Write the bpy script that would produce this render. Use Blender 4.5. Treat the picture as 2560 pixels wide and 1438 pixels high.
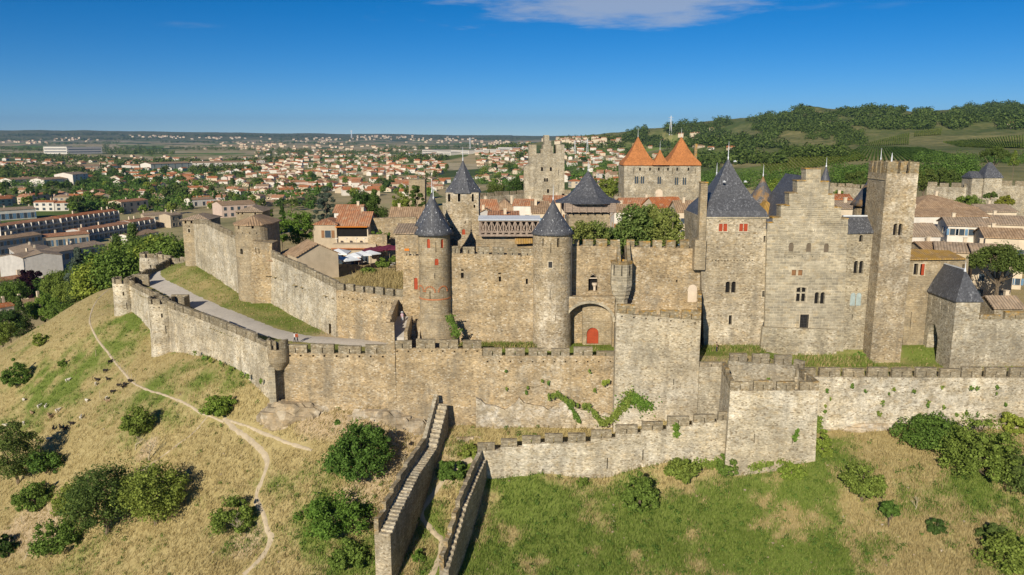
import bpy, bmesh, math, random
import numpy as np
from mathutils import Vector, Matrix
from mathutils.geometry import tessellate_polygon

for o in list(bpy.data.objects):
    bpy.data.objects.remove(o, do_unlink=True)
SC = bpy.context.scene
COL = SC.collection
R = math.radians
rnd = random.Random(7)
npr = np.random.default_rng(11)

# ------------------------------------------------------------------ camera
F, PITCH, CZ = 1950.0, R(10.86), 33.0
cam = bpy.data.cameras.new('camera'); camo = bpy.data.objects.new('camera', cam); COL.objects.link(camo)
camo.location = (0, 0, CZ); camo.rotation_euler = (R(90) - PITCH, 0, 0)
cam.sensor_width = 36; cam.lens = 36 * F / 2560; cam.clip_start = 1; cam.clip_end = 60000
SC.camera = camo

# ------------------------------------------------------------------ light
SUN_EL, SUN_AZ = R(25), R(21)       # light travels forward and to the right
sd = bpy.data.lights.new('sun', 'SUN'); sd.energy = 4.6; sd.angle = R(0.6); sd.color = (1.0, .90, .74)
so = bpy.data.objects.new('sun', sd); COL.objects.link(so)
ldir = Vector((math.sin(SUN_AZ) * math.cos(SUN_EL), math.cos(SUN_AZ) * math.cos(SUN_EL), -math.sin(SUN_EL)))
so.rotation_euler = ldir.to_track_quat('-Z', 'Y').to_euler(); so.location = (-60, -60, 120)
w = bpy.data.worlds.new('World'); SC.world = w; w.use_nodes = True
nt = w.node_tree; nt.nodes.clear()
wo = nt.nodes.new('ShaderNodeOutputWorld'); bg = nt.nodes.new('ShaderNodeBackground'); bg.inputs[1].default_value = .11
sky = nt.nodes.new('ShaderNodeTexSky'); sky.sky_type = 'NISHITA'; sky.sun_disc = False
sky.sun_elevation = SUN_EL; sky.sun_rotation = math.pi + SUN_AZ; sky.altitude = 2200
sky.air_density = .75; sky.dust_density = 0.; sky.ozone_density = 5.0
tc = nt.nodes.new('ShaderNodeTexCoord')
hs = nt.nodes.new('ShaderNodeHueSaturation'); hs.inputs['Saturation'].default_value = 1.3; hs.inputs['Value'].default_value = .60
nt.links.new(sky.outputs[0], hs.inputs['Color'])
# thin clouds high up: project the view direction on a flat layer and threshold noise
sep = nt.nodes.new('ShaderNodeSeparateXYZ'); nt.links.new(tc.outputs['Generated'], sep.inputs[0])
def wmath(op, a, b=None, c=None):
    n = nt.nodes.new('ShaderNodeMath'); n.operation = op
    for i, v in enumerate((a, b, c)):
        if v is None: continue
        if isinstance(v, (int, float)): n.inputs[i].default_value = v
        else: nt.links.new(v, n.inputs[i])
    return n.outputs[0]
zc = wmath('MAXIMUM', sep.outputs[2], .02)
cx = wmath('DIVIDE', sep.outputs[0], zc); cy = wmath('DIVIDE', sep.outputs[1], zc)
comb = nt.nodes.new('ShaderNodeCombineXYZ'); nt.links.new(cx, comb.inputs[0]); nt.links.new(wmath('MULTIPLY', cy, .9), comb.inputs[1])
def wnoise(scale, detail, vec, rough=.55):
    n = nt.nodes.new('ShaderNodeTexNoise'); n.inputs['Scale'].default_value = scale; n.inputs['Detail'].default_value = detail
    n.inputs['Roughness'].default_value = rough; nt.links.new(vec, n.inputs['Vector']); return n.outputs[0]
def wramp(v, a, b):
    n = nt.nodes.new('ShaderNodeMapRange'); n.interpolation_type = 'SMOOTHSTEP'; n.inputs[1].default_value = a; n.inputs[2].default_value = b
    nt.links.new(v, n.inputs[0]); return n.outputs[0]
# one long cloud bank over the plain, frayed by noise
dx = wmath('DIVIDE', wmath('SUBTRACT', cx, .75), 1.35); dy = wmath('DIVIDE', wmath('SUBTRACT', cy, 6.2), 1.3)
dist = wmath('SQRT', wmath('ADD', wmath('MULTIPLY', dx, dx), wmath('MULTIPLY', dy, dy)))
frn = wnoise(1.15, 9, comb.outputs[0], .62)
dist2 = wmath('ADD', dist, wmath('MULTIPLY', wmath('SUBTRACT', frn, .5), 3.0))
bank = wramp(dist2, 1.15, .2)
thin = wmath('MULTIPLY', wramp(wnoise(.55, 7, comb.outputs[0], .6), .6, .8), .22)
cl = wmath('MAXIMUM', wmath('MULTIPLY', bank, .62), thin)
cl = wmath('MULTIPLY', cl, wramp(sep.outputs[2], .06, .14))
mixc = nt.nodes.new('ShaderNodeMix'); mixc.data_type = 'RGBA'; mixc.inputs[7].default_value = (3.4, 3.7, 4.2, 1)
nt.links.new(cl, mixc.inputs[0]); nt.links.new(hs.outputs[0], mixc.inputs[6])
nt.links.new(mixc.outputs[2], bg.inputs[0]); nt.links.new(bg.outputs[0], wo.inputs[0])
SC.view_settings.view_transform = 'Standard'; SC.view_settings.look = 'None'
SC.view_settings.exposure = 0.32; SC.view_settings.gamma = 1
SC.render.resolution_x = 1024; SC.render.resolution_y = 575
SC.render.engine = 'CYCLES'
SC.cycles.max_bounces = 6; SC.cycles.diffuse_bounces = 4; SC.cycles.glossy_bounces = 1; SC.cycles.transmission_bounces = 2
SC.cycles.volume_bounces = 0; SC.cycles.transparent_max_bounces = 4

# ------------------------------------------------------------------ pixel rays
cp, sp = math.cos(PITCH), math.sin(PITCH)
def ray(u, v):
    a, b = (u - 1280) / F, -(v - 719) / F
    return Vector((a, cp + b * sp, -sp + b * cp))
def P(u, v, Y):
    d = ray(u, v); return Vector((0, 0, CZ)) + d * (Y / d.y)
def Gz(u, v, z):
    d = ray(u, v); return Vector((0, 0, CZ)) + d * ((z - CZ) / d.z)
def mpp(u, v, Y):
    return (Y / ray(u, v).y) / F          # metres for one photo pixel at that place
def uvof(p):
    x, y, z = p[0], p[1], p[2] - CZ
    dep = y * cp - z * sp; up = y * sp + z * cp
    return 1280 + F * x / dep, 719 - F * up / dep

# ------------------------------------------------------------------ objects
def tag(o, label=None, cat=None, group=None, kind=None):
    if label: o['label'] = label
    if cat: o['category'] = cat
    if group: o['group'] = group
    if kind: o['kind'] = kind
    return o
def thing(name, label, cat, loc=(0, 0, 0), rz=0, group=None):
    o = bpy.data.objects.new(name, None); COL.objects.link(o); o.location = loc; o.rotation_euler = (0, 0, rz)
    o.empty_display_size = .3
    return tag(o, label, cat, group)
def copy_tree(o, parent=None):
    c = o.copy(); COL.objects.link(c); c.parent = parent
    for ch in o.children: copy_tree(ch, c)
    return c

class MB:
    def __init__(s): s.v = []; s.f = []; s.m = []
    def add(s, vs, fs, m=0):
        b = len(s.v); s.v += [tuple(x) for x in vs]; s.f += [tuple(i + b for i in f) for f in fs]; s.m += [m] * len(fs); return s
    def box(s, x0, x1, y0, y1, z0, z1, m=0, rz=0, about=None):
        vs = [(x, y, z) for z in (z0, z1) for y in (y0, y1) for x in (x0, x1)]
        if rz:
            ax, ay = about or ((x0 + x1) / 2, (y0 + y1) / 2); c, sn = math.cos(rz), math.sin(rz)
            vs = [(ax + (x - ax) * c - (y - ay) * sn, ay + (x - ax) * sn + (y - ay) * c, z) for x, y, z in vs]
        return s.add(vs, [(0, 2, 3, 1), (4, 5, 7, 6), (0, 1, 5, 4), (2, 6, 7, 3), (0, 4, 6, 2), (1, 3, 7, 5)], m)
    def prism(s, prof, o, t, n, d0, d1, m=0):
        # prof: (a, b) list, a along t, b along z; extruded from o + n*d0 to o + n*d1
        o, t, n = Vector(o), Vector(t), Vector(n); up = Vector((0, 0, 1)); k = len(prof)
        A = [o + t * a + up * b + n * d0 for a, b in prof]; B = [o + t * a + up * b + n * d1 for a, b in prof]
        tri = tessellate_polygon([[Vector((a, b, 0)) for a, b in prof]])
        area = sum(prof[i][0] * prof[(i + 1) % k][1] - prof[(i + 1) % k][0] * prof[i][1] for i in range(k))
        if area < 0: A.reverse(); B.reverse(); tri = tessellate_polygon([[Vector((a, b, 0)) for a, b in reversed(prof)]])
        fs = [(i, (i + 1) % k, k + (i + 1) % k, k + i) for i in range(k)] + [tuple(x) for x in tri] + [tuple(k + i for i in x) for x in tri]
        return s.add(A + B, fs, m)
    def lathe(s, n, prof, cx=0, cy=0, rot=0, sx=1, sy=1, cap=True, m=0, bulge=None):
        b = len(s.v); k = len(prof)
        for r, z in prof:
            for i in range(n):
                a = rot + 2 * math.pi * i / n
                s.v.append((cx + r * sx * math.cos(a), cy + r * sy * math.sin(a), z))
        for j in range(k - 1):
            for i in range(n):
                i2 = (i + 1) % n; s.f.append((b + j * n + i, b + j * n + i2, b + (j + 1) * n + i2, b + (j + 1) * n + i)); s.m.append(m)
        if cap:
            s.f.append(tuple(b + i for i in reversed(range(n)))); s.m.append(m)
            s.f.append(tuple(b + (k - 1) * n + i for i in range(n))); s.m.append(m)
        return s
    def tube(s, pts, rad, n=6, m=0):
        b = len(s.v); k = len(pts); pts = [Vector(p) for p in pts]
        for i, p in enumerate(pts):
            d = (pts[min(i + 1, k - 1)] - pts[max(i - 1, 0)]).normalized(); q = d.to_track_quat('Z', 'Y')
            r = rad[i] if isinstance(rad, (list, tuple)) else rad
            for j in range(n):
                a = 2 * math.pi * j / n; s.v.append(tuple(p + q @ Vector((r * math.cos(a), r * math.sin(a), 0))))
        for i in range(k - 1):
            for j in range(n):
                j2 = (j + 1) % n; s.f.append((b + i * n + j, b + i * n + j2, b + (i + 1) * n + j2, b + (i + 1) * n + j)); s.m.append(m)
        s.f.append(tuple(b + j for j in reversed(range(n)))); s.m.append(m)
        s.f.append(tuple(b + (k - 1) * n + j for j in range(n))); s.m.append(m)
        return s
    def mesh(s, name, mats, origin=(0, 0, 0), fix=True, smooth=False, cyl=None):
        me = bpy.data.meshes.new(name); ox, oy, oz = origin
        me.from_pydata([(x - ox, y - oy, z - oz) for x, y, z in s.v], [], s.f)
        for mm in (mats if isinstance(mats, (list, tuple)) else [mats]): me.materials.append(mm)
        me.polygons.foreach_set('material_index', s.m)
        if fix:
            bm = bmesh.new(); bm.from_mesh(me); bmesh.ops.recalc_face_normals(bm, faces=bm.faces); bm.to_mesh(me); bm.free()
        if smooth: me.polygons.foreach_set('use_smooth', [True] * len(me.polygons))
        uvmap(me, cyl); return me
    def obj(s, name, mats, parent=None, local=False, smooth=False, fix=True, cyl=None, kind=None):
        org = (0, 0, 0) if (local or parent is None) else tuple(parent.location)
        if parent is not None and not local and parent.parent is not None:
            org = tuple(Vector(org) + parent.parent.location)
        o = bpy.data.objects.new(name, s.mesh(name, mats, org, fix, smooth, cyl)); COL.objects.link(o); o.parent = parent
        if kind: o['kind'] = kind
        return o
def uvmap(me, cyl=None):
    n = len(me.loops)
    if n == 0: return
    vi = np.empty(n, np.int32); me.loops.foreach_get('vertex_index', vi)
    co = np.empty(len(me.vertices) * 3, np.float32); me.vertices.foreach_get('co', co); co = co.reshape(-1, 3)
    nf = len(me.polygons); nor = np.empty(nf * 3, np.float32); me.polygons.foreach_get('normal', nor); nor = nor.reshape(-1, 3)
    tot = np.empty(nf, np.int32); me.polygons.foreach_get('loop_total', tot)
    fn = np.repeat(nor, tot, axis=0); p = co[vi]
    h = np.hypot(fn[:, 0], fn[:, 1]) + 1e-6; tx, ty = -fn[:, 1] / h, fn[:, 0] / h
    u = p[:, 0] * tx + p[:, 1] * ty
    v = np.where(np.abs(fn[:, 2]) > .25, np.hypot(p[:, 2], 0) / np.maximum(h, .2), p[:, 2])
    flat = np.abs(fn[:, 2]) > .97
    u = np.where(flat, p[:, 0], u); v = np.where(flat, p[:, 1], v)
    if cyl: u = np.where(flat, u, np.arctan2(p[:, 1], p[:, 0]) * cyl)
    lay = me.uv_layers.new(name='UVMap'); lay.data.foreach_set('uv', np.stack([u, v], 1).astype(np.float32).ravel())
def cut(o, holes, cyl=None):
    if not holes.f: return
    me = holes.mesh('cutter', o.data.materials[0], o.matrix_basis.translation * 0)
    c = bpy.data.objects.new('cutter', me); COL.objects.link(c)
    pl = Vector((0, 0, 0)); q = o.parent
    while q is not None: pl += q.location; q = q.parent
    c.location = (0, 0, 0)
    # bring cutter into the object's local frame
    me.transform(Matrix.Translation(-pl))
    op = o.parent; o.parent = None; o.location = (0, 0, 0)
    md = o.modifiers.new('b', 'BOOLEAN'); md.operation = 'DIFFERENCE'; md.object = c; md.solver = 'EXACT'
    bpy.context.view_layer.update()
    ev = o.evaluated_get(bpy.context.evaluated_depsgraph_get())
    new = bpy.data.meshes.new_from_object(ev)
    o.modifiers.clear(); o.data = new; bpy.data.objects.remove(c, do_unlink=True); o.parent = op
    while new.uv_layers: new.uv_layers.remove(new.uv_layers[0])
    uvmap(new, cyl)

# ------------------------------------------------------------------ materials
class Sh:
    def __init__(s, name):
        s.m = bpy.data.materials.new(name); s.m.use_nodes = True; s.t = s.m.node_tree; s.t.nodes.clear()
        s.out = s.t.nodes.new('ShaderNodeOutputMaterial')
    def n(s, typ, ins=None, **pr):
        nd = s.t.nodes.new('ShaderNode' + typ)
        for k, v in pr.items(): setattr(nd, k, v)
        for k, v in (ins or {}).items():
            if hasattr(v, 'is_output'): s.t.links.new(v, nd.inputs[k])
            else: nd.inputs[k].default_value = v
        return nd
    def pos(s): return s.n('NewGeometry').outputs['Position']
    def vec(s, v, mul): return s.n('VectorMath', {0: v, 1: mul}, operation='MULTIPLY').outputs[0]
    def noise(s, v, sc, det=3, rough=.55):
        return s.n('TexNoise', {'Vector': v, 'Scale': sc, 'Detail': det, 'Roughness': rough}).outputs[0]
    def mr(s, v, a, b, c=0., d=1.): return s.n('MapRange', {0: v, 1: a, 2: b, 3: c, 4: d}).outputs[0]
    def mix(s, f, a, b, blend='MIX'):
        nd = s.n('Mix', data_type='RGBA', blend_type=blend)
        for i, v in ((0, f), (6, a), (7, b)):
            if hasattr(v, 'is_output'): s.t.links.new(v, nd.inputs[i])
            else: nd.inputs[i].default_value = v if i == 0 else (v[0], v[1], v[2], 1)
        return nd.outputs[2]
    def gray(s, v): return s.n('CombineColor', {0: v, 1: v, 2: v}).outputs[0]
    def math(s, op, a, b=0.): return s.n('Math', {0: a, 1: b}, operation=op).outputs[0]
    def finish(s, col, rough=.9, bump=None, bd=.05, bs=.6, spec=.2, metal=0.):
        b = s.n('BsdfPrincipled', {'Roughness': rough, 'Specular IOR Level': spec, 'Metallic': metal})
        if hasattr(col, 'is_output'): s.t.links.new(col, b.inputs['Base Color'])
        else: b.inputs['Base Color'].default_value = (*col, 1)
        if bump is not None:
            bn = s.n('Bump', {'Height': bump, 'Strength': bs, 'Distance': bd}); s.t.links.new(bn.outputs[0], b.inputs['Normal'])
        s.t.links.new(b.outputs[0], s.out.inputs[0]); return s.m

def stone(name, c1, c2, pale, sc=3.0, palemin=.58, streak=.55, lich=0., contrast=1., brick=None):
    s = Sh(name); p = s.pos(); q = s.vec(p, (1, 1, 1.75))
    vor = s.n('TexVoronoi', {'Vector': q, 'Scale': sc * 1.2})
    rn = s.n('SeparateColor', {0: vor.outputs['Color']})
    big = s.noise(p, .13, 5, .65); mid = s.noise(p, .5, 5, .7); hz_ = s.noise(s.vec(p, (1, 1, 2.8)), 2.1, 5, .72)
    col = s.mix(s.mr(big, .36, .62), c1, c2)
    pm = s.math('MULTIPLY', s.mr(mid, palemin - .06, palemin + .14), s.mr(s.noise(p, .07, 3, .6), .36, .58))
    col = s.mix(pm, col, pale)
    # ochre and grey patches of repair
    col = s.mix(s.math('MULTIPLY', s.mr(s.noise(s.vec(p, (1, 1, 1.6)), .9, 5, .7), .52, .68), .42), col, (c1[0] * .98, c1[1] * .80, c1[2] * .52))
    col = s.mix(s.math('MULTIPLY', s.mr(s.noise(s.vec(p, (1.3, 1.3, .8)), .38, 4, .65), .56, .7), .5), col, (c2[0] * .72, c2[1] * .76, c2[2] * .84))
    col = s.mix(1., col, s.gray(s.mr(hz_, .28, .72, 1 - .44 * contrast, 1 + .36 * contrast)), 'MULTIPLY')
    lum = s.mr(rn.outputs[0], 0, 1, 1 - .17 * contrast, 1 + .17 * contrast)
    col = s.mix(1., col, s.gray(lum), 'MULTIPLY')
    col = s.mix(s.math('MULTIPLY', s.mr(rn.outputs[1], .91, .95), .5 * contrast), col, (.68, .62, .50))
    col = s.mix(s.math('MULTIPLY', s.mr(rn.outputs[2], .88, .93), .6 * contrast), col, (.16, .115, .06))
    col = s.mix(1., col, s.gray(s.mr(s.noise(p, .24, 7, .74), .3, .7, .62, 1.22)), 'MULTIPLY')
    col = s.mix(1., col, s.gray(s.mr(s.noise(s.vec(p, (.12, .12, 1.4)), 1., 4, .6), .3, .7, .86, 1.12)), 'MULTIPLY')
    col = s.mix(s.math('MULTIPLY', s.mr(s.noise(s.vec(p, (1, 1, .55)), .33, 6, .7), .52, .68), .58), col, (.215, .19, .145))
    h = hz_
    if brick:
        uv = s.n('UVMap').outputs[0]
        jit = s.n('VectorMath', {0: uv, 1: s.vec(s.n('TexNoise', {'Vector': p, 'Scale': 1.3}).outputs['Color'], (.25, .06, 0))}, operation='ADD').outputs[0]
        b = s.n('TexBrick', {'Vector': jit, 'Color1': (.66, .66, .66, 1), 'Color2': (1.16, 1.15, 1.12, 1), 'Mortar': (1.4, 1.38, 1.33, 1), 'Scale': 1., 'Mortar Size': brick[2],
                             'Brick Width': brick[0], 'Row Height': brick[1], 'Bias': .1, 'Mortar Smooth': .3})
        col = s.mix(brick[3], col, b.outputs['Color'], 'MULTIPLY')
        h = s.math('ADD', s.math('MULTIPLY', h, .4), s.math('MULTIPLY', b.outputs['Fac'], -.6))
    st = s.noise(s.vec(p, (.85, .85, .07)), 1.0, 5, .62)
    col = s.mix(s.math('MULTIPLY', s.mr(st, .49, .77), streak), col, (.15, .13, .095))
    if lich:
        ln = s.noise(p, 1.1, 5, .7)
        col = s.mix(s.math('MULTIPLY', s.mr(ln, .5, .6), lich), col, (.46, .25, .035))
    return s.finish(col, .95, s.math('ADD', h, s.math('MULTIPLY', rn.outputs[0], .35)), .12, .7, .1)

M = {}
M['rubble'] = stone('rubble_tan', (.455, .345, .20), (.395, .31, .195), (.62, .54, .40))
M['rubble_pale'] = stone('rubble_pale', (.50, .425, .295), (.43, .375, .27), (.64, .585, .47), palemin=.44, streak=.5)
M['rubble_grey'] = stone('rubble_grey', (.43, .375, .27), (.34, .305, .23), (.56, .51, .40), palemin=.52)
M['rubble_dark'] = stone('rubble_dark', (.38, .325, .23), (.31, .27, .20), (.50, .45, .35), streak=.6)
M['merlon'] = stone('merlon_stone', (.35, .29, .195), (.29, .25, .175), (.47, .42, .32), streak=.6, brick=(.55, .24, .02, .5))
M['merlon_lichen'] = stone('merlon_lichen', (.33, .27, .17), (.28, .24, .16), (.42, .38, .28), streak=.5, lich=.35, brick=(.6, .26, .02, .5))
M['lichen_cap'] = stone('lichen_cap', (.36, .26, .12), (.32, .24, .13), (.42, .36, .25), streak=.2, lich=.95)
M['tower'] = stone('tower_stone', (.425, .34, .215), (.37, .305, .205), (.50, .43, .31), sc=3.4, palemin=.60, streak=.5, contrast=.6, brick=(.7, .3, .012, .3))
M['tower_rough'] = stone('tower_rough', (.42, .335, .21), (.36, .295, .20), (.58, .515, .40), sc=3.2, palemin=.5, streak=.5)
M['ashlar'] = stone('ashlar_grey', (.44, .39, .285), (.40, .355, .265), (.52, .47, .37), sc=1.2, palemin=.56, streak=.35, contrast=.3, brick=(1.05, .42, .05, .85))
M['palace'] = stone('palace_stone', (.48, .395, .26), (.43, .36, .25), (.62, .55, .42), sc=2.9, palemin=.47, streak=.45, brick=(.6, .27, .015, .35))
M['palace_grey'] = stone('palace_grey', (.46, .395, .275), (.40, .35, .25), (.60, .54, .42), sc=2.9, palemin=.5, streak=.5, brick=(.6, .27, .015, .35))
M['rock'] = stone('bedrock', (.46, .36, .23), (.38, .31, .21), (.55, .50, .41), sc=.55, palemin=.5, streak=.5, contrast=.7)

M['core'] = stone('wall_core', (.50, .42, .29), (.42, .34, .22), (.74, .69, .60), palemin=.50, streak=.4)
def plain(name, c, rough=.8, var=.25, sc=1.5, spec=.2, bd=.02):
    s = Sh(name); p = s.pos(); n1 = s.noise(p, sc, 4, .6); n2 = s.noise(s.vec(p, (1, 1, .15)), .6, 4, .6)
    col = s.mix(1., c, s.gray(s.mr(n1, .25, .75, 1 - var, 1 + var)), 'MULTIPLY')
    col = s.mix(s.math('MULTIPLY', s.mr(n2, .5, .75), .35), col, tuple(x * .55 for x in c))
    return s.finish(col, rough, n1, bd, .4, spec)
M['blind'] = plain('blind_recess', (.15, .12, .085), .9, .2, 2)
M['sill'] = plain('dressed_stone', (.50, .43, .31), .9, .15, 3)
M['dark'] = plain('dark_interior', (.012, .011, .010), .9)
M['red'] = plain('red_paint', (.34, .058, .022), .6, .2, 2)
M['bluegrey'] = plain('blue_grey_paint', (.30, .36, .35), .7)
M['lead'] = plain('lead_white', (.62, .65, .68), .45, .15, 4, .5)
M['wood'] = plain('weathered_wood', (.30, .235, .185), .85, .35, 3)
M['wood_dark'] = plain('dark_wood', (.13, .09, .065), .85, .3, 3)
M['iron'] = plain('iron', (.05, .048, .046), .6)
M['plaster'] = plain('cream_plaster', (.52, .43, .30), .9, .12)
M['gravel'] = plain('gravel_grey', (.50, .46, .40), .95, .12, 2.5)
M['dirt'] = plain('dirt_path', (.46, .38, .26), .95, .2, 1.5)
M['brickred'] = plain('brick_red', (.42, .17, .075), .85, .3, 5)
M['paleinfill'] = plain('pale_infill', (.60, .50, .38), .9, .1)
M['white_cloth'] = plain('white_cloth', (.72, .76, .80), .8, .06)
M['maroon_cloth'] = plain('maroon_cloth', (.12, .022, .045), .8, .2)
M['orange_cloth'] = plain('orange_cloth', (.62, .20, .025), .8, .1)
M['glass'] = plain('window_glass', (.05, .07, .09), .2, .2, 3, .6)

def slate(name, c, lich=0., streak=.7):
    s = Sh(name); p = s.pos(); uv = s.n('UVMap').outputs[0]
    b = s.n('TexBrick', {'Vector': uv, 'Color1': (.72, .72, .72, 1), 'Color2': (1.25, 1.25, 1.25, 1), 'Mortar': (.5, .5, .5, 1), 'Scale': 1., 'Mortar Size': .012, 'Brick Width': .32, 'Row Height': .22})
    col = s.mix(.8, c, b.outputs['Color'], 'MULTIPLY')
    st = s.noise(s.vec(p, (4.5, 4.5, .16)), 1.0, 6, .7)
    st2 = s.noise(p, .35, 3)
    col = s.mix(s.math('MULTIPLY', s.math('MULTIPLY', s.mr(st, .53, .64), s.mr(st2, .32, .55)), streak), col, (.30, .31, .33))
    col = s.mix(s.math('MULTIPLY', s.mr(s.noise(p, .8, 5, .7), .55, .75), .5), col, tuple(x * .5 for x in c))
    if lich: col = s.mix(s.math('MULTIPLY', s.mr(s.noise(p, .7, 6, .7), .47, .6), lich), col, (.30, .17, .05))
    return s.finish(col, .55, b.outputs['Fac'], .02, -.5, .35)
M['slate'] = slate('slate', (.078, .081, .090))
M['slate_lichen'] = slate('slate_lichen', (.095, .095, .10), .75, .6)
M['slate_brown'] = slate('slate_brown', (.088, .08, .07), .3, .5)

def tiles(name, c1, c2, sp=.5, lich=0.):
    s = Sh(name); p = s.pos(); uv = s.n('UVMap').outputs[0]
    ww = s.n('TexWave', {'Vector': uv, 'Scale': 1 / (sp * 6.283) * 6.283 / 2 / 3.1416 * 3.1416 / 3.1416, 'Distortion': .15, 'Detail': 1}, wave_type='BANDS', bands_direction='X')
    ww.inputs['Scale'].default_value = .314 / sp
    vv = s.n('TexVoronoi', {'Vector': s.n('VectorMath', {0: uv, 1: (1 / sp, 1.1, 1)}, operation='MULTIPLY').outputs[0], 'Scale': 1., 'Randomness': .6})
    rn = s.n('SeparateColor', {0: vv.outputs['Color']})
    col = s.mix(s.mr(rn.outputs[0], .2, .8), c1, c2)
    col = s.mix(s.math('MULTIPLY', s.mr(ww.outputs[1], .0, .45, 1, 0), .6), col, tuple(x * .3 for x in c1))
    col = s.mix(s.math('MULTIPLY', s.mr(s.noise(p, .45, 6, .72), .42, .66), .5), col, (.17, .125, .09))
    col = s.mix(s.math('MULTIPLY', s.mr(rn.outputs[1], .8, .9), .5), col, (.48, .34, .22))
    if lich: col = s.mix(s.math('MULTIPLY', s.mr(s.noise(p, .6, 5, .7), .4, .55), lich), col, (.40, .235, .045))
    return s.finish(col, .85, ww.outputs[1], .08, .8, .15)
M['tile_orange'] = tiles('tile_orange', (.50, .155, .05), (.56, .21, .075))
M['tile_terra'] = tiles('tile_terracotta', (.47, .20, .095), (.55, .29, .16))
M['tile_brown'] = tiles('tile_brown', (.38, .25, .145), (.48, .33, .20))
M['tile_grey'] = tiles('tile_grey', (.36, .275, .19), (.45, .35, .25))
M['tile_yellow'] = tiles('tile_yellow', (.37, .24, .10), (.42, .27, .10), .4, .7)
def flat_tiles(name, c):
    s = Sh(name); p = s.pos(); uv = s.n('UVMap').outputs[0]
    b = s.n('TexBrick', {'Vector': uv, 'Color1': (.8, .8, .8, 1), 'Color2': (1.15, 1.15, 1.15, 1), 'Mortar': (.6, .6, .6, 1), 'Scale': 1., 'Mortar Size': .012, 'Brick Width': .4, 'Row Height': .4})
    col = s.mix(1., c, b.outputs['Color'], 'MULTIPLY')
    col = s.mix(s.math('MULTIPLY', s.mr(s.noise(s.vec(p, (1, 1, .3)), .5, 5, .65), .5, .72), .5), col, (.2, .085, .03))
    return s.finish(col, .8, b.outputs['Fac'], .03, -.4, .2)
M['roof_orange'] = flat_tiles('flat_orange_tile', (.44, .175, .06))
M['hall_wall'] = plain('white_render', (.62, .60, .55), .9, .08)

def wallmat(name, c): return plain(name, c, .92, .13, .8)
HW = [wallmat('render_white', (.64, .60, .53)), wallmat('render_cream', (.58, .49, .36)), wallmat('render_sand', (.46, .38, .27)), wallmat('render_pink', (.55, .43, .36)), wallmat('render_grey', (.44, .42, .39))]
HWN = ['white', 'cream', 'sand coloured', 'pale pink', 'grey']
HR = [M['tile_orange'], M['tile_terra'], M['tile_brown'], M['tile_grey']]
HRN = ['orange', 'terracotta', 'brown', 'faded grey brown']
M['shutter_blue'] = plain('shutter_blue', (.12, .22, .33), .7)
M['shutter_brown'] = plain('shutter_brown', (.25, .13, .06), .7)

def leafmat(name, dark, light, hue=.04):
    s = Sh(name); g = s.n('NewGeometry'); oi = s.n('ObjectInfo')
    col = s.mix(g.outputs['Random Per Island'], dark, light)
    h = s.n('HueSaturation', {'Hue': s.mr(oi.outputs['Random'], 0, 1, .5 - hue, .5 + hue * .4), 'Saturation': .95, 'Value': s.mr(oi.outputs['Random'], 0, 1, 1.18, .82), 'Color': col})
    d = s.n('BsdfDiffuse', {'Color': h.outputs[0]}); t = s.n('BsdfTranslucent', {'Color': h.outputs[0]})
    m = s.n('MixShader', {0: .34, 1: d.outputs[0], 2: t.outputs[0]}); s.t.links.new(m.outputs[0], s.out.inputs[0]); return s.m
M['leaf'] = leafmat('foliage_green', (.075, .135, .018), (.22, .34, .06))
M['leaf_bright'] = leafmat('foliage_bright', (.09, .165, .016), (.27, .40, .06))
M['leaf_dark'] = leafmat('foliage_dark', (.045, .090, .018), (.135, .21, .05))
M['leaf_pine'] = leafmat('foliage_pine', (.05, .095, .018), (.14, .215, .048))
M['leaf_blue'] = leafmat('foliage_cedar', (.05, .08, .055), (.12, .16, .115))
M['leaf_plane'] = leafmat('foliage_plane', (.08, .145, .025), (.26, .35, .09))
M['leaf_yellow'] = leafmat('foliage_yellow', (.09, .13, .012), (.24, .29, .04))
M['leaf_purple'] = leafmat('foliage_purple', (.018, .008, .014), (.05, .02, .03), .01)
M['bark'] = plain('bark', (.16, .125, .085), .95, .35, 3)
M['bark_pale'] = plain('bark_pale', (.42, .36, .25), .95, .3, 2)
# ------------------------------------------------------------------ terrain heights
def hash2(ix, iy, seed):
    h = (ix.astype(np.int64) * 374761393 + iy.astype(np.int64) * 668265263 + seed * 974634777) & 0x7fffffff
    h = ((h ^ (h >> 13)) * 1274126177) & 0x7fffffff
    return ((h ^ (h >> 16)) & 0xffff) / 65535.
def vnoise(x, y, seed=0):
    ix, iy = np.floor(x), np.floor(y); fx, fy = x - ix, y - iy
    fx = fx * fx * (3 - 2 * fx); fy = fy * fy * (3 - 2 * fy)
    a, b = hash2(ix, iy, seed), hash2(ix + 1, iy, seed); c, d = hash2(ix, iy + 1, seed), hash2(ix + 1, iy + 1, seed)
    return (a * (1 - fx) + b * fx) * (1 - fy) + (c * (1 - fx) + d * fx) * fy
def fbm(x, y, seed=0, o=4):
    t = 0; a = .5
    for i in range(o): t = t + a * vnoise(x * 2 ** i, y * 2 ** i, seed + i); a *= .5
    return t
def sstep(a, b, x):
    t = np.clip((x - a) / (b - a), 0, 1); return t * t * (3 - 2 * t)

ctrl = []
def cz(u, v, z): p = Gz(u, v, z); ctrl.append((p.x, p.y, z))
def cy_(u, v, Y): p = P(u, v, Y); ctrl.append((p.x, Y, p.z))
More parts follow.
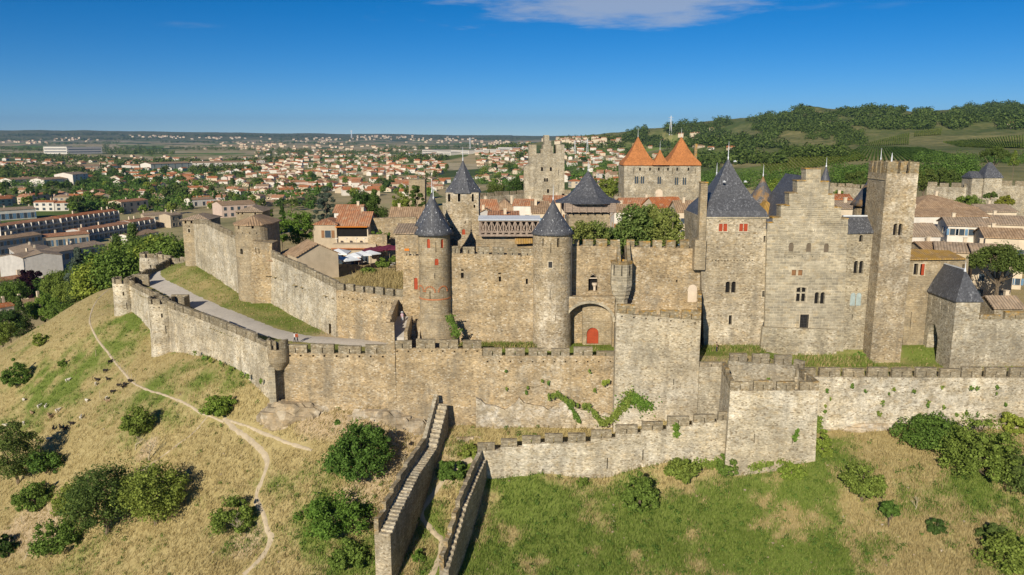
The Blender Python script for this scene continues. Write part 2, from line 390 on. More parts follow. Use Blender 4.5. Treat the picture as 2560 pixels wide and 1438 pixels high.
# slope in front of and left of the walls
for u, v, z in [(1500, 1438, -20), (1300, 1438, -21), (2000, 1438, -18), (2560, 1438, -17), (2300, 1250, -13.6), (1700, 1320, -17.4), (1450, 1330, -18.3), (2100, 1280, -14.6),
                (1100, 1300, -18.2), (1060, 1400, -20.6), (700, 1030, -8.6), (850, 1045, -9), (530, 1060, -11.5), (640, 1120, -12.5), (640, 1300, -18.5), (640, 1438, -22.5),
                (330, 1105, -15.5), (300, 1250, -20.5), (250, 1438, -26.5), (0, 1438, -30), (0, 1250, -27), (0, 1050, -23), (100, 950, -16.5), (230, 900, -12), (230, 800, -8),
                (850, 1230, -14.8), (900, 1438, -22), (450, 1180, -16.5), (800, 1130, -11.8), (940, 1300, -17.6)]: cz(u, v, z)
for u, v, Y in [(1215, 1215, 104), (1500, 1212, 104), (1880, 1195, 103.5), (2035, 1142, 103), (1990, 1165, 102.6), (2100, 1078, 109.5), (2300, 1065, 109.5), (2560, 1055, 109.5), (2700, 1060, 109.5),
                (1000, 1032, 113), (1060, 1105, 111.3), (1150, 1130, 106.5), (640, 962, 120), (560, 925, 127), (480, 892, 137), (420, 888, 145.5), (380, 870, 151), (330, 785, 166), (290, 785, 170),
                (250, 722, 198), (140, 792, 190), (0, 872, 186), (1300, 1100, 108), (1700, 1060, 108.5), (930, 1010, 114)]: cy_(u, v, Y)
ctrl += [(-122, 225, -21), (-140, 190, -26), (-165, 160, -31), (-135, 120, -33), (-110, 95, -33), (-150, 240, -24), (-108, 222, -12), (-100, 235, -15), (-104, 260, -19), (-110, 300, -24), (-95, 330, -24),
         (-60, 60, -30), (0, 60, -27), (60, 60, -23), (110, 60, -22), (110, 100, -13), (140, 115, -9), (0, 0, -36), (-100, 0, -42), (100, 0, -34), (0, -200, -45), (300, -200, -40), (-300, -200, -48),
         (-20, 135, -7), (-55, 160, -7), (20, 130, -7), (60, 128, -7), (100, 128, -7), (-75, 190, -6), (0, 180, -5), (0, 260, -5), (80, 200, -3), (-60, 240, -6), (60, 280, -4), (120, 200, 1), (130, 280, 4),
         (0, 345, -12), (60, 345, -6), (-60, 320, -16), (0, 420, -24), (-100, 450, -24), (100, 420, -14), (170, 330, 6), (180, 150, -1), (230, 120, -5), (250, 250, 6)]
for X, Y in [(-400, 300), (-400, 500), (-150, 520), (0, 600), (-500, 900), (0, 1000), (200, 1100), (-1000, 1500), (0, 1700), (400, 1900), (-1500, 2600), (0, 2700), (600, 3000), (1500, 3600), (-2500, 4000), (0, 4000),
             (-300, 150), (-500, 100), (-350, 0), (3500, 4000), (-800, 400)]: ctrl.append((X, Y, -24 if Y > 200 else -34))
# right hand hills
for u, v, Y in [(1600, 347, 1950), (1700, 322, 1950), (1850, 314, 1900), (1950, 282, 1850), (2020, 258, 1800), (2100, 276, 1800), (2200, 286, 2000), (2300, 282, 2200), (2400, 272, 2300), (2560, 264, 2300),
                (2750, 262, 2300), (2130, 305, 1400), (2000, 320, 1350), (1900, 345, 1300), (1800, 360, 1250), (1700, 370, 1250), (1900, 385, 850), (2060, 390, 700), (1800, 410, 750), (1700, 420, 850), (2250, 350, 1100),
                (2400, 345, 1100), (2560, 345, 1050), (2300, 400, 620), (2500, 400, 600), (2300, 430, 450), (2500, 445, 400), (2560, 470, 300), (2700, 420, 500), (2360, 300, 1500), (2560, 300, 1600), (1600, 425, 900),
                (1500, 400, 1500), (1450, 345, 2600)]: cy_(u, v, Y)
ctrl += [(900, 2700, 60), (1500, 3000, 90), (2500, 3000, 60), (600, 2700, 0), (1900, 2300, 130), (1700, 1700, 90), (1100, 700, 40), (700, 300, 10)]
ctrl = np.array(ctrl); cs = ctrl[:, :2] / 100.
def kern(d2): return np.sqrt(d2 + .0036)
A = kern(((cs[:, None] - cs[None]) ** 2).sum(-1)) - np.eye(len(cs)) * .02
Pm = np.hstack([np.ones((len(cs), 1)), cs]); nC = len(cs)
sol = np.linalg.solve(np.block([[A, Pm], [Pm.T, np.zeros((3, 3))]]), np.concatenate([ctrl[:, 2], np.zeros(3)]))
def Tz(X, Y):
    X = np.atleast_1d(np.asarray(X, float)); Y = np.atleast_1d(np.asarray(Y, float)); sh = X.shape; X = X.ravel(); Y = Y.ravel()
    z = np.empty(len(X))
    for i in range(0, len(X), 60000):
        x, y = X[i:i + 60000] / 100, Y[i:i + 60000] / 100
        d2 = (x[:, None] - cs[None, :, 0]) ** 2 + (y[:, None] - cs[None, :, 1]) ** 2
        z[i:i + 60000] = kern(d2) @ sol[:nC] + sol[nC] + sol[nC + 1] * x + sol[nC + 2] * y
    dist = np.hypot(X, Y)
    z = np.maximum(z, -60)
    near = 1 - sstep(150, 350, dist)
    z = z + near * ((fbm(X / 9, Y / 9, 3) - .47) * 1.6 + (fbm(X / 2.2, Y / 2.2, 5, 2) - .37) * .35)
    hm = sstep(600, 1300, dist) * sstep(-10, 60, z)
    z = z + hm * (fbm(X / 160, Y / 160, 8) - .47) * 34
    far = sstep(3000, 4600, dist)
    az = X / np.maximum(Y, 50)
    zf = -24 + 60 * (fbm(X / 1700, Y / 1700, 21) - .42) * sstep(3000, 7000, dist)
    rp = np.where(az < 0, 6 + 9 * np.clip(-az / .55, 0, 1), 5) + 7 * (fbm(az * 14 + 40, az * 0 + 2, 31) - .45)
    zf = zf + sstep(7500, 11500, dist) * np.maximum(CZ + dist * rp / F - zf, 0)
    z = z * (1 - far) + zf * far
    return z.reshape(sh)
rows = np.concatenate([[-220, -120, -50, 0, 25, 40], np.geomspace(50, 15500, 430)])
cols = np.linspace(-1, 1, 480); cols = np.sign(cols) * np.abs(cols) ** 1.35
GX = cols[None, :] * (np.maximum(rows, 30)[:, None] * 1.2 + 60); GY = np.repeat(rows[:, None], len(cols), 1)
GZ = Tz(GX, GY)
def Tq(X, Y):
    X = np.asarray(X, float); Y = np.asarray(Y, float)
    r = np.clip(np.interp(Y, rows, np.arange(len(rows))), 0, len(rows) - 1.001); s = np.clip(X / (np.maximum(Y, 30) * 1.2 + 60), -1, 1)
    c = np.clip((np.sign(s) * np.abs(s) ** (1 / 1.35) + 1) * .5 * (len(cols) - 1), 0, len(cols) - 1.001)
    i, j = r.astype(int), c.astype(int); a, b = r - i, c - j
    return (GZ[i, j] * (1 - b) + GZ[i, j + 1] * b) * (1 - a) + (GZ[i + 1, j] * (1 - b) + GZ[i + 1, j + 1] * b) * a
def tz(x, y): return float(Tq(x, y))
_YS = np.geomspace(58, 11000, 620)
def hits(uvs, off=0.):
    uvs = np.asarray(uvs, float); a = (uvs[:, 0] - 1280) / F; b = -(uvs[:, 1] - 719) / F
    dx, dy, dz = a, cp + b * sp, -sp + b * cp
    X = (dx / dy)[:, None] * _YS; Z = CZ + (dz / dy)[:, None] * _YS; Y = np.broadcast_to(_YS, X.shape)
    T = Tq(X, Y) + off; below = Z <= T
    i = np.where(below.any(1), below.argmax(1), len(_YS) - 1); i = np.maximum(i, 1); r = np.arange(len(i))
    g0 = Z[r, i - 1] - T[r, i - 1]; g1 = Z[r, i] - T[r, i]; t = np.clip(g0 / np.maximum(g0 - g1, 1e-6), 0, 1)
    Yh = _YS[i - 1] + t * (_YS[i] - _YS[i - 1]); Xh = dx / dy * Yh
    return np.stack([Xh, Yh, Tq(Xh, Yh)], 1)
def hit(u, v): return Vector(hits([(u, v)])[0])

# ------------------------------------------------------------------ the ground sheet
def grid_mesh(name, X, Y, Z, mats, attrs=None, mask=None):
    nr, nc = X.shape; me = bpy.data.meshes.new(name)
    i = np.arange(nr * nc).reshape(nr, nc)
    q = np.stack([i[:-1, :-1], i[:-1, 1:], i[1:, 1:], i[1:, :-1]], -1).reshape(-1, 4)
    if mask is not None: q = q[mask.reshape(-1)]
    co = np.stack([X, Y, Z], -1).reshape(-1, 3)
    if mask is not None:
        used = np.unique(q); re = np.zeros(nr * nc, int); re[used] = np.arange(len(used)); q = re[q]; co = co[used]
    me.vertices.add(len(co)); me.vertices.foreach_set('co', co.astype(np.float32).ravel())
    me.loops.add(len(q) * 4); me.loops.foreach_set('vertex_index', q.astype(np.int32).ravel())
    me.polygons.add(len(q)); me.polygons.foreach_set('loop_start', np.arange(0, len(q) * 4, 4, dtype=np.int32)); me.polygons.foreach_set('loop_total', np.full(len(q), 4, np.int32))
    me.polygons.foreach_set('use_smooth', np.ones(len(q), bool))
    for k, a in (attrs or {}).items():
        at = me.attributes.new(k, 'FLOAT', 'POINT'); a = a.ravel() if mask is None else a.ravel()[used]; at.data.foreach_set('value', a.astype(np.float32))
    me.materials.append(mats); me.update(); me.validate()
    o = bpy.data.objects.new(name, me); COL.objects.link(o); return o

GREEN = []      # u, v, radius m, amount
for u, v, r, a in [(470, 870, 6, .9), (420, 800, 6, .9), (350, 780, 7, .8), (560, 950, 7, .55), (450, 930, 7, .6), (1300, 1260, 6, .9), (1350, 1340, 6, .8), (1500, 1330, 6, .55), (1650, 1310, 7, .5), (1250, 1420, 5, .8),
                   (1450, 1420, 6, .6), (1700, 1400, 6, .85), (1850, 1340, 5, .95), (1950, 1240, 6, 1.1), (2070, 1130, 4, 1.2), (2060, 1190, 4, 1.1), (1960, 1400, 6, 1.), (2100, 1380, 5, .9), (1800, 1260, 5, .6),
                   (2200, 1250, 4, .7), (2450, 1220, 5, .6), (2120, 1430, 5, .7), (1150, 1180, 4, .9), (1080, 1320, 4, .75), (1010, 1420, 4, .8), (1130, 1420, 3, .8), (830, 1300, 6, .8), (870, 1390, 6, .7), (700, 1250, 5, .4),
                   (600, 1320, 5, .5), (120, 1020, 9, .55), (60, 980, 10, .6), (150, 900, 9, .45), (60, 860, 8, .4), (200, 960, 9, .3), (300, 850, 7, .35), (1600, 1230, 5, .6), (2400, 1400, 6, .35), (2540, 1300, 6, .5)]:
    p = hit(u, v); GREEN.append((p.x, p.y, r, a))
def greenness(X, Y):
    g = np.zeros_like(X)
    for x, y, r, a in GREEN: g += .78 * a * np.exp(-((X - x) ** 2 + (Y - y) ** 2) / (r * r))
    n = fbm(X / 2.6, Y / 2.6, 55, 5); n2 = fbm(X / 12, Y / 12, 57)
    return np.clip(g * (-.1 + 1.85 * n) + (n2 - .47) * .9 + (n - .47) * .8 + .06, 0, 1)
dist = np.hypot(GX, GY)
gg = np.where(dist < 400, greenness(GX, GY), .4)
bare = np.zeros_like(GX)
for u, v, r in [(1000, 1030, 4), (1060, 1090, 4), (950, 1050, 3), (850, 1060, 3), (1030, 1060, 4), (780, 1050, 3), (620, 1350, 3), (900, 1250, 4), (1000, 1190, 3), (1120, 1185, 2.5), (60, 1320, 5), (130, 1330, 4), (370, 1120, 2)]:
    p = hit(u, v); bare += np.exp(-((GX - p.x) ** 2 + (GY - p.y) ** 2) / (r * r))
hillmask = sstep(-6, 25, GZ) * sstep(250, 500, dist)
def ground_mat():
    s = Sh('ground_cover'); p = s.pos()
    at = lambda k: s.n('Attribute', attribute_name=k).outputs['Fac']
    n1 = s.noise(p, .35, 6, .7); n2 = s.noise(p, 2.2, 5, .7); st = s.noise(s.vec(p, (1.6, .55, 1)), 1.5, 5, .7)
    dry = s.mix(s.mr(n1, .3, .7), (.40, .32, .14), (.50, .42, .21))
    dry = s.mix(s.mr(st, .35, .68), dry, (.32, .25, .11))
    grn = s.mix(s.mr(n2, .3, .7), (.105, .155, .025), (.20, .235, .06))
    gf = s.math('ADD', at('green'), s.math('MULTIPLY', s.math('SUBTRACT', n2, .5), .8))
    col = s.mix(s.mr(gf, .2, .7), dry, grn)
    bf = s.math('ADD', at('bare'), s.math('MULTIPLY', s.math('SUBTRACT', n1, .5), .8))
    col = s.mix(s.mr(bf, .35, .75), col, s.mix(s.mr(n2, .3, .7), (.42, .31, .175), (.52, .42, .27)))
    # fields of the plain: big crooked cells
    warp = s.n('VectorMath', {0: p, 1: s.vec(s.n('TexNoise', {'Vector': p, 'Scale': .004, 'Detail': 2.}).outputs['Color'], (120, 120, 0))}, operation='ADD').outputs[0]
    vr = s.n('TexVoronoi', {'Vector': s.vec(warp, (.0055, .0038, 0)), 'Scale': 1.})
    rc = s.n('SeparateColor', {0: vr.outputs['Color']})
    rp = s.n('ValToRGB', {0: rc.outputs[0]}); cr = rp.color_ramp; cr.interpolation = 'CONSTANT'
    els = [(0, (.12, .17, .045)), (.12, (.42, .34, .19)), (.36, (.17, .20, .07)), (.46, (.47, .40, .25)), (.70, (.075, .11, .035)), (.78, (.38, .33, .17)), (.92, (.13, .22, .04))]
    while len(cr.elements) < len(els): cr.elements.new(.5)
    for e, (q, c) in zip(cr.elements, els): e.position = q; e.color = (*c, 1)
    fcol = s.mix(s.mr(s.noise(p, .02, 6, .7), .48, .72), rp.outputs[0], (.10, .12, .045))
    hcol = s.mix(s.mr(s.noise(p, .012, 6, .65), .38, .62), (.10, .135, .042), (.28, .25, .11))
    hcol = s.mix(s.mr(s.noise(p, .06, 5, .7), .4, .7), hcol, (.075, .105, .033))
    fcol = s.mix(at('hill'), fcol, hcol)
    col = s.mix(at('far'), col, fcol)
    return s.finish(col, .95, s.math('ADD', n2, s.math('MULTIPLY', st, .6)), .25, .6, .05)
M['ground'] = ground_mat()
ground = tag(grid_mesh('ground', GX, GY, GZ, M['ground'], dict(green=gg, far=sstep(210, 300, dist), hill=hillmask, bare=np.clip(bare, 0, 1))), kind='structure')
ground['label'] = 'dry grass hillside falling to the wide plain with distant hills'

# ------------------------------------------------------------------ level ground between and inside the walls
T1o, T2o = P(405, 760, 149), P(310, 715, 171)
WA = P(700, 860, 115)
WA.y = 115
w3 = P(372, 690, 181); w4 = P(448, 652, 203)
outer = [(WA.x, 115.5), (P(970, 865, 114).x, 114.6), (P(1545, 870, 113).x, 113.6), (P(1548, 900, 111.6).x, 111.8), (P(1805, 900, 111.6).x, 111.6), (P(1990, 910, 111).x, 110.9),
         (140, 110.8), (150, 330), (-60, 330), (-76, 250), (-82, 212), (w4.x - 1, w4.y), (w3.x + .3, w3.y), (T2o.x + .8, T2o.y), (T1o.x + .8, T1o.y + .5)]
IC = P(845, 840, 128); I1 = P(635, 740, 156); I2 = P(490, 655, 189)
city = [(P(1010, 740, 123).x, 123.5), (IC.x, 129), (I1.x, 157), (I2.x, 190), (-62, 260), (-40, 322), (136, 322), (114, 124), (P(1745, 800, 124).x, 124.5)]
def inpoly(poly, X, Y):
    c = np.zeros(X.shape, bool); n = len(poly)
    for i in range(n):
        x0, y0 = poly[i]; x1, y1 = poly[i - 1]
        t = ((y0 > Y) != (y1 > Y)) & (X < (x1 - x0) * (Y - y0) / (y1 - y0 + 1e-9) + x0); c ^= t
    return c
def segd(X, Y, a, b):
    ax, ay = a; bx, by = b; t = np.clip(((X - ax) * (bx - ax) + (Y - ay) * (by - ay)) / ((bx - ax) ** 2 + (by - ay) ** 2), 0, 1)
    return np.hypot(X - ax - t * (bx - ax), Y - ay - t * (by - ay))
def Lz(X, Y):
    X = np.asarray(X, float); Y = np.asarray(Y, float)
    d = np.minimum(segd(X, Y, (IC.x, IC.y), (I1.x, I1.y)), segd(X, Y, (I1.x, I1.y), (I2.x, I2.y)))
    d = np.minimum(d, segd(X, Y, (I2.x, I2.y), (I2.x + 6, 230)))
    m = sstep(130, 190, Y) * 3.0 * (1 - sstep(2, 13, d))
    c = .7 * sstep(115.5, 118.5, Y) * sstep(-14, -8, X) * (1 - sstep(18, 22, X))
    b = -1.7 * sstep(38, 44, X) * (1 - sstep(117.5, 122, Y))
    pl = segd(X, Y, (WA.x, 116), (T1o.x, T1o.y))
    return m + c + b + (fbm(X / 4, Y / 4, 77) - .47) * .35
def level(name, poly, zf, mat, step=1.):
    xs = np.arange(min(p[0] for p in poly) - 1, max(p[0] for p in poly) + 1, step); ys = np.arange(min(p[1] for p in poly) - 1, max(p[1] for p in poly) + 1, step)
    X, Y = np.meshgrid(xs, ys); cx, cy2 = X[:-1, :-1] + step / 2, Y[:-1, :-1] + step / 2
    return X, Y, zf(X, Y), inpoly(poly, cx, cy2)
X_, Y_, Z_, mk = level('lices', outer, Lz, None)
d_in = np.minimum(segd(X_, Y_, (IC.x, IC.y), (I1.x, I1.y)), segd(X_, Y_, (I1.x, I1.y), (I2.x, I2.y)))
lg = np.clip(.34 + (fbm(X_ / 6, Y_ / 6, 90) - .47) * 1.3 + .45 * np.exp(-d_in / 4) + .3 * (X_ > -15), 0, 1)
lb = np.clip(.9 * np.exp(-((X_ + 30) ** 2 + (Y_ - 128) ** 2) / 40) + .6 * (Y_ > 100) * (X_ > 20) * (Y_ < 116), 0, 1)
lices = tag(grid_mesh('lices_ground', X_, Y_, Z_, M['ground'], dict(green=lg, bare=lb, far=X_ * 0, hill=X_ * 0), mk), 'strip of worn grass between the outer and inner walls', kind='structure')
def Cz(X, Y): return 6.4 + (fbm(np.asarray(X) / 8, np.asarray(Y) / 8, 91) - .47) * .5 - 2.4 * (np.asarray(X) > 60)
X_, Y_, Z_, mk = level('city', city, Cz, None, 2.)
tag(grid_mesh('city_ground', X_, Y_, Z_, M['ground'], dict(green=X_ * 0 + .25, bare=X_ * 0 + .5, far=X_ * 0, hill=X_ * 0), mk), 'beaten earth ground inside the inner city wall', kind='structure')
# earth bank behind the inner wall, under dry grass
def ribbon(name, pts, width, zf, mat, lift=.06, label=None, jag=.3):
    pts = [Vector((p[0], p[1], 0)) for p in pts]; L = [0]
    for a, b in zip(pts, pts[1:]): L.append(L[-1] + (b - a).length)
    n = max(8, int(L[-1] / .6)); C = []
    for i in range(n + 1):
        s = L[-1] * i / n; k = max(j for j in range(len(L)) if L[j] <= s + 1e-9); k = min(k, len(pts) - 2); t = (s - L[k]) / max(L[k + 1] - L[k], 1e-6)
        p0, p1, p2, p3 = pts[max(k - 1, 0)], pts[k], pts[k + 1], pts[min(k + 2, len(pts) - 1)]
        C.append(.5 * (2 * p1 + (p2 - p0) * t + (2 * p0 - 5 * p1 + 4 * p2 - p3) * t * t + (3 * p1 - p0 - 3 * p2 + p3) * t ** 3))
    vs = []; m = 5
    for i, c in enumerate(C):
        d = (C[min(i + 1, n)] - C[max(i - 1, 0)]).normalized(); nn = Vector((-d.y, d.x, 0)); wd = width * (1 + jag * (rnd.random() - .5) * 2)
        for j in range(m): vs.append(c + nn * wd * (j / (m - 1) - .5))
    V = np.array([(p.x, p.y) for p in vs]); Z = zf(V[:, 0], V[:, 1])
    jj = np.tile([-.04, .7, 1, .7, -.04], len(C)); Z = Z + lift * jj
    me = bpy.data.meshes.new(name); me.from_pydata([(a, b, c) for (a, b), c in zip(V, Z)], [], [(i * m + j, i * m + j + 1, (i + 1) * m + j + 1, (i + 1) * m + j) for i in range(n) for j in range(m - 1)])
    me.materials.append(mat); me.polygons.foreach_set('use_smooth', [True] * len(me.polygons)); o = bpy.data.objects.new(name, me); COL.objects.link(o); return tag(o, label, kind='structure')
def tzl(X, Y): return Tq(X, Y)
hp = lambda L: [tuple(h[:2]) for h in hits(L)]
gp = lambda L: [tuple(Gz(u, v, 0)[:2]) for u, v in L]
ribbon('gravel_road', gp([(975, 862), (900, 856), (830, 851), (760, 846), (700, 836), (640, 818), (580, 795), (520, 772), (460, 745), (418, 724), (388, 708), (378, 694), (392, 677), (425, 662), (450, 652)]), 4.3, Lz, M['gravel'], .16, 'pale gravel road running behind the outer wall', .05)
ribbon('dirt_path', hp([(275, 722), (240, 755), (224, 800), (240, 842), (270, 882), (298, 918), (330, 955), (372, 976), (430, 995), (480, 1018), (505, 1034), (560, 1055)]), .36, tzl, M['dirt'], .09, 'worn path curving along the slope below the towers')
ribbon('dirt_path', hp([(560, 1046), (590, 1075), (630, 1105), (660, 1135), (668, 1160), (655, 1200), (642, 1232), (642, 1255), (658, 1285), (668, 1325), (678, 1345), (662, 1382), (638, 1410), (608, 1438)]), .7, tzl, M['dirt'], .1, 'pale winding dirt path down the front slope')
ribbon('dirt_path', hp([(568, 1050), (600, 1060), (650, 1080), (710, 1104), (780, 1126)]), .42, tzl, M['dirt'], .08, 'faint side path branching right below the wall corner')
ribbon('dirt_path', hp([(1180, 1148), (1125, 1180), (1080, 1240), (1052, 1285), (1088, 1335), (1104, 1352), (1096, 1400), (1076, 1445)]), .75, tzl, M['dirt'], .1, 'dirt path between the two stepped walls')
ribbon('dirt_path', hp([(520, 1040), (480, 1085), (420, 1130), (330, 1190), (180, 1270), (100, 1330), (60, 1400)]), .3, tzl, M['dirt'], .04, 'faint straw coloured track crossing the left slope')
# ------------------------------------------------------------------ fortress builders
VX, VY, VZ = Vector((1, 0, 0)), Vector((0, 1, 0)), Vector((0, 0, 1))
def rectp(w, h): return [(-w / 2, 0), (w / 2, 0), (w / 2, h), (-w / 2, h)]
def archp(w, h, pointed=False, seg=8):
    r = w / 2; rise = r * (1.45 if pointed else 1.); base = max(h - rise, .05); pts = [(-r, 0), (r, 0), (r, base)]
    for i in range(1, seg):
        a = math.pi * i / seg; c = math.cos(a); sn = math.sin(a)
        if pointed: sn = 1 - abs(c) ** 1.5
        pts.append((r * c, base + rise * sn))
    return pts + [(-r, base)]
def windows(parent, body, wins, Y=None, frame=None, cyl=None, off=0.):
    """cut openings into body and put shutters, panes or doors in them. frame(u,v) -> origin, tangent, inward normal, metres per px"""
    H = MB(); parts = []
    def surround(o, t, n, w, h):
        if w < .45: return
        m = MB(); f = .11
        for s in (-1, 1): m.prism(rectp(f, h + .02), o + t * (s * (w / 2 + f / 2)), t, n, -.045, .12)
        m.prism(rectp(w + f * 3.2, .13), o - VZ * .13, t, n, -.10, .12); m.prism(rectp(w + f * 2, .14), o + VZ * (h + .02), t, n, -.045, .12); parts.append((m, 'sill', 'window_surround', None, o, w, h))
    for kind, u, v, w, h in wins:
        if frame: o, t, n, k = frame(u, v + h / 2)
        else: o = P(u, v + h / 2, Y); t, n, k = VX, VY, mpp(u, v, Y)
        w, h = w * k, h * k
        if kind in ('rect', 'redpair', 'cross', 'grille', 'red', 'brown') : surround(o, t, n, w, h)
        def opening(o, w, h, pr, dep, mat, name, face=.06, sub=None):
            H.prism(pr(w, h), o, t, n, -.6, dep)
            m = MB(); m.prism(pr(w * .985, h * .99), o + VZ * h * .004, t, n, dep - face, dep - .004); parts.append((m, mat, name, sub, o, w, h))
        if kind == 'slit': opening(o, max(w, .11), h, rectp, .5, 'dark', 'arrow_slit')
        elif kind == 'rect': opening(o, w, h, rectp, .55, 'dark', 'window')
        elif kind == 'arch': opening(o, w, h, archp, .55, 'dark', 'window')
        elif kind == 'point': opening(o, w, h, lambda a, b: archp(a, b, True), .9, 'dark', 'window')
        elif kind == 'red': opening(o, w, h, rectp, .14, 'red', 'shutter')
        elif kind == 'brown': opening(o, w, h, rectp, .2, 'shutter_brown', 'shutter')
        elif kind == 'redarch': opening(o, w, h, archp, .16, 'red', 'shutter')
        elif kind == 'door': opening(o, w, h, archp, .3, 'red', 'door')
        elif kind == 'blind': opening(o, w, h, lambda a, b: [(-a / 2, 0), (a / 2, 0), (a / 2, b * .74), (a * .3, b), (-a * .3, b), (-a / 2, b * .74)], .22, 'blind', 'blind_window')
        elif kind == 'blocked': opening(o, w, h, archp, .1, 'paleinfill', 'blocked_window')
        elif kind == 'pale': opening(o, w, h, rectp, .08, 'paleinfill', 'blocked_door')
        elif kind in ('twin', 'twinblue', 'redpair', 'trefoil'):
            hw = w * .44
            for s in (-1, 1):
                oo = o + t * (s * w * .28)
                if kind == 'twin': opening(oo, hw, h, archp, .55, 'dark', 'window')
                elif kind == 'trefoil': opening(oo, hw, h, lambda a, b: archp(a, b, True), .4, 'glass', 'window')
                elif kind == 'twinblue': opening(oo, hw * 1.1, h, archp, .1, 'bluegrey', 'shutter')
                else: opening(oo, hw * 1.05, h, rectp, .1, 'red', 'shutter')
        elif kind == 'cross':
            opening(o, w, h, lambda a, b: [(-a / 2, 0), (a / 2, 0), (a / 2, b * .9), (a * .25, b * .985), (0, b), (-a * .25, b * .985), (-a / 2, b * .9)], .5, 'dark', 'window')
            m = MB(); bw = w * .14
            m.prism(rectp(bw, h * .97), o, t, n, .06, .22); m.prism(rectp(w * .97, bw), o + VZ * h * .56, t, n, .09, .2)
            for s in (-1, 1): m.prism(rectp(bw * .7, h * .88), o + t * (s * w * .455), t, n, .05, .2)
            parts.append((m, 'ashlar', 'window_mullion', None, o, w, h))
        elif kind == 'grille':
            opening(o, w, h, rectp, .6, 'dark', 'window')
            m = MB()
            for i in range(6): m.prism(rectp(.05, h * .99), o + t * ((i + .5) / 6 - .5) * w, t, n, -.03, .02)
            for i in range(9): m.prism(rectp(w * .99, .05), o + VZ * h * (i + .4) / 9.2, t, n, -.06, -.03)
            parts.append((m, 'iron', 'iron_grille', None, o, w, h))
    cut(body, H, cyl)
    for m, mat, name, sub, o, w, h in parts:
        m.obj(name, M[mat], parent)
def facade(name, label, outline, Y, depth, mat, wins=(), cat='building', fin=None):
    pts = [P(u, v, Y) for u, v in outline]; base = Vector((sum(p.x for p in pts) / len(pts), Y + depth / 2, min(p.z for p in pts)))
    t = thing(name, label, cat, base)
    m = MB(); m.prism([(p.x, p.z) for p in pts], (0, Y, 0), VX, VY, 0, depth)
    body = m.obj('wall_body', M[mat], t)
    windows(t, body, wins, Y)
    return t, body
_mc = {}
def merlon_mesh(w, h, t, mat, cap, slit=True):
    k = (round(w, 2), round(h, 2), round(t, 2), mat, cap, slit)
    if k not in _mc:
        m = MB()
        if slit:
            m.box(-w / 2, -.07, -t / 2, t / 2, -.02, h); m.box(.07, w / 2, -t / 2, t / 2, -.02, h); m.box(-.07, .07, -t / 2, t / 2, h * .7, h); m.box(-.07, .07, -t / 2, t / 2, -.02, h * .06)
        else: m.box(-w / 2, w / 2, -t / 2, t / 2, -.02, h)
        m.add([(-w / 2 - .03, -t / 2 - .04, h), (w / 2 + .03, -t / 2 - .04, h), (w / 2 + .03, t / 2 + .04, h), (-w / 2 - .03, t / 2 + .04, h),
               (-w / 2, -t / 2 + .03, h + .13), (w / 2, -t / 2 + .03, h + .13), (w / 2, t / 2 - .03, h + .16), (-w / 2, t / 2 - .03, h + .16)],
              [(0, 3, 2, 1), (4, 5, 6, 7), (0, 1, 5, 4), (1, 2, 6, 5), (2, 3, 7, 6), (3, 0, 4, 7)], 1)
        _mc[k] = m.mesh('merlon', [M[mat], M[cap]])
    return _mc[k]
def put_merlon(parent, p, rz, w, h, t, mat='merlon', cap='merlon', slit=True):
    w = round(w / .15) * .15
    o = bpy.data.objects.new('merlon', merlon_mesh(w, h, t, mat, cap, slit)); COL.objects.link(o); o.parent = parent
    o.location = Vector(p) - parent.location; o.rotation_euler = (rnd.uniform(-.006, .006), rnd.uniform(-.008, .008), rz); o.scale = (rnd.uniform(.94, 1.02), 1, rnd.uniform(.86, 1.1) if rnd.random() > .06 else .55)
def sweep(m, pts, prof, mat=0):
    """prof: list per point of (offset, z); offset to the left of travel"""
    n = len(pts); k = len(prof[0]); b = len(m.v)
    for i, p in enumerate(pts):
        p = Vector((p[0], p[1])); ds = []
        if i > 0: ds.append((p - Vector(pts[i - 1][:2])).normalized())
        if i < n - 1: ds.append((Vector(pts[i + 1][:2]) - p).normalized())
        d = (ds[0] + ds[-1]).normalized(); nn = Vector((-d.y, d.x)); sc = 1 / max(nn.dot(Vector((-ds[0].y, ds[0].x))), .35)
        for o, z in prof[i]: q = p + nn * o * sc; m.v.append((q.x, q.y, z))
    for i in range(n - 1):
        for j in range(k):
            j2 = (j + 1) % k; m.f.append((b + i * k + j, b + i * k + j2, b + (i + 1) * k + j2, b + (i + 1) * k + j)); m.m.append(mat)
    tri = tessellate_polygon([[Vector((o, z, 0)) for o, z in prof[0]]])
    for x in tri: m.f.append(tuple(b + i for i in x)); m.m.append(mat)
    for x in tri: m.f.append(tuple(b + (n - 1) * k + i for i in x)); m.m.append(mat)
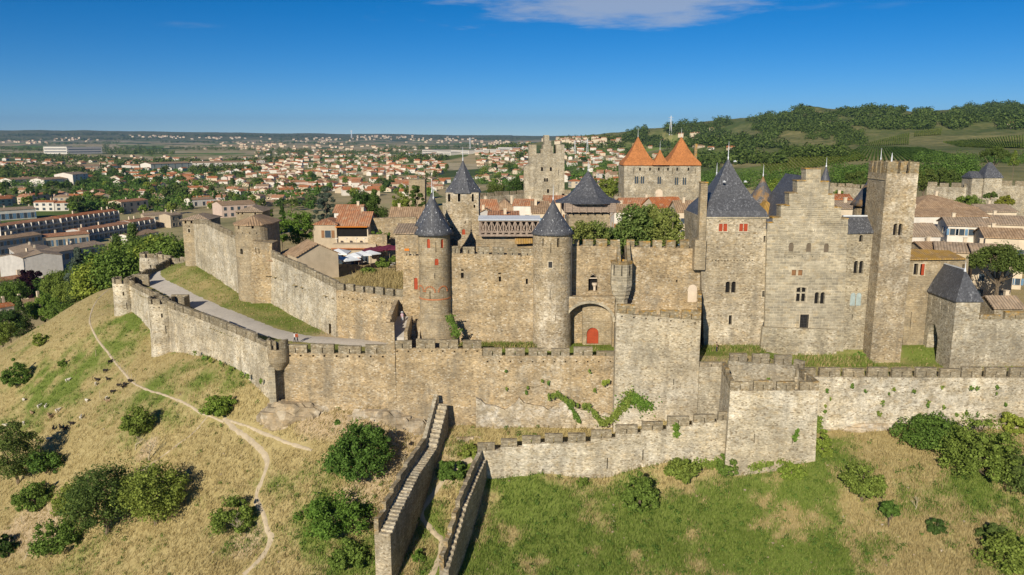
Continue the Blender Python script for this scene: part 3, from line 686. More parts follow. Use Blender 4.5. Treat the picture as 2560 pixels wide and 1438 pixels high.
def wall_run(name, label, pts, sill, zbot, thick=2., pitch=3.2, gap=.6, mh=1.15, mat='rubble', mmat='merlon', cap='merlon', walk=1., batter=0., inn=1, slit=True, holes=None, start=.1, merlons=None, skip=()):
    n = len(pts); sl = sill if isinstance(sill, (list, tuple)) else [sill] * n; zb = zbot if isinstance(zbot, (list, tuple)) else [zbot] * n
    t = thing(name, label, 'wall', (pts[n // 2][0], pts[n // 2][1], min(zb)))
    m = MB(); sweep(m, pts, [[(-batter * inn, zb[i]), (0, sl[i] - 3), (0, sl[i]), (.6 * inn, sl[i]), (.6 * inn, sl[i] - walk), (thick * inn, sl[i] - walk), (thick * inn, zb[i])] for i in range(n)])
    body = m.obj('wall_body', M[mat], t)
    H = MB()
    for i in range(n - 1):
        a, b = Vector(pts[i]), Vector(pts[i + 1]); L = (b - a).length; d = (b - a) / L; nn = Vector((-d.y, d.x)) * inn; rz = math.atan2(d.y, d.x)
        if merlons is None and i not in skip:
            s = start; c = max(1, round((L - start * 2) / pitch)); pt = (L - start * 2 + gap) / c
            for k in range(c):
                wd = pt - gap
                mid = s + pt * k + wd / 2; q = a + d * mid + nn * .3; z = sl[i] + (sl[i + 1] - sl[i]) * mid / L
                put_merlon(t, (q.x, q.y, z), rz, wd, mh, .56, mmat, cap, slit)
        if holes:
            zo, spc, sz = holes; c = int(L / spc)
            for k in range(c):
                mid = (k + .5) * L / c + rnd.uniform(-.1, .1); q = a + d * mid; z = sl[i] + (sl[i + 1] - sl[i]) * mid / L + zo
                H.prism(rectp(sz, sz), (q.x, q.y, z), (d.x, d.y, 0), (nn.x, nn.y, 0), -.4, .5)
    cut(body, H)
    return t, body
def cone(parent, cx, cy, Re, z0, z1, mat='slate', n=40, rot=0, flare=1., finial=2.2, name='roof', sx=1, sy=1, studs=0, prof=None):
    H = z1 - z0; m = MB()
    prof = prof or [(.92, -1), (1, -1), (1 - .13 * flare, .09), (.64, .3), (.36, .58), (.14, .84)]
    m.lathe(n, [(Re * r, z0 + H * f if f >= 0 else z0 - .11) for r, f in prof] + [(.09, z1)], cx, cy, rot, sx, sy)
    r = m.obj(name, M[mat], parent, smooth=False, cyl=None if n < 12 else Re * .7)
    if n >= 12:
        bm = bmesh.new(); bm.from_mesh(r.data)
        for f in bm.faces: f.smooth = True
        bm.to_mesh(r.data); bm.free()
    if finial:
        f = MB(); f.lathe(8, [(.22, z1 - .5), (.08, z1 + .05), (.13, z1 + .25), (.06, z1 + .4), (.045, z1 + finial * .6), (.015, z1 + finial)], cx, cy)
        f.obj('finial', M['lead'], r)
    if studs:
        s = MB()
        for lev, c in ((.12, studs), (.42, studs * 2 // 3), (.62, studs // 2)):
            rr = np.interp(lev, [0, .09, .3, .58, .84, 1], [1, .87, .64, .36, .14, .02]) * Re
            for i in range(c):
                a = 2 * math.pi * (i + .3 * lev) / c; x, y, z = cx + rr * math.cos(a), cy + rr * math.sin(a), z0 + lev * H
                s.box(x - .04, x + .04, y - .04, y + .04, z - .07, z + .07)
        s.obj('lead_vents', M['lead'], r, kind='stuff')
    return r
def round_tower(name, label, u, vref, Y, wpx, v_top, v_bot, mat, wins=(), roof=None, talus=None, zbot=None, cat='tower', up=None):
    k = mpp(u, vref, Y); Rr = wpx * k / 2; c = P(u, vref, Y); c.y = Y + Rr; c.x = c.x * (Y + Rr) / Y if abs(c.x) > 0 else 0
    zt = P(u, v_top, Y).z; zb = P(u, v_bot, Y).z if zbot is None else zbot
    t = thing(name, label, cat, (c.x, c.y, zb))
    prof = [(Rr * (1.03 if not talus else 1.0), zb), (Rr, zb + (zt - zb) * .3), (Rr, zt)]
    if talus: zt2 = P(u, talus[0], Y).z; prof = [(Rr * talus[1], zb), (Rr * talus[1] * .93, zb + (zt2 - zb) * .55), (Rr * 1.06, zt2), (Rr, zt2 + .25), (Rr, zt)]
    if up: prof[-1:] = [(Rr, zt - up), (Rr * 1.02, zt - up + .05), (Rr * 1.02, zt)]
    m = MB(); m.lathe(48, prof, c.x, c.y); body = m.obj('tower_wall', M[mat], t, cyl=Rr)
    def frame(uu, vv):
        sn = max(-.95, min(.95, (uu - u) / (wpx / 2))); a = math.asin(sn); n = Vector((-math.sin(a), math.cos(a), 0)); tt = Vector((math.cos(a), math.sin(a), 0))
        z = P(u, vv, Y + Rr * (1 - math.cos(a)) * .9).z
        return Vector((c.x, c.y, z)) - n * Rr, tt, n, k
    windows(t, body, wins, frame=frame, cyl=Rr)
    if roof:
        zr = P(u, roof[0], Y + Rr).z; cone(t, c.x, c.y, Rr * roof[1], zt, zr, roof[2] if len(roof) > 2 else 'slate', studs=11)
    return t, c, Rr, zt, body
def hip_roof(parent, x0, x1, y0, y1, z0, z1, ridge, mat, axis='x', name='roof', rz=0, over=.12):
    m = MB(); cx, cy = (x0 + x1) / 2, (y0 + y1) / 2
    if axis == 'x': rg = [(cx - ridge / 2, cy, z1), (cx + ridge / 2, cy, z1)]
    else: rg = [(cx, cy - ridge / 2, z1), (cx, cy + ridge / 2, z1)]
    vs = [(x0, y0, z0), (x1, y0, z0), (x1, y1, z0), (x0, y1, z0)] + rg + [(x0, y0, z0 - over), (x1, y0, z0 - over), (x1, y1, z0 - over), (x0, y1, z0 - over)]
    fs = [(0, 1, 5, 4), (1, 2, 5), (2, 3, 4, 5), (3, 0, 4)] if axis == 'x' else [(0, 1, 4), (1, 2, 5, 4), (2, 3, 5), (3, 0, 4, 5)]
    fs += [(6, 7, 1, 0), (7, 8, 2, 1), (8, 9, 3, 2), (9, 6, 0, 3), (9, 8, 7, 6)]
    m.add(vs, fs); return m.obj(name, M[mat] if isinstance(mat, str) else mat, parent)

# ------------------------------------------------------------------ castle front, left part
YC = 120.
tw1, c1, R1_, z1, b1 = round_tower('round_tower', 'slender round castle tower with slate cone, red shutters and ivied base', 1087, 690, 117.4, 79, 588, 872, 'tower',
    [('redarch', 1077, 609, 8, 23), ('redarch', 1110, 609, 8, 23), ('redarch', 1096, 655, 10, 17), ('slit', 1058, 617, 1.5, 26), ('slit', 1095, 619, 1.5, 26), ('slit', 1078, 738, 1.6, 25), ('slit', 1111, 739, 1.6, 25), ('slit', 1054, 662, 1.5, 20), ('slit', 1091, 690, 1.2, 14)],
    (498, 1.27), (792, 1.5), zbot=-.5, up=3.2)
m = MB(); zb = P(1087, 752, 117.4).z; m.lathe(48, [(R1_ + .01, zb), (R1_ + .06, zb + .04), (R1_ + .06, zb + .2), (R1_ + .01, zb + .24)], c1.x, c1.y, cap=False); m.obj('brick_band', M['brickred'], tw1)
for uu in (1078, 1111, 1053):
    a = math.asin((uu - 1087) / 40); m = MB(); za = P(uu, 729, 117.6).z
    for i in range(9):
        b = math.pi * i / 8; aa = a + .78 * math.cos(b) / R1_; zz = za + .78 * math.sin(b); x, y = c1.x + (R1_ + .01) * math.sin(aa), c1.y - (R1_ + .01) * math.cos(aa)
        m.box(x - .11, x + .11, y - .1, y + .1, zz - .1, zz + .1, rz=aa)
    m.obj('brick_arch', M['brickred'], tw1)
tw2, c2, R2_, z2, b2 = round_tower('round_tower', 'broad round castle tower with slate cone beside the red arched door', 1381, 700, 117.2, 99, 588, 884, 'tower_rough',
    [('rect', 1355, 606, 4, 19), ('rect', 1392, 607, 6, 22), ('rect', 1424, 605, 5, 19), ('grille', 1373, 662, 10, 15), ('slit', 1373, 736, 1.8, 24), ('slit', 1388, 794, 1.6, 16), ('slit', 1338, 618, 1.5, 22), ('slit', 1374, 620, 1.5, 27), ('slit', 1412, 620, 1.5, 25)],
    (500, 1.13), None, zbot=-.5, up=3.)
m = MB(); a = math.radians(66); x, y = c2.x + (R2_ + .1) * math.sin(a), c2.y - (R2_ + .1) * math.cos(a); m.tube([(x, y, P(1432, 745, 120).z), (x, y, z2)], .12); m.obj('drain_pipe', M['iron'], tw2)
twb, cb, Rb, zbk, _ = round_tower('round_tower', 'round castle tower half hidden behind the red shuttered tower', 1081, 560, 127, 74, 566, 700, 'tower', [], (482, 1.24), zbot=0)
C1, _ = facade('curtain_wall', 'tall rubble castle curtain between two round towers', [(1112, 905), (1112, 633), (1345, 640), (1345, 905)], YC, 2.2, 'rubble',
    [('rect', 1156, 676, 6, 4), ('rect', 1156, 689, 7, 14), ('rect', 1250, 698, 5.5, 13), ('rect', 1249, 684, 7, 4), ('rect', 1317, 704, 5.5, 14)] + [('rect', 1303, 640, 3, 4), ('rect', 1310, 658, 2, 3), ('rect', 1180, 825, 2.5, 3), ('rect', 1255, 828, 2.5, 3), ('rect', 1215, 806, 2.5, 3)], 'wall')
for i in range(6):
    u0, u1 = [(1127, 1150), (1157, 1187), (1194, 1223), (1231, 1260), (1267, 1296), (1303, 1334)][i]; v = 632 + i * 1.3; p = P((u0 + u1) / 2, v + 1, YC + .35); k = mpp(u0, v, YC)
    put_merlon(C1, p, 0, (u1 - u0) * k, 17 * k, .6, 'merlon')
C0, b0 = facade('curtain_wall', 'low castle wall with a red arched door left of slender tower', [(1008, 880), (1008, 640), (1066, 640), (1066, 880)], 121.2, 2., 'rubble', [('redarch', 1040, 709, 9, 30)], 'wall')
for u0, u1 in ((1012, 1023), (1029, 1040)): p = P((u0 + u1) / 2, 640, 121.8); put_merlon(C0, p, 0, (u1 - u0) * .062, .6, .5)
# behind: square tower with tent roof, hoarding
ST = thing('square_tower', 'square stone tower with open belfry and steep slate tent roof', 'tower', P(1156, 620, 133)); ST.location.z = 3
x0, x1 = P(1115, 520, 133).x, P(1197, 520, 133).x; zt = P(1156, 482, 133).z; m = MB(); m.box(x0, x1, 133, 133 + (x1 - x0), 3, zt); b = m.obj('tower_wall', M['tower_rough'], ST)
windows(ST, b, [('rect', 1148, 495, 7, 19), ('rect', 1182, 495, 5, 19), ('rect', 1123, 495, 6, 19), ('rect', 1186, 516, 4, 8), ('slit', 1163, 556, 2, 7), ('redarch', 1159, 580, 8, 14), ('rect', 1130, 570, 3, 6)], 133)
cone(ST, (x0 + x1) / 2, 133 + (x1 - x0) / 2, (x1 - x0) * .6, zt, P(1156, 402, 135.5).z, 'slate', 8, R(22.5), .8, 2.4, studs=8)
BW, bwb = facade('inner_wall', 'plain upper castle wall below the timber gallery', [(1190, 660), (1190, 590), (1345, 594), (1345, 660)], 128, 1.5, 'tower', [], 'wall')
m = MB(); a0, a1 = P(1287, 607, 127.6), P(1331, 605, 127.6); zz = P(1300, 596, 128).z
m.add([(a0.x, 126.9, a0.z), (a1.x, 126.9, a1.z), (a1.x, 128.4, zz + .6), (a0.x, 128.4, zz + .6), (a0.x, 126.9, a0.z - .15), (a1.x, 126.9, a1.z - .15), (a1.x, 128.4, zz + .4), (a0.x, 128.4, zz + .4)], [(0, 1, 2, 3), (4, 7, 6, 5), (0, 4, 5, 1), (1, 5, 6, 2), (2, 6, 7, 3), (3, 7, 4, 0)])
m.obj('tile_roof', M['tile_yellow'], BW)
HG = thing('timber_gallery', 'weathered timber gallery with crossed braces on the castle wall', 'gallery', P(1270, 592, 127.2))
g0, g1 = P(1200, 592, 127), P(1346, 595, 127); zl = P(1270, 589, 127).z; zm = P(1270, 580, 127).z; zh = P(1270, 552, 127).z
def beam(parent, a, b, r, mat='wood', name='beam'):
    m = MB(); a, b = Vector(a), Vector(b); d = (b - a).normalized(); s = d.cross(VY).normalized() * r; q = VY * r
    m.add([a + s + q, a - s + q, a - s - q, a + s - q, b + s + q, b - s + q, b - s - q, b + s - q], [(0, 1, 2, 3), (4, 7, 6, 5), (0, 4, 5, 1), (1, 5, 6, 2), (2, 6, 7, 3), (3, 7, 4, 0)]); return m.obj(name, M[mat], parent)
NB = 10
for i in range(NB + 1):
    x = g0.x + (g1.x - g0.x) * i / NB
    beam(HG, (x, 127, zl), (x, 127, zh), .13, name='post'); beam(HG, (x, 126.9, zl - .18), (x, 129.4, zl - .18), .13, name='joist')
    if i < NB:
        x2 = g0.x + (g1.x - g0.x) * (i + 1) / NB
        beam(HG, (x, 127.02, zl), (x2, 127.02, zh), .075, name='brace'); beam(HG, (x2, 127.05, zl), (x, 127.05, zh), .075, name='brace')
beam(HG, (g0.x, 126.95, zl), (g1.x, 126.95, zl), .14, name='rail'); beam(HG, (g0.x, 126.95, zm), (g1.x, 126.95, zm), .1, name='rail'); beam(HG, (g0.x, 126.95, zh), (g1.x, 126.95, zh), .13, name='rail')
m = MB(); m.box(g0.x, g1.x, 126.9, 129.3, zl + .14, zl + .2); m.obj('floor_boards', M['wood'], HG)
m = MB(); m.add([(g0.x - .3, 126.5, zh + .1), (g1.x + .3, 126.5, zh + .1), (g1.x + .3, 129.6, zh + .5), (g0.x - .3, 129.6, zh + .5), (g0.x - .3, 126.5, zh + .22), (g1.x + .3, 126.5, zh + .22), (g1.x + .3, 129.6, zh + .62), (g0.x - .3, 129.6, zh + .62)], [(0, 3, 2, 1), (4, 5, 6, 7), (0, 1, 5, 4), (1, 2, 6, 5), (2, 3, 7, 6), (3, 0, 4, 7)]); m.obj('roof', M['lead'], HG)
m = MB(); m.box(g0.x, g1.x, 129.3, 129.6, zl, zh); m.obj('back_wall', M['wood_dark'], HG)

# right of the broad tower: wall with traceried window, arch and red door
R1w, r1b = facade('curtain_wall', 'castle wall with pointed window above a deep arch', [(1424, 905), (1424, 615), (1550, 617), (1550, 905)], 121.2, 2.2, 'rubble', [('point', 1482, 705, 23, 46)], 'wall')
for u0, u1 in ((1437, 1447), (1457, 1482), (1491, 1516), (1525, 1547)): p = P((u0 + u1) / 2, 617, 121.6); k = .0635; put_merlon(R1w, p, 0, (u1 - u0) * k, 1.05, .6, 'merlon_lichen', 'lichen_cap', False)
m = MB(); p = P(1486, 728, 121.8); m.lathe(10, [(.2, p.z), (.2, p.z + .7), (.42, p.z + 1.1), (.42, p.z + 1.35)], p.x, 121.7); m.obj('stone_capital', M['paleinfill'], R1w)
m = MB(); k = mpp(1482, 705, 121.2); o = P(1482, 728, 121.2)
m.prism(rectp(22 * k, .14), o + VZ * 31.5 * k, VX, VY, .1, .3)
for s in (-1, 1): m.prism([(s * 11 * k, 31 * k), (s * 10 * k, 31 * k), (s * 5.5 * k, 37 * k), (0, 45 * k), (0, 43 * k), (s * 6.6 * k, 36 * k)], o, VX, VY, .12, .28)
m.obj('tracery', M['paleinfill'], R1w)
# the arch: a thick front with an arched opening and a recessed door wall
ar = P(1473, 905, 118.6); AR = thing('gate_arch', 'wide stone arch sheltering the red castle door', 'arch', (ar.x, 119.6, 0))
L, Rr_ = P(1413, 800, 118.6).x, P(1536, 800, 118.6).x; zt = P(1470, 742, 118.6).z; za = P(1470, 759, 118.6).z; zs = P(1470, 805, 118.6).z; ox0, ox1 = P(1416, 800, 118.6).x, P(1532, 800, 118.6).x; cxa = (ox0 + ox1) / 2; ra = (ox1 - ox0) / 2
prof = [(L, -.5), (ox0, -.5)] + [(cxa - ra * math.cos(math.pi * i / 16), zs + (za - zs) * math.sin(math.pi * i / 16)) for i in range(17)] + [(ox1, -.5), (Rr_, -.5), (Rr_, zt), (L, zt)]
m = MB(); m.prism(prof, (0, 118.6, 0), VX, VY, 0, 1.1); m.obj('arch_front', M['rubble'], AR)
m = MB(); rr = [(cxa - (ra + .02) * math.cos(math.pi * i / 16), zs + (za - zs + .02) * math.sin(math.pi * i / 16)) for i in range(17)]; r2 = [(cxa - (ra + .45) * math.cos(math.pi * i / 16), zs + (za - zs + .42) * math.sin(math.pi * i / 16)) for i in range(17)]
m.prism(rr + r2[::-1], (0, 118.6, 0), VX, VY, -.06, .5); m.obj('arch_ring', M['ashlar'], AR)
m = MB(); m.prism([(P(1456, 905, 120.3).x, -.5), (P(1536, 905, 120.3).x, -.5), (P(1536, 742, 120.3).x, zt - .6), (P(1456, 742, 120.3).x, zt - .6)], (0, 120.1, 0), VX, VY, 0, .9); b = m.obj('door_wall', M['tower'], AR); windows(AR, b, [('door', 1481, 839, 30, 42)], 120.1)
m = MB(); m.box(cxa - .9, cxa + 1.3, 118.9, 120.05, -.3, P(1481, 866, 119.8).z); m.obj('door_step', M['gravel'], AR)

# corner turret on corbels
TT_ = thing('corner_turret', 'corbelled octagonal corner turret with lichened rim', 'turret', P(1556, 800, 119.2)); p0 = P(1556, 700, 118.2); k = mpp(1556, 700, 118.2)
zz = lambda v: P(1556, v, 118.2).z; hw = 26 * k
m = MB(); m.lathe(8, [(hw * .68, zz(880)), (hw * .68, zz(752)), (hw * .8, zz(748)), (hw * .8, zz(742)), (hw * .9, zz(739)), (hw * .9, zz(732)), (hw * 1.0, zz(729)), (hw * 1.0, zz(722)), (hw * 1.08, zz(718)), (hw * 1.06, zz(660))], p0.x, 119.6, R(22.5)); m.obj('turret_wall', M['ashlar'], TT_)
m = MB(); m.lathe(8, [(hw * 1.1, zz(662)), (hw * 1.12, zz(656)), (hw * .8, zz(655)), (hw * .78, zz(662))], p0.x, 119.6, R(22.5)); m.obj('lichen_rim', M['lichen_cap'], TT_)
for a in (-.9, -.1, .75):
    x, y = p0.x + hw * 1.0 * math.sin(a), 119.6 - hw * 1.0 * math.cos(a); m = MB(); m.box(x - .06, x + .06, y - .06, y + .06, zz(690), zz(664), rz=a); m.obj('arrow_slit', M['dark'], TT_)
R2w, r2b = facade('curtain_wall', 'long castle wall with crenels and a blocked arched window', [(1566, 905), (1566, 618), (1750, 622), (1750, 905)], 121.6, 2.2, 'rubble', [('rect', 1692, 703, 4, 7), ('blocked', 1730, 733, 23, 45)], 'wall')
for u0, u1 in ((1566, 1585), (1597, 1625), (1631, 1654), (1664, 1688), (1698, 1722), (1730, 1750)): p = P((u0 + u1) / 2, 619.5, 122); put_merlon(R2w, p, 0, (u1 - u0) * .0635, 1.05, .6, 'merlon_lichen', 'lichen_cap', False)
m = MB(); xa, xb = P(1535, 640, 121).x, P(1566, 640, 121).x     # the raked flank above the turret
m.prism([(0, P(1540, 600, 121).z), (0, P(1540, 660, 119.4).z), (-2.2, P(1540, 660, 119.4).z)], (xa + .4, 121.4, 0), VY, VX, 0, .5); m.prism([(0, P(1566, 604, 121).z), (0, P(1566, 660, 119.4).z), (-2.2, P(1540, 660, 119.4).z)], (xb, 121.4, 0), VY, VX, 0, .5)
m.obj('raked_flank', M['merlon_lichen'], R2w)

# ------------------------------------------------------------------ barbican block in front
BKx = [P(1538, 900, 111).x, P(1748, 900, 111).x]
sl = [P(1570, 783, 111).z, P(1745, 802, 111).z]
BK, bkb = wall_run('barbican_wall', 'high barbican wall with lichened merlons below the corner turret', [(BKx[0], 111), (BKx[1], 111), (P(1743, 800, 121).x + .6, 121.3)], [sl[0], sl[1], sl[1] + 1.6], -14, 1.5, 3.3, .55, 1.15, 'rubble_pale', 'merlon_lichen', 'lichen_cap', 2.5, inn=1, holes=(-.55, 1.65, .24))
m = MB(); m.box(P(1552, 900, 112.6).x, BKx[1] - 1.2, 112.6, 121.5, -1, sl[0] - 2.6); m.obj('terrace_floor', M['rubble_dark'], BK)
H = MB()
for u, v, h in ((1684, 963, 17),): H.prism(rectp(.14, h * .058), P(u, v, 111), VX, VY, -.4, .6)
cut(bkb, H)

# ------------------------------------------------------------------ palace: slate roofed block, stepped gable, tall tower
PA, pab = facade('palace_block', 'pale stone palace block under a steep slate hip roof', [(1762, 915), (1748, 541), (1916, 541), (1906, 915)], 121, 11, 'palace',
    [('redpair', 1807, 569, 21, 19), ('redpair', 1858, 569, 21, 19), ('twin', 1826, 718, 26, 29), ('rect', 1825, 800, 8, 24), ('rect', 1909, 735, 8, 15), ('pale', 1799, 872, 11, 27), ('rect', 1911, 598, 5, 16)]
    + [('rect', 1782 + i * 7.6, 651 + (i % 3) * .5, 3.2, 2.6) for i in range(14)] + [('rect', u, 552, 2, 2) for u in (1785, 1822, 1862)])
zt = P(1838, 541, 121).z; xl, xr = P(1751, 541, 121).x, P(1921, 541, 121).x
r = cone(PA, (xl + xr) / 2, 121 + 5.2, (xr - xl) / 2 * 1.414 * 1.0, zt + .05, P(1838, 398, 126).z, 'slate', 4, R(45), .55, 2.8, sx=1., sy=1.04)
for uu, vv in ((1838, 405), (1811, 456), (1864, 456)):
    m = MB(); p = P(uu, vv, 124.2 if vv < 420 else 122.9); m.add([(p.x - .3, p.y, p.z), (p.x + .3, p.y, p.z), (p.x, p.y - .1, p.z + .3), (p.x, p.y + .8, p.z + .2)], [(0, 1, 2), (0, 2, 3), (1, 3, 2), (0, 3, 1)]); m.obj('roof_vent', M['lead'], r)
m = MB(); m.box(xl - .05, xr + .05, 120.75, 121.02, zt - .32, zt - .06); m.obj('cornice', M['ashlar'], PA)
m = MB(); e = lambda u, v: P(u, v, 120.85); m.tube([e(1926, 572), e(1921, 600), e(1912, 800), e(1906, 818), e(1903, 880)], .09); m.obj('drain_pipe', M['iron'], PA)
CH = thing('chimney_buttress', 'narrow ashlar buttress rising as a chimney beside the palace', 'chimney', P(1752, 690, 120.6)); m = MB(); q0, q1 = P(1738, 600, 120.2), P(1766, 600, 120.2)
m.box(q0.x, q1.x, 120.2, 122.6, P(1750, 675, 120.2).z, P(1750, 600, 120.2).z); q0, q1 = P(1751, 500, 120.6), P(1768, 500, 120.6); m.box(q0.x, q1.x, 120.6, 121.9, P(1750, 601, 120.2).z, P(1750, 458, 120.6).z); m.obj('shaft', M['tower'], CH)
m = MB(); m.box(q0.x - .08, q1.x + .08, 120.5, 122, P(1750, 458, 120.6).z, P(1750, 458, 120.6).z + .18); m.obj('cap', M['lichen_cap'], CH)
steps = [(1908, 950), (1919, 557), (1932, 557), (1932, 545), (1952, 545), (1952, 515), (1973, 515), (1973, 484), (1993, 484), (1993, 453), (2015, 453), (2015, 423), (2052, 423), (2052, 455), (2071, 455), (2071, 487), (2086, 487), (2086, 520), (2103, 520), (2103, 548), (2120, 548), (2120, 578), (2117, 600), (2106, 950)]
PB, pbb = facade('gabled_palace', 'tall grey ashlar palace front with a stepped gable', steps, 120.4, 2., 'ashlar',
    [('blind', 1977, 618, 12, 22), ('blind', 2021, 619, 12, 22), ('blind', 2065, 620, 12, 22), ('brown', 1984, 682, 11, 14), ('brown', 2000, 682, 11, 14), ('cross', 2001, 736, 27, 36), ('twin', 2048, 745, 26, 30), ('grille', 2009, 804, 22, 37)]
    + [('rect', u, 642, 3, 2) for u in (1962, 1987, 2006, 2031, 2050, 2075)])
m = MB()
for (ua, va), (ub, vb) in zip(steps[1:], steps[2:-3]):
    if va == vb: a, b = P(ua, va, 120.4), P(ub, vb, 120.4); m.box(a.x - .08, b.x + .08, 120.3, 122.5, a.z, a.z + .15)
m.obj('gable_coping', M['lichen_cap'], PB)
m = MB(); a, b = P(1906, 818, 119.9), P(2092, 824, 119.9); m.prism([(a.x, a.z), (a.x - .3, -4), (b.x + .3, -4), (b.x, b.z)], (0, 119.7, 0), VX, VY, 0, .8); m.obj('talus', M['palace_grey'], PB)
# lower facade of the gabled front is coarser than its ashlar top
m = MB(); a, b, c_, d_ = P(1914, 642, 120.36), P(2108, 644, 120.36), P(2100, 815, 120.36), P(1908, 815, 120.36)
# ashlar blocks of the gable set a little proud
blk = {}
kk = mpp(2010, 520, 120.4)
cand = []
for row in range(44):
    v = 648 - (row + 1) * 5.1; zc_ = 1 if row % 2 else 0
    u = 1930 + zc_ * 8
    while u < 2120:
        wv = rnd.choice((12, 15, 18)); 
        lim = [(545, 1932, 2120), (515, 1952, 2103), (484, 1973, 2086), (453, 1993, 2071), (423, 2015, 2052)]
        lo, hi = (1932, 2118)
        for vv, l0, h0 in lim:
            if v < vv + 32 and v >= vv + 1: lo, hi = l0, h0
        clear = not any(abs(u + wv / 2 - uu) < 13 and abs(v - 618) < 16 for uu in (1977, 2021, 2065)) and not abs(v - 643) < 5
        if u > lo + 1 and u + wv < hi - 1 and v > 426 and clear and rnd.random() < .62: cand.append((u, v, wv))
        u += wv + 1.3
rnd.shuffle(cand)
for u, v, wv in cand[:290]:
    if wv not in blk: mm = MB(); mm.box(-wv * kk / 2, wv * kk / 2, -.05, .06, -4.2 * kk / 2, 4.2 * kk / 2); blk[wv] = mm.mesh('stone_block', M['ashlar'])
    o = bpy.data.objects.new('stone_block', blk[wv]); COL.objects.link(o); o.parent = PB; p = P(u + wv / 2, v, 120.4); p.y = 120.4 + rnd.uniform(0, .03); o.location = p - PB.location
# gable roof behind
m = MB(); rx, rz_ = P(2030, 440, 122.6).x, P(2030, 442, 122.6).z; lx, lz = P(1940, 560, 122.6).x, P(1940, 560, 122.6).z; rx2 = P(2112, 560, 122.6).x
m.prism([(lx, lz), (rx2, lz), (rx, rz_)], (0, 122.5, 0), VX, VY, 0, 12); m.obj('roof', M['slate'], PB)
m = MB(); m.box(lx, rx2, 122.4, 134, -2, lz - .02); m.obj('hall_walls', M['palace_grey'], PB)
PCo, pcb = facade('palace_wing', 'narrow palace wing with slate lean-to and blue shutters beside tall tower', [(2104, 950), (2112, 581), (2196, 581), (2170, 950)], 120.8, 6, 'palace_grey',
    [('arch', 2152, 596, 9, 17), ('twin', 2145, 668, 24, 32), ('twinblue', 2138, 748, 26, 33), ('slit', 2130, 792, 2.5, 12)])
m = MB(); a, b, c_, d_ = P(2108, 582, 120.5), P(2192, 580, 120.5), P(2180, 540, 123.2), P(2108, 540, 123.2)
m.add([a, b, c_, d_, a - VZ * .2, b - VZ * .2, c_ - VZ * .3, d_ - VZ * .3], [(0, 1, 2, 3), (4, 7, 6, 5), (0, 4, 5, 1), (1, 5, 6, 2), (2, 6, 7, 3), (3, 7, 4, 0)]); m.obj('roof', M['slate'], PCo)
m = MB(); m.box(d_.x, c_.x, 123.1, 123.4, d_.z - .3, d_.z + .12); m.obj('ridge_flashing', M['lead'], PCo)
m = MB(); a, b = P(1917, 548, 120.7), P(1931, 572, 120.7); m.box(a.x, b.x, 120.7, 122, b.z, a.z); o = m.obj('slate_cheek', M['slate'], PA)
# tall square tower
PT = thing('tall_square_tower', 'tallest square stone tower with crenellated top and twin window', 'tower', P(2240, 915, 118)); PT.location.z = -3
xa, xb = P(2211, 500, 118).x, P(2290, 500, 118).x; zt = P(2250, 434, 118).z; m = MB(); m.box(xa, xb, 118, 124.2, -3, zt); b = m.obj('tower_wall', M['tower_rough'], PT)
windows(PT, b, [('twin', 2243, 574, 23, 29)], 118)
zc_ = P(2250, 405, 118).z
k = (xb - xa)
def solidmerlon(x0, x1, y0, y1): m = MB(); m.box(x0, x1, y0, y1, zt, zc_ + rnd.uniform(-.05, .05)); m.obj('merlon', M['merlon_lichen'], PT)
for f0, f1 in ((0, .33), (.42, .60), (.70, 1)): solidmerlon(xa + k * f0, xa + k * f1, 118, 118.5)
for f0, f1 in ((.1, .28), (.36, .5), (.58, .72), (.8, 1)): solidmerlon(xa, xa + .5, 118 + 6.2 * f0, 118 + 6.2 * f1)
for f0, f1 in ((.1, .4), (.55, 1)): solidmerlon(xb - .5, xb, 118 + 6.2 * f0, 118 + 6.2 * f1)
for f0, f1 in ((.12, .4), (.5, .85)): solidmerlon(xa + k * f0, xa + k * f1, 123.7, 124.2)
m = MB(); m.lathe(8, [(.16, zc_ - .5), (.1, zc_ + .6), (.02, zc_ + 1.3)], xa + 2, 121); m.obj('finial', M['lead'], PT)
# the lichened machicolation line on the left face
m = MB(); zz_ = P(2185, 447, 119).z
for i in range(12): y = 118.3 + i * .5; m.box(xa - .12, xa, y, y + .3, zz_ - .2, zz_)
m.obj('corbel_row', M['merlon'], PT, kind='stuff')
# block right of it with lichened tile roof
PE, peb = facade('palace_annex', 'stone annex with yellow lichened tile roof right of tallest tower', [(2252, 950), (2268, 648), (2422, 648), (2400, 950)], 122.5, 8, 'tower', [('rect', 2288, 673, 11, 28), ('rect', 2304, 674, 11, 28), ('slit', 2275, 800, 2, 42), ('rect', 2408, 668, 6, 14)])
m = MB(); a, b = P(2298.5, 674, 122.3), P(2310, 674, 122.3); m.box(a.x + .32, a.x + .72, 122.2, 122.32, a.z - .9, a.z + .9); m.obj('shutter', M['red'], PE)
m = MB(); a, b, c_, d_ = P(2262, 648, 122), P(2415, 646, 122), P(2372, 626, 126), P(2268, 622, 126)
m.add([a, b, c_, d_, a - VZ * .2, b - VZ * .2, c_ - VZ * .3, d_ - VZ * .3], [(0, 1, 2, 3), (4, 7, 6, 5), (0, 4, 5, 1), (1, 5, 6, 2), (2, 6, 7, 3), (3, 7, 4, 0)]); m.obj('roof', M['tile_yellow'], PE)
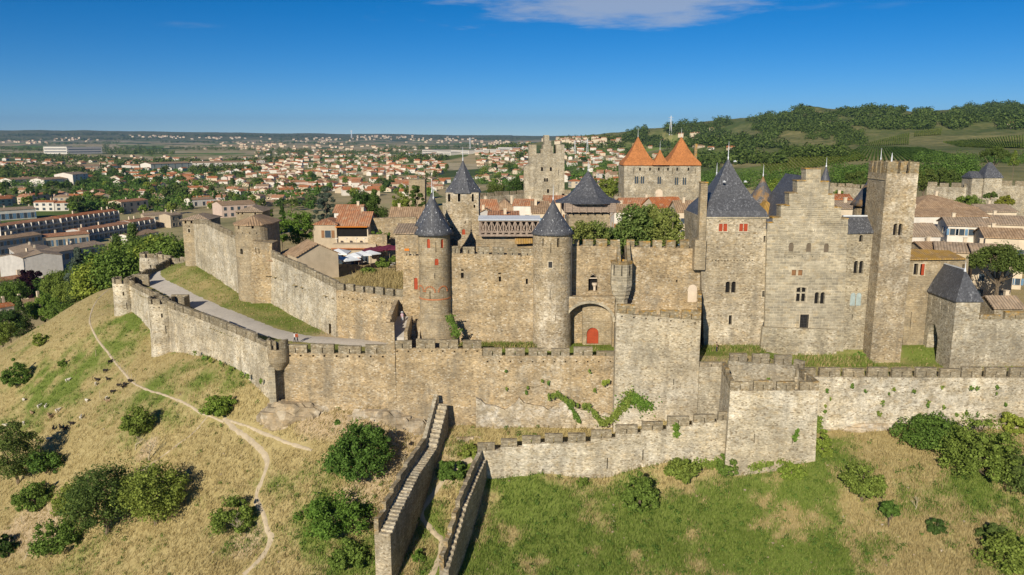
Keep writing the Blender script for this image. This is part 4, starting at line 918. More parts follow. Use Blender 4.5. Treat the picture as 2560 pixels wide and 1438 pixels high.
# gate tower with slate roof
GT = thing('gate_tower', 'gate tower with pointed passage and slate roof at far right', 'tower', P(2380, 920, 115)); GT.location.z = -3
xa, xb = P(2386, 800, 114.5).x, P(2447, 800, 114.5).x; zt = P(2388, 752, 114.5).z; ya, yb = 114.5, 122.6; m = MB(); m.box(xa, xb, ya, yb, -3, zt); b = m.obj('tower_wall', M['rubble_grey'], GT)
H = MB(); za = P(2320, 812, 119).z; H.prism(archp(3.0, za + 1.5, True, 12), (xa, 119.9, -1.5), VY, VX, -.6, 2.6)
for y, v, h in ((116.3, 765, 1.3), (118.6, 752, 1.3), (121.2, 740, 1.8)): H.prism(rectp(.22, h), (xa, y, zt - 2.2), VY, VX, -.5, .5)
cut(b, H)
m = MB(); m.prism(archp(2.98, za + 1.49, True, 12), (xa, 119.9, -1.5), VY, VX, 2.5, 2.59); m.obj('passage_back', M['dark'], GT)
zr = P(2370, 668, 118.5).z; m = MB(); cx_ = (xa + xb) / 2
m.add([(xa - .25, ya - .25, zt), (xb + .25, ya - .25, zt), (xb + .25, yb + .25, zt), (xa - .25, yb + .25, zt), (cx_, ya + 1.8, zr), (cx_, yb - .6, zr), (xa - .25, ya - .25, zt - .18), (xb + .25, ya - .25, zt - .18), (xb + .25, yb + .25, zt - .18), (xa - .25, yb + .25, zt - .18)],
      [(0, 1, 4), (1, 2, 5, 4), (2, 3, 5), (3, 0, 4, 5), (6, 7, 1, 0), (7, 8, 2, 1), (8, 9, 3, 2), (9, 6, 0, 3), (9, 8, 7, 6)]); r = m.obj('roof', M['slate'], GT)
m = MB(); m.box(cx_ - .1, cx_ + .1, ya + 1.8, yb - .6, zr - .06, zr + .08); m.lathe(6, [(.2, zr - .3), (.06, zr + .3), (.02, zr + 1.2)], cx_, ya + 1.8); m.obj('ridge_flashing', M['lead'], r)
RF, _ = wall_run('curtain_wall', 'crenellated wall running right from the gate tower', [(P(2447, 800, 116).x, 116), (132, 116)], P(2500, 799, 116).z, -3, 2, 3.9, .6, 1.15, 'rubble_grey', 'merlon_lichen', 'lichen_cap')

# roofs showing behind the castle
def spire(label, u, Y, v_apex, v_eave, wpx, mat='slate', body='tower', n=32, name='round_tower', rot=0):
    k = mpp(u, v_eave, Y); c = P(u, v_eave, Y); Rr = wpx * k / 2; t = thing(name, label, 'tower', (c.x, Y, 2)); m = MB(); m.lathe(n, [(Rr * .86, 2), (Rr * .86, c.z)], c.x, Y, rot); m.obj('tower_wall', M[body], t, cyl=Rr)
    cone(t, c.x, Y, Rr, c.z, P(u, v_apex, Y).z, mat, n, rot, 1., 2.); return t
spire('slate cone partly hidden behind the left edge of the palace roof', 1787, 136, 436, 532, 74)
spire('slate cone with orange lichen right behind the palace roof', 1904, 136, 441, 507, 82, 'slate_lichen')
spire('thin far slate spire right of the stepped gable peak', 2063, 200, 412, 452, 26, 'slate', 'rubble_grey')
spire('fat slate cone peeking out left of the tallest tower', 2192, 134, 400, 512, 126, 'slate_lichen')
OR_ = thing('tiled_building', 'low building with bright ochre tile roof behind the palace', 'building', P(1935, 560, 130)); OR_.location.z = 4; a, b = P(1900, 545, 128).x, P(1968, 545, 128).x
m = MB(); m.box(a, b, 128, 140, 4, P(1930, 545, 128).z); m.obj('wall', M['tower'], OR_); hip_roof(OR_, a - .2, b + .2, 127.7, 140.3, P(1930, 545, 128).z, P(1930, 500, 134).z, 4, 'tile_yellow', 'y')

# ------------------------------------------------------------------ outer walls
X = lambda u, Y, v=870: P(u, v, Y).x
OW1, _ = wall_run('outer_wall', 'sunlit outer wall with wide merlons between watch turret and stair', [(X(708, 115), 115), (X(972, 114), 114)], [.75, .85], [-9.5, -9.5], 1.6, 3.85, .65, 1.2, 'rubble', holes=(-.55, 1.75, .3), walk=.75, batter=.5)
OW2, _ = wall_run('outer_wall', 'upper outer wall below the ivied tower foot', [(X(980, 113), 113), (X(1206, 113), 113)], 2.0, -11, 1.6, 3.1, .6, 1.15, 'rubble', holes=(-.55, 1.6, .24), walk=1.8, batter=.3)
OW3, ow3b = wall_run('outer_wall', 'outer wall with small putlog holes in front of the red door', [(X(1206, 112.8), 112.8), (X(1540, 112.8), 112.8)], .9, -11.5, 1.6, 3.1, .6, 1.15, 'rubble', holes=(-1.0, 1.65, .24), walk=.8, batter=.3)
def polyl(a, b, n, bow=0):
    a, b = Vector(a[:2]), Vector(b[:2]); d = b - a; nn = Vector((-d.y, d.x)); return [tuple(a + d * i / n + nn * bow * math.sin(math.pi * i / n)) for i in range(n + 1)]
A_ = (X(690, 115.6), 115.6); B_ = (T1o.x + 1.6, T1o.y - 1.4)
OWL, _ = wall_run('outer_wall', 'pale outer wall receding left from watch turret to the round tower', polyl(A_, B_, 4, -.012)[::-1], [.85, .8, .75, .75, .75][::-1], [-11, -9.5, -8.5, -9, -9.5], 1.5, 3.9, .55, 1.15, 'rubble_pale', inn=1, walk=.75, batter=.6, holes=(-.7, 2.0, .22))
OWM, _ = wall_run('outer_wall', 'short outer wall linking the two round towers on the slope', polyl((T1o.x - .3, T1o.y + 2), (T2o.x + 1.6, T2o.y - 1), 2)[::-1], .8, -9, 1.5, 2.6, .5, 1.1, 'rubble_pale', inn=1, walk=.75, batter=.3)
OWN, _ = wall_run('outer_wall', 'dark curved outer wall beside the gravel road at far left', [(T2o.x + .6, T2o.y + 2.2), (w3.x - 1.6, w3.y + .5), (w4.x - 2.4, w4.y + 1)][::-1], .95, -10, 1.3, 2.4, .45, 1.1, 'rubble_grey', inn=1, walk=.9)
def outer_tower(label, c, Y, u, wpx, v_top, v_bot, name='round_tower', arc=(-2.6, 2.6), nm=7, ztop=None):
    k = mpp(u, (v_top + v_bot) / 2, Y); Rr = wpx * k / 2; t = thing(name, label, 'tower', (c.x, c.y, -12)); zt = P(u, v_top, Y).z - 1.1
    zb = P(u, v_bot, Y).z - 1.5; m = MB(); m.lathe(40, [(Rr * 1.12, zb), (Rr * 1.03, zb + 3.2), (Rr, zt - 2), (Rr, zt), (Rr - .5, zt), (Rr - .5, zt - .9), (.1, zt - .9)], c.x, c.y); b = m.obj('tower_wall', M['rubble_pale'], t, cyl=Rr)
    H = MB()
    for a, z, w_, h_ in ((-.7, zt - 5.5, .16, 1.6), (.55, zt - 5.8, .16, 1.6), (.35, zt - 2.6, .35, .8), (-.2, zt - .7, .22, .25), (-.6, zt - .7, .22, .25), (.2, zt - .7, .22, .25), (.9, zt - 6, .14, 1.4)):
        n = Vector((-math.sin(a), math.cos(a), 0)); H.prism(rectp(w_, h_), Vector((c.x, c.y, z)) - n * Rr, (math.cos(a), math.sin(a), 0), n, -.8, .6)
    cut(b, H, Rr)
    for i in range(nm):
        a0 = arc[0] + (arc[1] - arc[0]) * (i + .12) / nm; a1 = arc[0] + (arc[1] - arc[0]) * (i + .88) / nm; m = MB(); S = 5
        vs = []
        for j in range(S + 1):
            a = a0 + (a1 - a0) * j / S
            for r, z in ((Rr - .01, zt - .02), (Rr - .01, zt + 1.1), (Rr - .5, zt + 1.1), (Rr - .5, zt - .02)): vs.append((c.x + r * math.sin(a), c.y - r * math.cos(a), z))
        m.add(vs, [(j * 4 + q, j * 4 + (q + 1) % 4, j * 4 + 4 + (q + 1) % 4, j * 4 + 4 + q) for j in range(S) for q in range(4)] + [(0, 1, 2, 3), (S * 4 + 3, S * 4 + 2, S * 4 + 1, S * 4)]); m.obj('merlon', M['merlon'], t)
    return t, Rr, zt
ot1, otr, otz = outer_tower('round crenellated outer tower nearest on the left slope', T1o, 146.5, 407, 64, 748, 890)
m = MB(); q = P(450, 745, 150); m.box(q.x - 1.6, q.x + 1.8, q.y - .3, q.y + .2, otz - 1.2, otz + 1.3); m.box(q.x + 1.3, q.x + 1.8, q.y - 2.4, q.y - .3, otz - 1.2, otz + 1.1); m.obj('rear_parapet', M['merlon'], ot1)
ot2, _, otz2 = outer_tower('second round crenellated outer tower farther up the slope', T2o, 168.8, 308, 52, 698, 787)
m = MB(); q = P(346, 690, 173); m.box(q.x - 1.5, q.x + 2.2, q.y, q.y + .5, otz2 - 1.4, otz2 + 1.4); m.box(q.x - 1.6, q.x - 1.1, q.y - 3, q.y, otz2 - 1.4, otz2 + 1.2); m.obj('rear_parapet', M['merlon'], ot2)
BTc = P(378, 650, 205)
ot3, _, otz3 = outer_tower('low crenellated tower at the bend of the gravel road', BTc, 203, 380, 52, 634, 664, nm=6)
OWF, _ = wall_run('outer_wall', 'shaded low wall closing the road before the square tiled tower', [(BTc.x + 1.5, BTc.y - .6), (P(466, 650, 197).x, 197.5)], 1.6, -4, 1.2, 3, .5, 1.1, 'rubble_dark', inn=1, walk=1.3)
# watch turret at the corner
WT = thing('watch_turret', 'corbelled round watch turret on a pillar at the wall corner', 'turret', P(690, 1000, 115.2)); wc = P(695, 900, 114.6); k = mpp(695, 900, 114.6); Rw = 26 * k; zz = lambda v: P(695, v, 113.6).z
m = MB(); m.lathe(32, [(Rw * .45, zz(930)), (Rw * .75, zz(918)), (Rw * .97, zz(909)), (Rw, zz(905)), (Rw * 1.02, zz(880)), (Rw * 1.02, zz(876)), (Rw * .8, zz(876)), (Rw * .8, zz(892)), (.05, zz(892))], wc.x, 115.1); b = m.obj('turret_wall', M['tower'], WT, cyl=Rw)
for a0, a1 in ((-1.9, -.45), (-.15, .1), (.38, 1.5)):
    m = MB(); vs = []; S = 6
    for j in range(S + 1):
        a = a0 + (a1 - a0) * j / S
        for r, z in ((Rw * 1.01, zz(876.5)), (Rw * 1.01, zz(853)), (Rw * .81, zz(853)), (Rw * .81, zz(876.5))): vs.append((wc.x + r * math.sin(a), 115.1 - r * math.cos(a), z))
    m.add(vs, [(j * 4 + q, j * 4 + (q + 1) % 4, j * 4 + 4 + (q + 1) % 4, j * 4 + 4 + q) for j in range(S) for q in range(4)] + [(0, 1, 2, 3), (S * 4 + 3, S * 4 + 2, S * 4 + 1, S * 4)]); m.obj('merlon', M['merlon'], WT)
m = MB(); q0, q1 = P(674, 950, 114.9).x, P(691, 950, 114.9).x; m.box(q0, q1, 114.3, 115.8, zz(1012), zz(922)); m.obj('pillar', M['ashlar'], WT)

# stair ramp between outer and inner wall
SR = thing('stair_ramp', 'walled stair ramp climbing from the outer wall to the castle', 'stair', P(990, 870, 113)); SR.location.z = -1
sx0, sx1 = X(965, 113, 830), X(982, 113, 830); m = MB(); m.box(sx0, sx1 + .25, 112.8, 113.4, -9, 6.0); o = m.obj('pier', M['rubble'], SR)
m = MB(); m.prism([(0, -1), (0, 6.4), (.6, 6.4), (.6, 5.6), (1.2, 5.6), (1.2, 6.6), (4, 7.0), (8.8, 7.6), (8.8, -1)], (sx0, 113.41, 0), VY, VX, 0, .6); m.obj('side_wall', M['rubble'], SR)
m = MB(); m.add([(sx0 + .6, 113.5, 3.6), (sx0 + 2.6, 113.5, 3.6), (sx0 + 2.6, 120.6, 5.2), (sx0 + .6, 120.6, 5.2), (sx0 + .6, 113.5, -1), (sx0 + 2.6, 113.5, -1), (sx0 + 2.6, 120.6, -1), (sx0 + .6, 120.6, -1)], [(0, 1, 2, 3), (4, 7, 6, 5), (0, 4, 5, 1), (1, 5, 6, 2), (2, 6, 7, 3), (3, 7, 4, 0)]); m.obj('ramp', M['gravel'], SR)
m = MB(); m.prism([(0, -1), (0, 4.4), (5.6, 5.7), (5.6, -1)], (sx0 + 2.6, 113.6, 0), VY, VX, 0, .5); m.obj('low_wall', M['rubble'], SR)
for i in range(14): m = MB(); m.box(sx0 + 3.12, sx0 + 4.3, 114.2 + i * .42, 121, -.6 + i * .36, -.3 + i * .36 + .06); m.obj('step', M['rubble_grey'], SR)
m = MB(); m.prism([(0, -1), (0, 1.2), (6, 6.0), (6, -1)], (sx0 + 4.31, 114.2, 0), VY, VX, 0, .3); m.obj('stair_parapet', M['rubble'], SR)

# ------------------------------------------------------------------ lower barbican: stepped wall, bastion
LW = thing('barbican_wall', 'lower barbican wall with merlons stepping up to the right', 'wall', P(1500, 1215, 104)); LW.location.z = -18
mer = [(1193, 1238, 1103), (1251, 1294, 1094), (1306, 1350, 1086), (1362, 1406, 1085), (1419, 1464, 1083), (1478, 1528, 1073), (1540, 1592, 1061), (1604, 1656, 1053), (1668, 1721, 1042), (1733, 1786, 1033), (1794, 1818, 1027)]
prof = [(X(1193, 104, 1150), -19)]
kL = mpp(1500, 1090, 104); ends = []
for i, (u0, u1, v) in enumerate(mer):
    x0 = P(u0, v, 104).x; x1 = P(mer[i + 1][0] if i + 1 < len(mer) else u1, v, 104).x; z = P(u0, v + 24, 104).z; prof += [(x0, z), (x1 - .01, z)]; 
prof.append((X(1822, 104, 1150), -19)); prof[0] = (prof[1][0], -19); prof[-1] = (prof[-2][0], -19)
m = MB(); m.prism(prof, (0, 104, 0), VX, VY, 0, .62); b = m.obj('wall_body', M['rubble_pale'], LW)
H = MB()
for u, v, h in ((1357, 1185, 30), (1518, 1158, 30), (1607, 1138, 28)): H.prism(rectp(.16, h * kL), P(u, v + h / 2, 104), VX, VY, -.4, .5)
cut(b, H)
m = MB(); m.box(prof[0][0], prof[-1][0], 104.63, 105.6, -19, P(1400, 1130, 104).z); m.obj('wall_walk', M['rubble_grey'], LW)
for u0, u1, v in mer: p = P((u0 + u1) / 2, v + 24, 104.3); put_merlon(LW, p, 0, (u1 - u0) * kL, 22 * kL, .56, 'merlon')
BS, bsb = wall_run('bastion_wall', 'square barbican bastion with crenellated top standing forward', [(X(1802, 111, 930), 111), (X(1824, 103, 1000), 103), (X(2046, 103, 1000), 103), (X(2046, 103, 1000) + .2, 111)], [P(1812, 968, 103).z + .2, P(1900, 977, 103).z, P(1900, 977, 103).z, P(1900, 977, 103).z], -16, 1.0, 3.3, .6, 1.15, 'rubble_pale', 'merlon', 'merlon_lichen', 3., inn=1, batter=.25)
m = MB(); m.box(X(1830, 104.4, 980), X(2038, 104.4, 980), 104.4, 110.2, -6, P(1900, 977, 103).z - 3.2); m.obj('bastion_floor', M['rubble_grey'], BS)
H = MB()
for u, v, h in ((1885, 1095, 24), (1980, 1096, 26), (1788, 1112, 26)): H.prism(rectp(.16, h * .056), P(u, v + h / 2, 103), VX, VY, -.4, .5)
cut(bsb, H)
BU, _ = wall_run('outer_wall', 'short inner wall with three merlons behind the bastion', [(X(1824, 110.4), 110.4), (X(1985, 110.4), 110.4), (X(2012, 109.2), 109.2)], [P(1850, 903, 110.4).z, P(1970, 915, 110.4).z, P(2000, 930, 109.5).z], -8, 1.1, 3.2, .7, 1.25, 'rubble_grey', inn=1, walk=1.1)
BL, _ = wall_run('outer_wall', 'dark narrow wall joining barbican block and bastion', [(BKx[1], 110.6), (X(1806, 110.6, 950), 110.6)], P(1780, 918, 110.6).z, -14, 1.4, 3.2, .5, 1.1, 'rubble_grey', walk=1.)
OWR, _ = wall_run('outer_wall', 'long pale outer wall with slotted merlons at lower right', [(X(1992, 109.8), 109.8), (X(2410, 109.8), 109.8), (140, 109.8)], [P(2100, 943, 109.8).z, P(2300, 945, 109.8).z, P(2500, 942, 109.8).z], -14, 1.8, 3.6, .6, 1.3, 'rubble_pale', walk=1.1, batter=.4)

# stepped ramp walls running down the slope
def ramp_wall(label, A, Bp, tops, n, thick, walkw, nsteps):
    A, Bp = Vector(A), Vector(Bp); d = (Bp - A); L = d.length; d /= L; rt = Vector((-d.y, d.x))         # rt: to the photo's right when walking down
    t = thing('stepped_wall', label, 'wall', (*((A + Bp) / 2), -24)); zt = lambda f: float(np.interp(f, [a for a, b in tops], [b for a, b in tops]))
    up = Vector((0, 0, 1)); org = Vector((A.x, A.y, 0)); dv = Vector((d.x, d.y, 0)); rv = Vector((rt.x, rt.y, 0))
    fs = [i / 30 for i in range(31)]
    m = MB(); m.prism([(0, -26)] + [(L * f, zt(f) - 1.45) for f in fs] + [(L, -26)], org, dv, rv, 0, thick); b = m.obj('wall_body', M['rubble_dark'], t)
    f0 = tops[1][0]
    m = MB(); m.prism([(0, zt(0) - 1.5), (0, zt(0)), (L * f0, zt(f0)), (L * f0, zt(f0) - 1.5)], org, dv, rv, -.03, .55); m.obj('raking_parapet', M['rubble_grey'], t)
    for i in range(n):
        a, b2 = f0 + (1 - f0) * i / n, f0 + (1 - f0) * (i + 1) / n; z = zt((a + b2) / 2) + .25; g = .12 if i % 2 else .0
        m = MB(); m.prism([(L * a + .02 + g * .3, zt(b2) - 1.7), (L * a + .02, z + rnd.uniform(-.1, .1)), (L * b2 - .05, z - .12), (L * b2 - .05, zt(b2) - 1.7)], org, dv, rv, -.03, .55); m.obj('parapet_block', M['merlon_lichen' if i > n // 2 else 'merlon'], t)
    for i in range(nsteps):
        f = (i + .5) / nsteps; z = zt(f) - 1.3; w_ = L / nsteps; m = MB(); m.prism([(L * f - w_ / 2, z - .5), (L * f - w_ / 2, z), (L * f + w_ / 2 - .02, z), (L * f + w_ / 2 - .02, z - .5)], org, dv, rv, .56, thick + .02 - rnd.uniform(0, .08)); m.obj('step', M['rubble_pale'], t)
    return t
RA = (X(1086, 111.6, 1000), 111.6); RB = (P(936, 1340, 88.5).x, 88.5)
ramp_wall('left stepped wall with stone stairs descending the slope', RA, RB, [(0, P(1088, 985, 111.6).z), (.24, P(1058, 1098, 106).z), (.55, P(1000, 1160, 99).z), (.85, P(958, 1250, 92).z), (1, P(932, 1310, 88.5).z)], 7, 2.1, 1.2, 40)
RA2 = (X(1196, 104, 1130), 103.9); RB2 = (P(1098, 1400, 86).x, 86)
ramp_wall('right stepped wall descending from the lower barbican wall', RA2, RB2, [(0, P(1200, 1125, 104).z), (.14, P(1187, 1150, 101.5).z), (.55, P(1150, 1240, 94).z), (1, P(1112, 1400, 86).z)], 9, 1.15, .5, 26)

# bedrock showing at the foot of the walls
def rock(label, cxy, sx, sy, z0, h, seed, rot=0):
    m = MB(); r_ = random.Random(seed); n, k = 26, 9
    prof = []
    for j in range(k + 1):
        f = j / k; prof.append((math.cos(f * math.pi / 2) ** .6, math.sin(f * math.pi / 2)))
    ph = [r_.uniform(0, 6.28) for _ in range(8)]
    for j, (r, z) in enumerate(prof):
        for i in range(n):
            a = 2 * math.pi * i / n; w_ = 1 + .13 * math.sin(3 * a + ph[0]) + .1 * math.sin(5 * a + ph[1] + j * .7) + r_.uniform(-.12, .12)
            x, y = r * w_ * sx * math.cos(a), r * w_ * sy * math.sin(a); zz = z0 + h * (round(z * 7 + r_.uniform(-.45, .45)) / 7)
            m.v.append((cxy[0] + x * math.cos(rot) - y * math.sin(rot), cxy[1] + x * math.sin(rot) + y * math.cos(rot), zz))
    for j in range(k):
        for i in range(n): m.f.append((j * n + i, j * n + (i + 1) % n, (j + 1) * n + (i + 1) % n, (j + 1) * n + i)); m.m.append(0)
    o = m.obj('rock_outcrop', M['rock']); return tag(o, label, 'rock')
rock('jutting pale bedrock under the watch turret pillar', P(735, 1020, 114.4)[:2], 6.2, 2.2, -11, 4.2, 3)
rock('sandy rock bank below the left end of the outer wall', P(955, 1050, 113)[:2], 6.5, 2.6, -13, 5.4, 5)
rock('rock ledge at the head of the left stepped wall', P(1030, 1060, 112.3)[:2], 4.4, 2.0, -14, 5.2, 6)
rock('broken masonry and rock behind the lower barbican wall', P(1165, 1095, 110.6)[:2], 4., 1.8, -14, 3.2, 8)
rock('smooth pale boulder at the foot of the bastion', P(1925, 1188, 103.0)[:2], 3.4, 1.5, -17, 3.0, 9)
rock('grey rock shelf under the right outer wall', P(2230, 1065, 109.8)[:2], 9, 1.5, -11.5, 3.0, 11)
rock('grey rock at the far right wall foot', P(2470, 1050, 109.6)[:2], 7, 1.8, -11.5, 3.6, 12)
r_ = random.Random(4); top = [(1190 + i * 12, 1000 + 22 * abs(math.sin(i * .35)) + r_.uniform(-8, 8) + (30 if i > 24 else 0)) for i in range(33)]
CW, _ = facade('wall_core', 'ragged white rubble core exposed behind the lower barbican wall', [(1190, 1150)] + top + [(1574, 1150)], 112.1, .8, 'core', [], 'wall')

# ------------------------------------------------------------------ inner wall on the left, tiled towers
IW1, _ = wall_run('inner_wall', 'inner wall with small merlons and a row of putlog holes', [(IC.x, 128), (X(1010, 122, 740), 122)], [P(850, 724, 128).z, P(1005, 744, 122).z], -1.5, 2., 1.8, .45, .95, 'rubble', holes=(-1.35, .95, .22), walk=1.2, slit=False)
IW2, iw2b = wall_run('inner_wall', 'long inner wall falling right from the tiled half round tower', polyl((P(672, 660, 152).x, 152), (IC.x, 128), 3)[0:], [10.2, 9.7, 9.0, P(850, 722, 128).z], -1, 2., 2.7, .4, 1.1, 'rubble_pale', holes=(-1.6, 2.2, .2), walk=1.2, slit=False, batter=.5)
H = MB(); H.prism(rectp(.55, 2.0), (IC.x - 1.7, 130, -.2), VX, VY, -2.4, 1.0); cut(iw2b, H)
IW3, _ = wall_run('inner_wall', 'high weathered inner wall between the two tiled towers', polyl((P(486, 600, 184).x, 184), (P(592, 650, 158).x, 158), 3), [13.0, 13.9, 13.3, 12.6], 0, 2., 2.6, .35, 1.0, 'rubble_pale', walk=1.2, slit=False)
def tiled_tower(label, u, Y, wpx, v_eave, v_apex, v_bot, wins, depth, roofmat, square=False, zb=0., over=1.12):
    k = mpp(u, v_eave, Y); hw = wpx * k / 2; c = P(u, v_eave, Y); c.x *= 1 if square else (Y + hw) / Y; ze = c.z; t = thing('tiled_tower', label, 'tower', (c.x, Y + hw, zb)); m = MB()
    if square: m.box(c.x - hw, c.x + hw, Y, Y + depth, zb, ze)
    else:
        n = 14; front = [(c.x + hw * math.sin(a), Y + hw - hw * math.cos(a)) for a in [(-math.pi / 2 + math.pi * i / n) for i in range(n + 1)]] + [(c.x + hw, Y + depth), (c.x - hw, Y + depth)]
        q = len(front); m.add([(x, y, zb) for x, y in front] + [(x, y, ze) for x, y in front], [(i, (i + 1) % q, q + (i + 1) % q, q + i) for i in range(q)] + [tuple(range(q)), tuple(range(q, 2 * q))])
    b = m.obj('tower_wall', M['tower'], t)
    def frame(uu, vv):
        sn = max(-.9, min(.9, (uu - u) / (wpx / 2))); a = 0 if square else math.asin(sn); n = Vector((-math.sin(a), math.cos(a), 0)); o = P(uu, vv, Y + hw * (1 - math.cos(a)) * (0 if square else 1))
        if not square: o = Vector((c.x + hw * math.sin(a), Y + hw - hw * math.cos(a), o.z))
        return o, Vector((math.cos(a), math.sin(a), 0)), n, k
    windows(t, b, wins, frame=frame)
    za = P(u, v_apex, Y + depth * .5).z; o_ = hw * over; m = MB()
    if square: hip_roof(t, c.x - o_, c.x + o_, Y - .6, Y + depth + .6, ze, za, depth * .45, roofmat, 'y')
    else:
        fr = [(c.x + o_ * math.sin(a), Y + hw - o_ * math.cos(a)) for a in [(-math.pi / 2 + math.pi * i / 4) for i in range(5)]] + [(c.x + o_, Y + depth + .6), (c.x - o_, Y + depth + .6)]
        q = len(fr); m.add([(x, y, ze - .15) for x, y in fr] + [(x, y, ze + .05) for x, y in fr] + [(c.x, Y + hw, za), (c.x, Y + depth + .6 - hw * .4, za)],
            [(i, (i + 1) % q, q + (i + 1) % q, q + i) for i in range(q)] + [tuple(reversed(range(q)))] + [(q + i, q + i + 1, 2 * q) for i in range(4)] + [(q + 4, q + 5, 2 * q + 1, 2 * q), (q + 5, q + 6, 2 * q + 1), (q + 6, q, 2 * q, 2 * q + 1)])
        m.obj('roof', M[roofmat], t)
    return t
ITa = tiled_tower('half round stone tower with faded tile roof and three arched windows', 633, 152, 93, 563, 538, 745, [('arch', 594, 568, 7, 10), ('arch', 609, 568, 7, 10), ('arch', 646, 567, 6, 10), ('arch', 613, 629, 9, 15)] + [('rect', u, 583, 3, 3) for u in (590, 605, 620, 638, 654)], 9, 'tile_brown', zb=0)
ITb = tiled_tower('square stone tower with brown tile roof at the left end', 488, 184, 66, 549, 533, 660, [('arch', 464, 555, 5, 8), ('arch', 479, 555, 5, 8), ('arch', 493, 555, 5, 8), ('rect', 473, 566, 2.5, 3), ('rect', 486, 567, 2.5, 3), ('rect', 473, 577, 5, 9)], 7.5, 'tile_grey', True, zb=0)
ITc = tiled_tower('farther tiled tower showing above the inner wall', 622, 212, 66, 529, 513, 600, [('arch', 596, 533, 4, 6), ('arch', 606, 533, 4, 6), ('rect', 638, 534, 4, 6)], 9, 'tile_grey', True, zb=4)
IPk, _ = facade('wall_platform', 'square wall head with sheltered lookout beside the half round tower', [(626, 790), (630, 602), (680, 608), (680, 790)], 151, 4, 'rubble', [('slit', 648, 628, 2, 14), ('slit', 640, 626, 2, 14)], 'wall')
# ------------------------------------------------------------------ houses
_wm = {}
def win_mesh(w, h, kind):
    k = (w, h, kind)
    if k not in _wm:
        m = MB(); m.box(-w / 2, w / 2, -.03, .02, 0, h, 0); fr = .09
        m.box(-w / 2 - fr, -w / 2, -.09, .02, -fr, h + fr, 1); m.box(w / 2, w / 2 + fr, -.09, .02, -fr, h + fr, 1); m.box(-w / 2, w / 2, -.09, .02, h, h + fr, 1); m.box(-w / 2, w / 2, -.13, .02, -fr, 0, 1)
        if kind in (1, 2):
            for s in (-1, 1): x = s * (w * .78 + fr); m.box(x - w * .24, x + w * .24, -.07, .01, 0, h, 2)
        _wm[k] = m.mesh('window', [M['glass'], HW[1], M['shutter_blue'] if kind == 1 else M['shutter_brown']])
    return _wm[k]
def add_win(t, x, y, z, rz=0, w=.9, h=1.3, kind=0):
    o = bpy.data.objects.new('window', win_mesh(w, h, kind)); COL.objects.link(o); o.parent = t; o.location = (x, y, z); o.rotation_euler = (0, 0, rz)
def house(label, x, y, z, w, d, h, rz=0, wall=0, roof=0, typ='gable', rise=None, wins=2, floors=None, chim=True, group=None, name='house', sink=1.5, kind=None, over=.35, roofm=None, wallm=None, axis='x'):
    t = thing(name, label, 'house', (x, y, z), rz, group); rise = rise if rise is not None else min(w, d) * .22
    wm = wallm or HW[wall]; rm = roofm or HR[roof]; m = MB()
    if typ == 'gable':
        m.prism([(-d / 2, -sink), (-d / 2, h), (0, h + rise), (d / 2, h), (d / 2, -sink)], (-w / 2, 0, 0), VY, VX, 0, w)
    else: m.box(-w / 2, w / 2, -d / 2, d / 2, -sink, h)
    m.obj('wall', wm, t, local=True)
    m = MB(); o = over; th = .18
    if typ == 'gable':
        k = rise / (d / 2); e = h - k * o + .04
        for s in (-1, 1):
            a, b = s * (d / 2 + o), 0.; vs = [(-w / 2 - o, a, e), (w / 2 + o, a, e), (w / 2 + o, b, h + rise + .04), (-w / 2 - o, b, h + rise + .04)]
            vs += [(p, q, r + th) for p, q, r in vs]; m.add(vs, [(0, 3, 2, 1), (4, 5, 6, 7), (0, 1, 5, 4), (1, 2, 6, 5), (2, 3, 7, 6), (3, 0, 4, 7)])
        r = m.obj('roof', rm, t, local=True)
    elif typ == 'hip':
        r = hip_local(t, w + 2 * o, d + 2 * o, h, rise, rm)
    elif typ == 'mono':
        e = h + .02; m.add([(-w / 2 - o, -d / 2 - o, e), (w / 2 + o, -d / 2 - o, e), (w / 2 + o, d / 2 + o, e + rise), (-w / 2 - o, d / 2 + o, e + rise), (-w / 2 - o, -d / 2 - o, e + th), (w / 2 + o, -d / 2 - o, e + th), (w / 2 + o, d / 2 + o, e + rise + th), (-w / 2 - o, d / 2 + o, e + rise + th)],
                       [(0, 3, 2, 1), (4, 5, 6, 7), (0, 1, 5, 4), (1, 2, 6, 5), (2, 3, 7, 6), (3, 0, 4, 7)]); r = m.obj('roof', rm, t, local=True)
    else:
        m.box(-w / 2 - .1, w / 2 + .1, -d / 2 - .1, d / 2 + .1, h, h + .3); r = m.obj('roof', rm, t, local=True)
    if chim:
        cx_, cy_2 = rnd.uniform(-.35, .35) * w, rnd.uniform(-.1, .2) * d; m = MB(); m.box(cx_ - .3, cx_ + .3, cy_2 - .3, cy_2 + .3, h, h + rise + .9); m.box(cx_ - .38, cx_ + .38, cy_2 - .38, cy_2 + .38, h + rise + .9, h + rise + 1.02); m.obj('chimney', HW[1], r, local=True)
    if wins:
        kd = kind if kind is not None else rnd.choice((0, 1, 2)); fl = floors or max(1, int(h / 2.8))
        for f in range(fl):
            for i in range(wins):
                zz = .9 + f * 2.8
                if zz + 1.4 > h: continue
                add_win(t, ((i + .5) / wins - .5) * w, -d / 2, zz, 0, .95, 1.3, kd)
            for sx in (-1, 1): 
                if d > 5 and .9 + f * 2.8 + 1.4 < h: add_win(t, sx * w / 2, rnd.uniform(-.2, .2) * d, .9 + f * 2.8, R(90) * sx, .95, 1.3, kd)
    return t
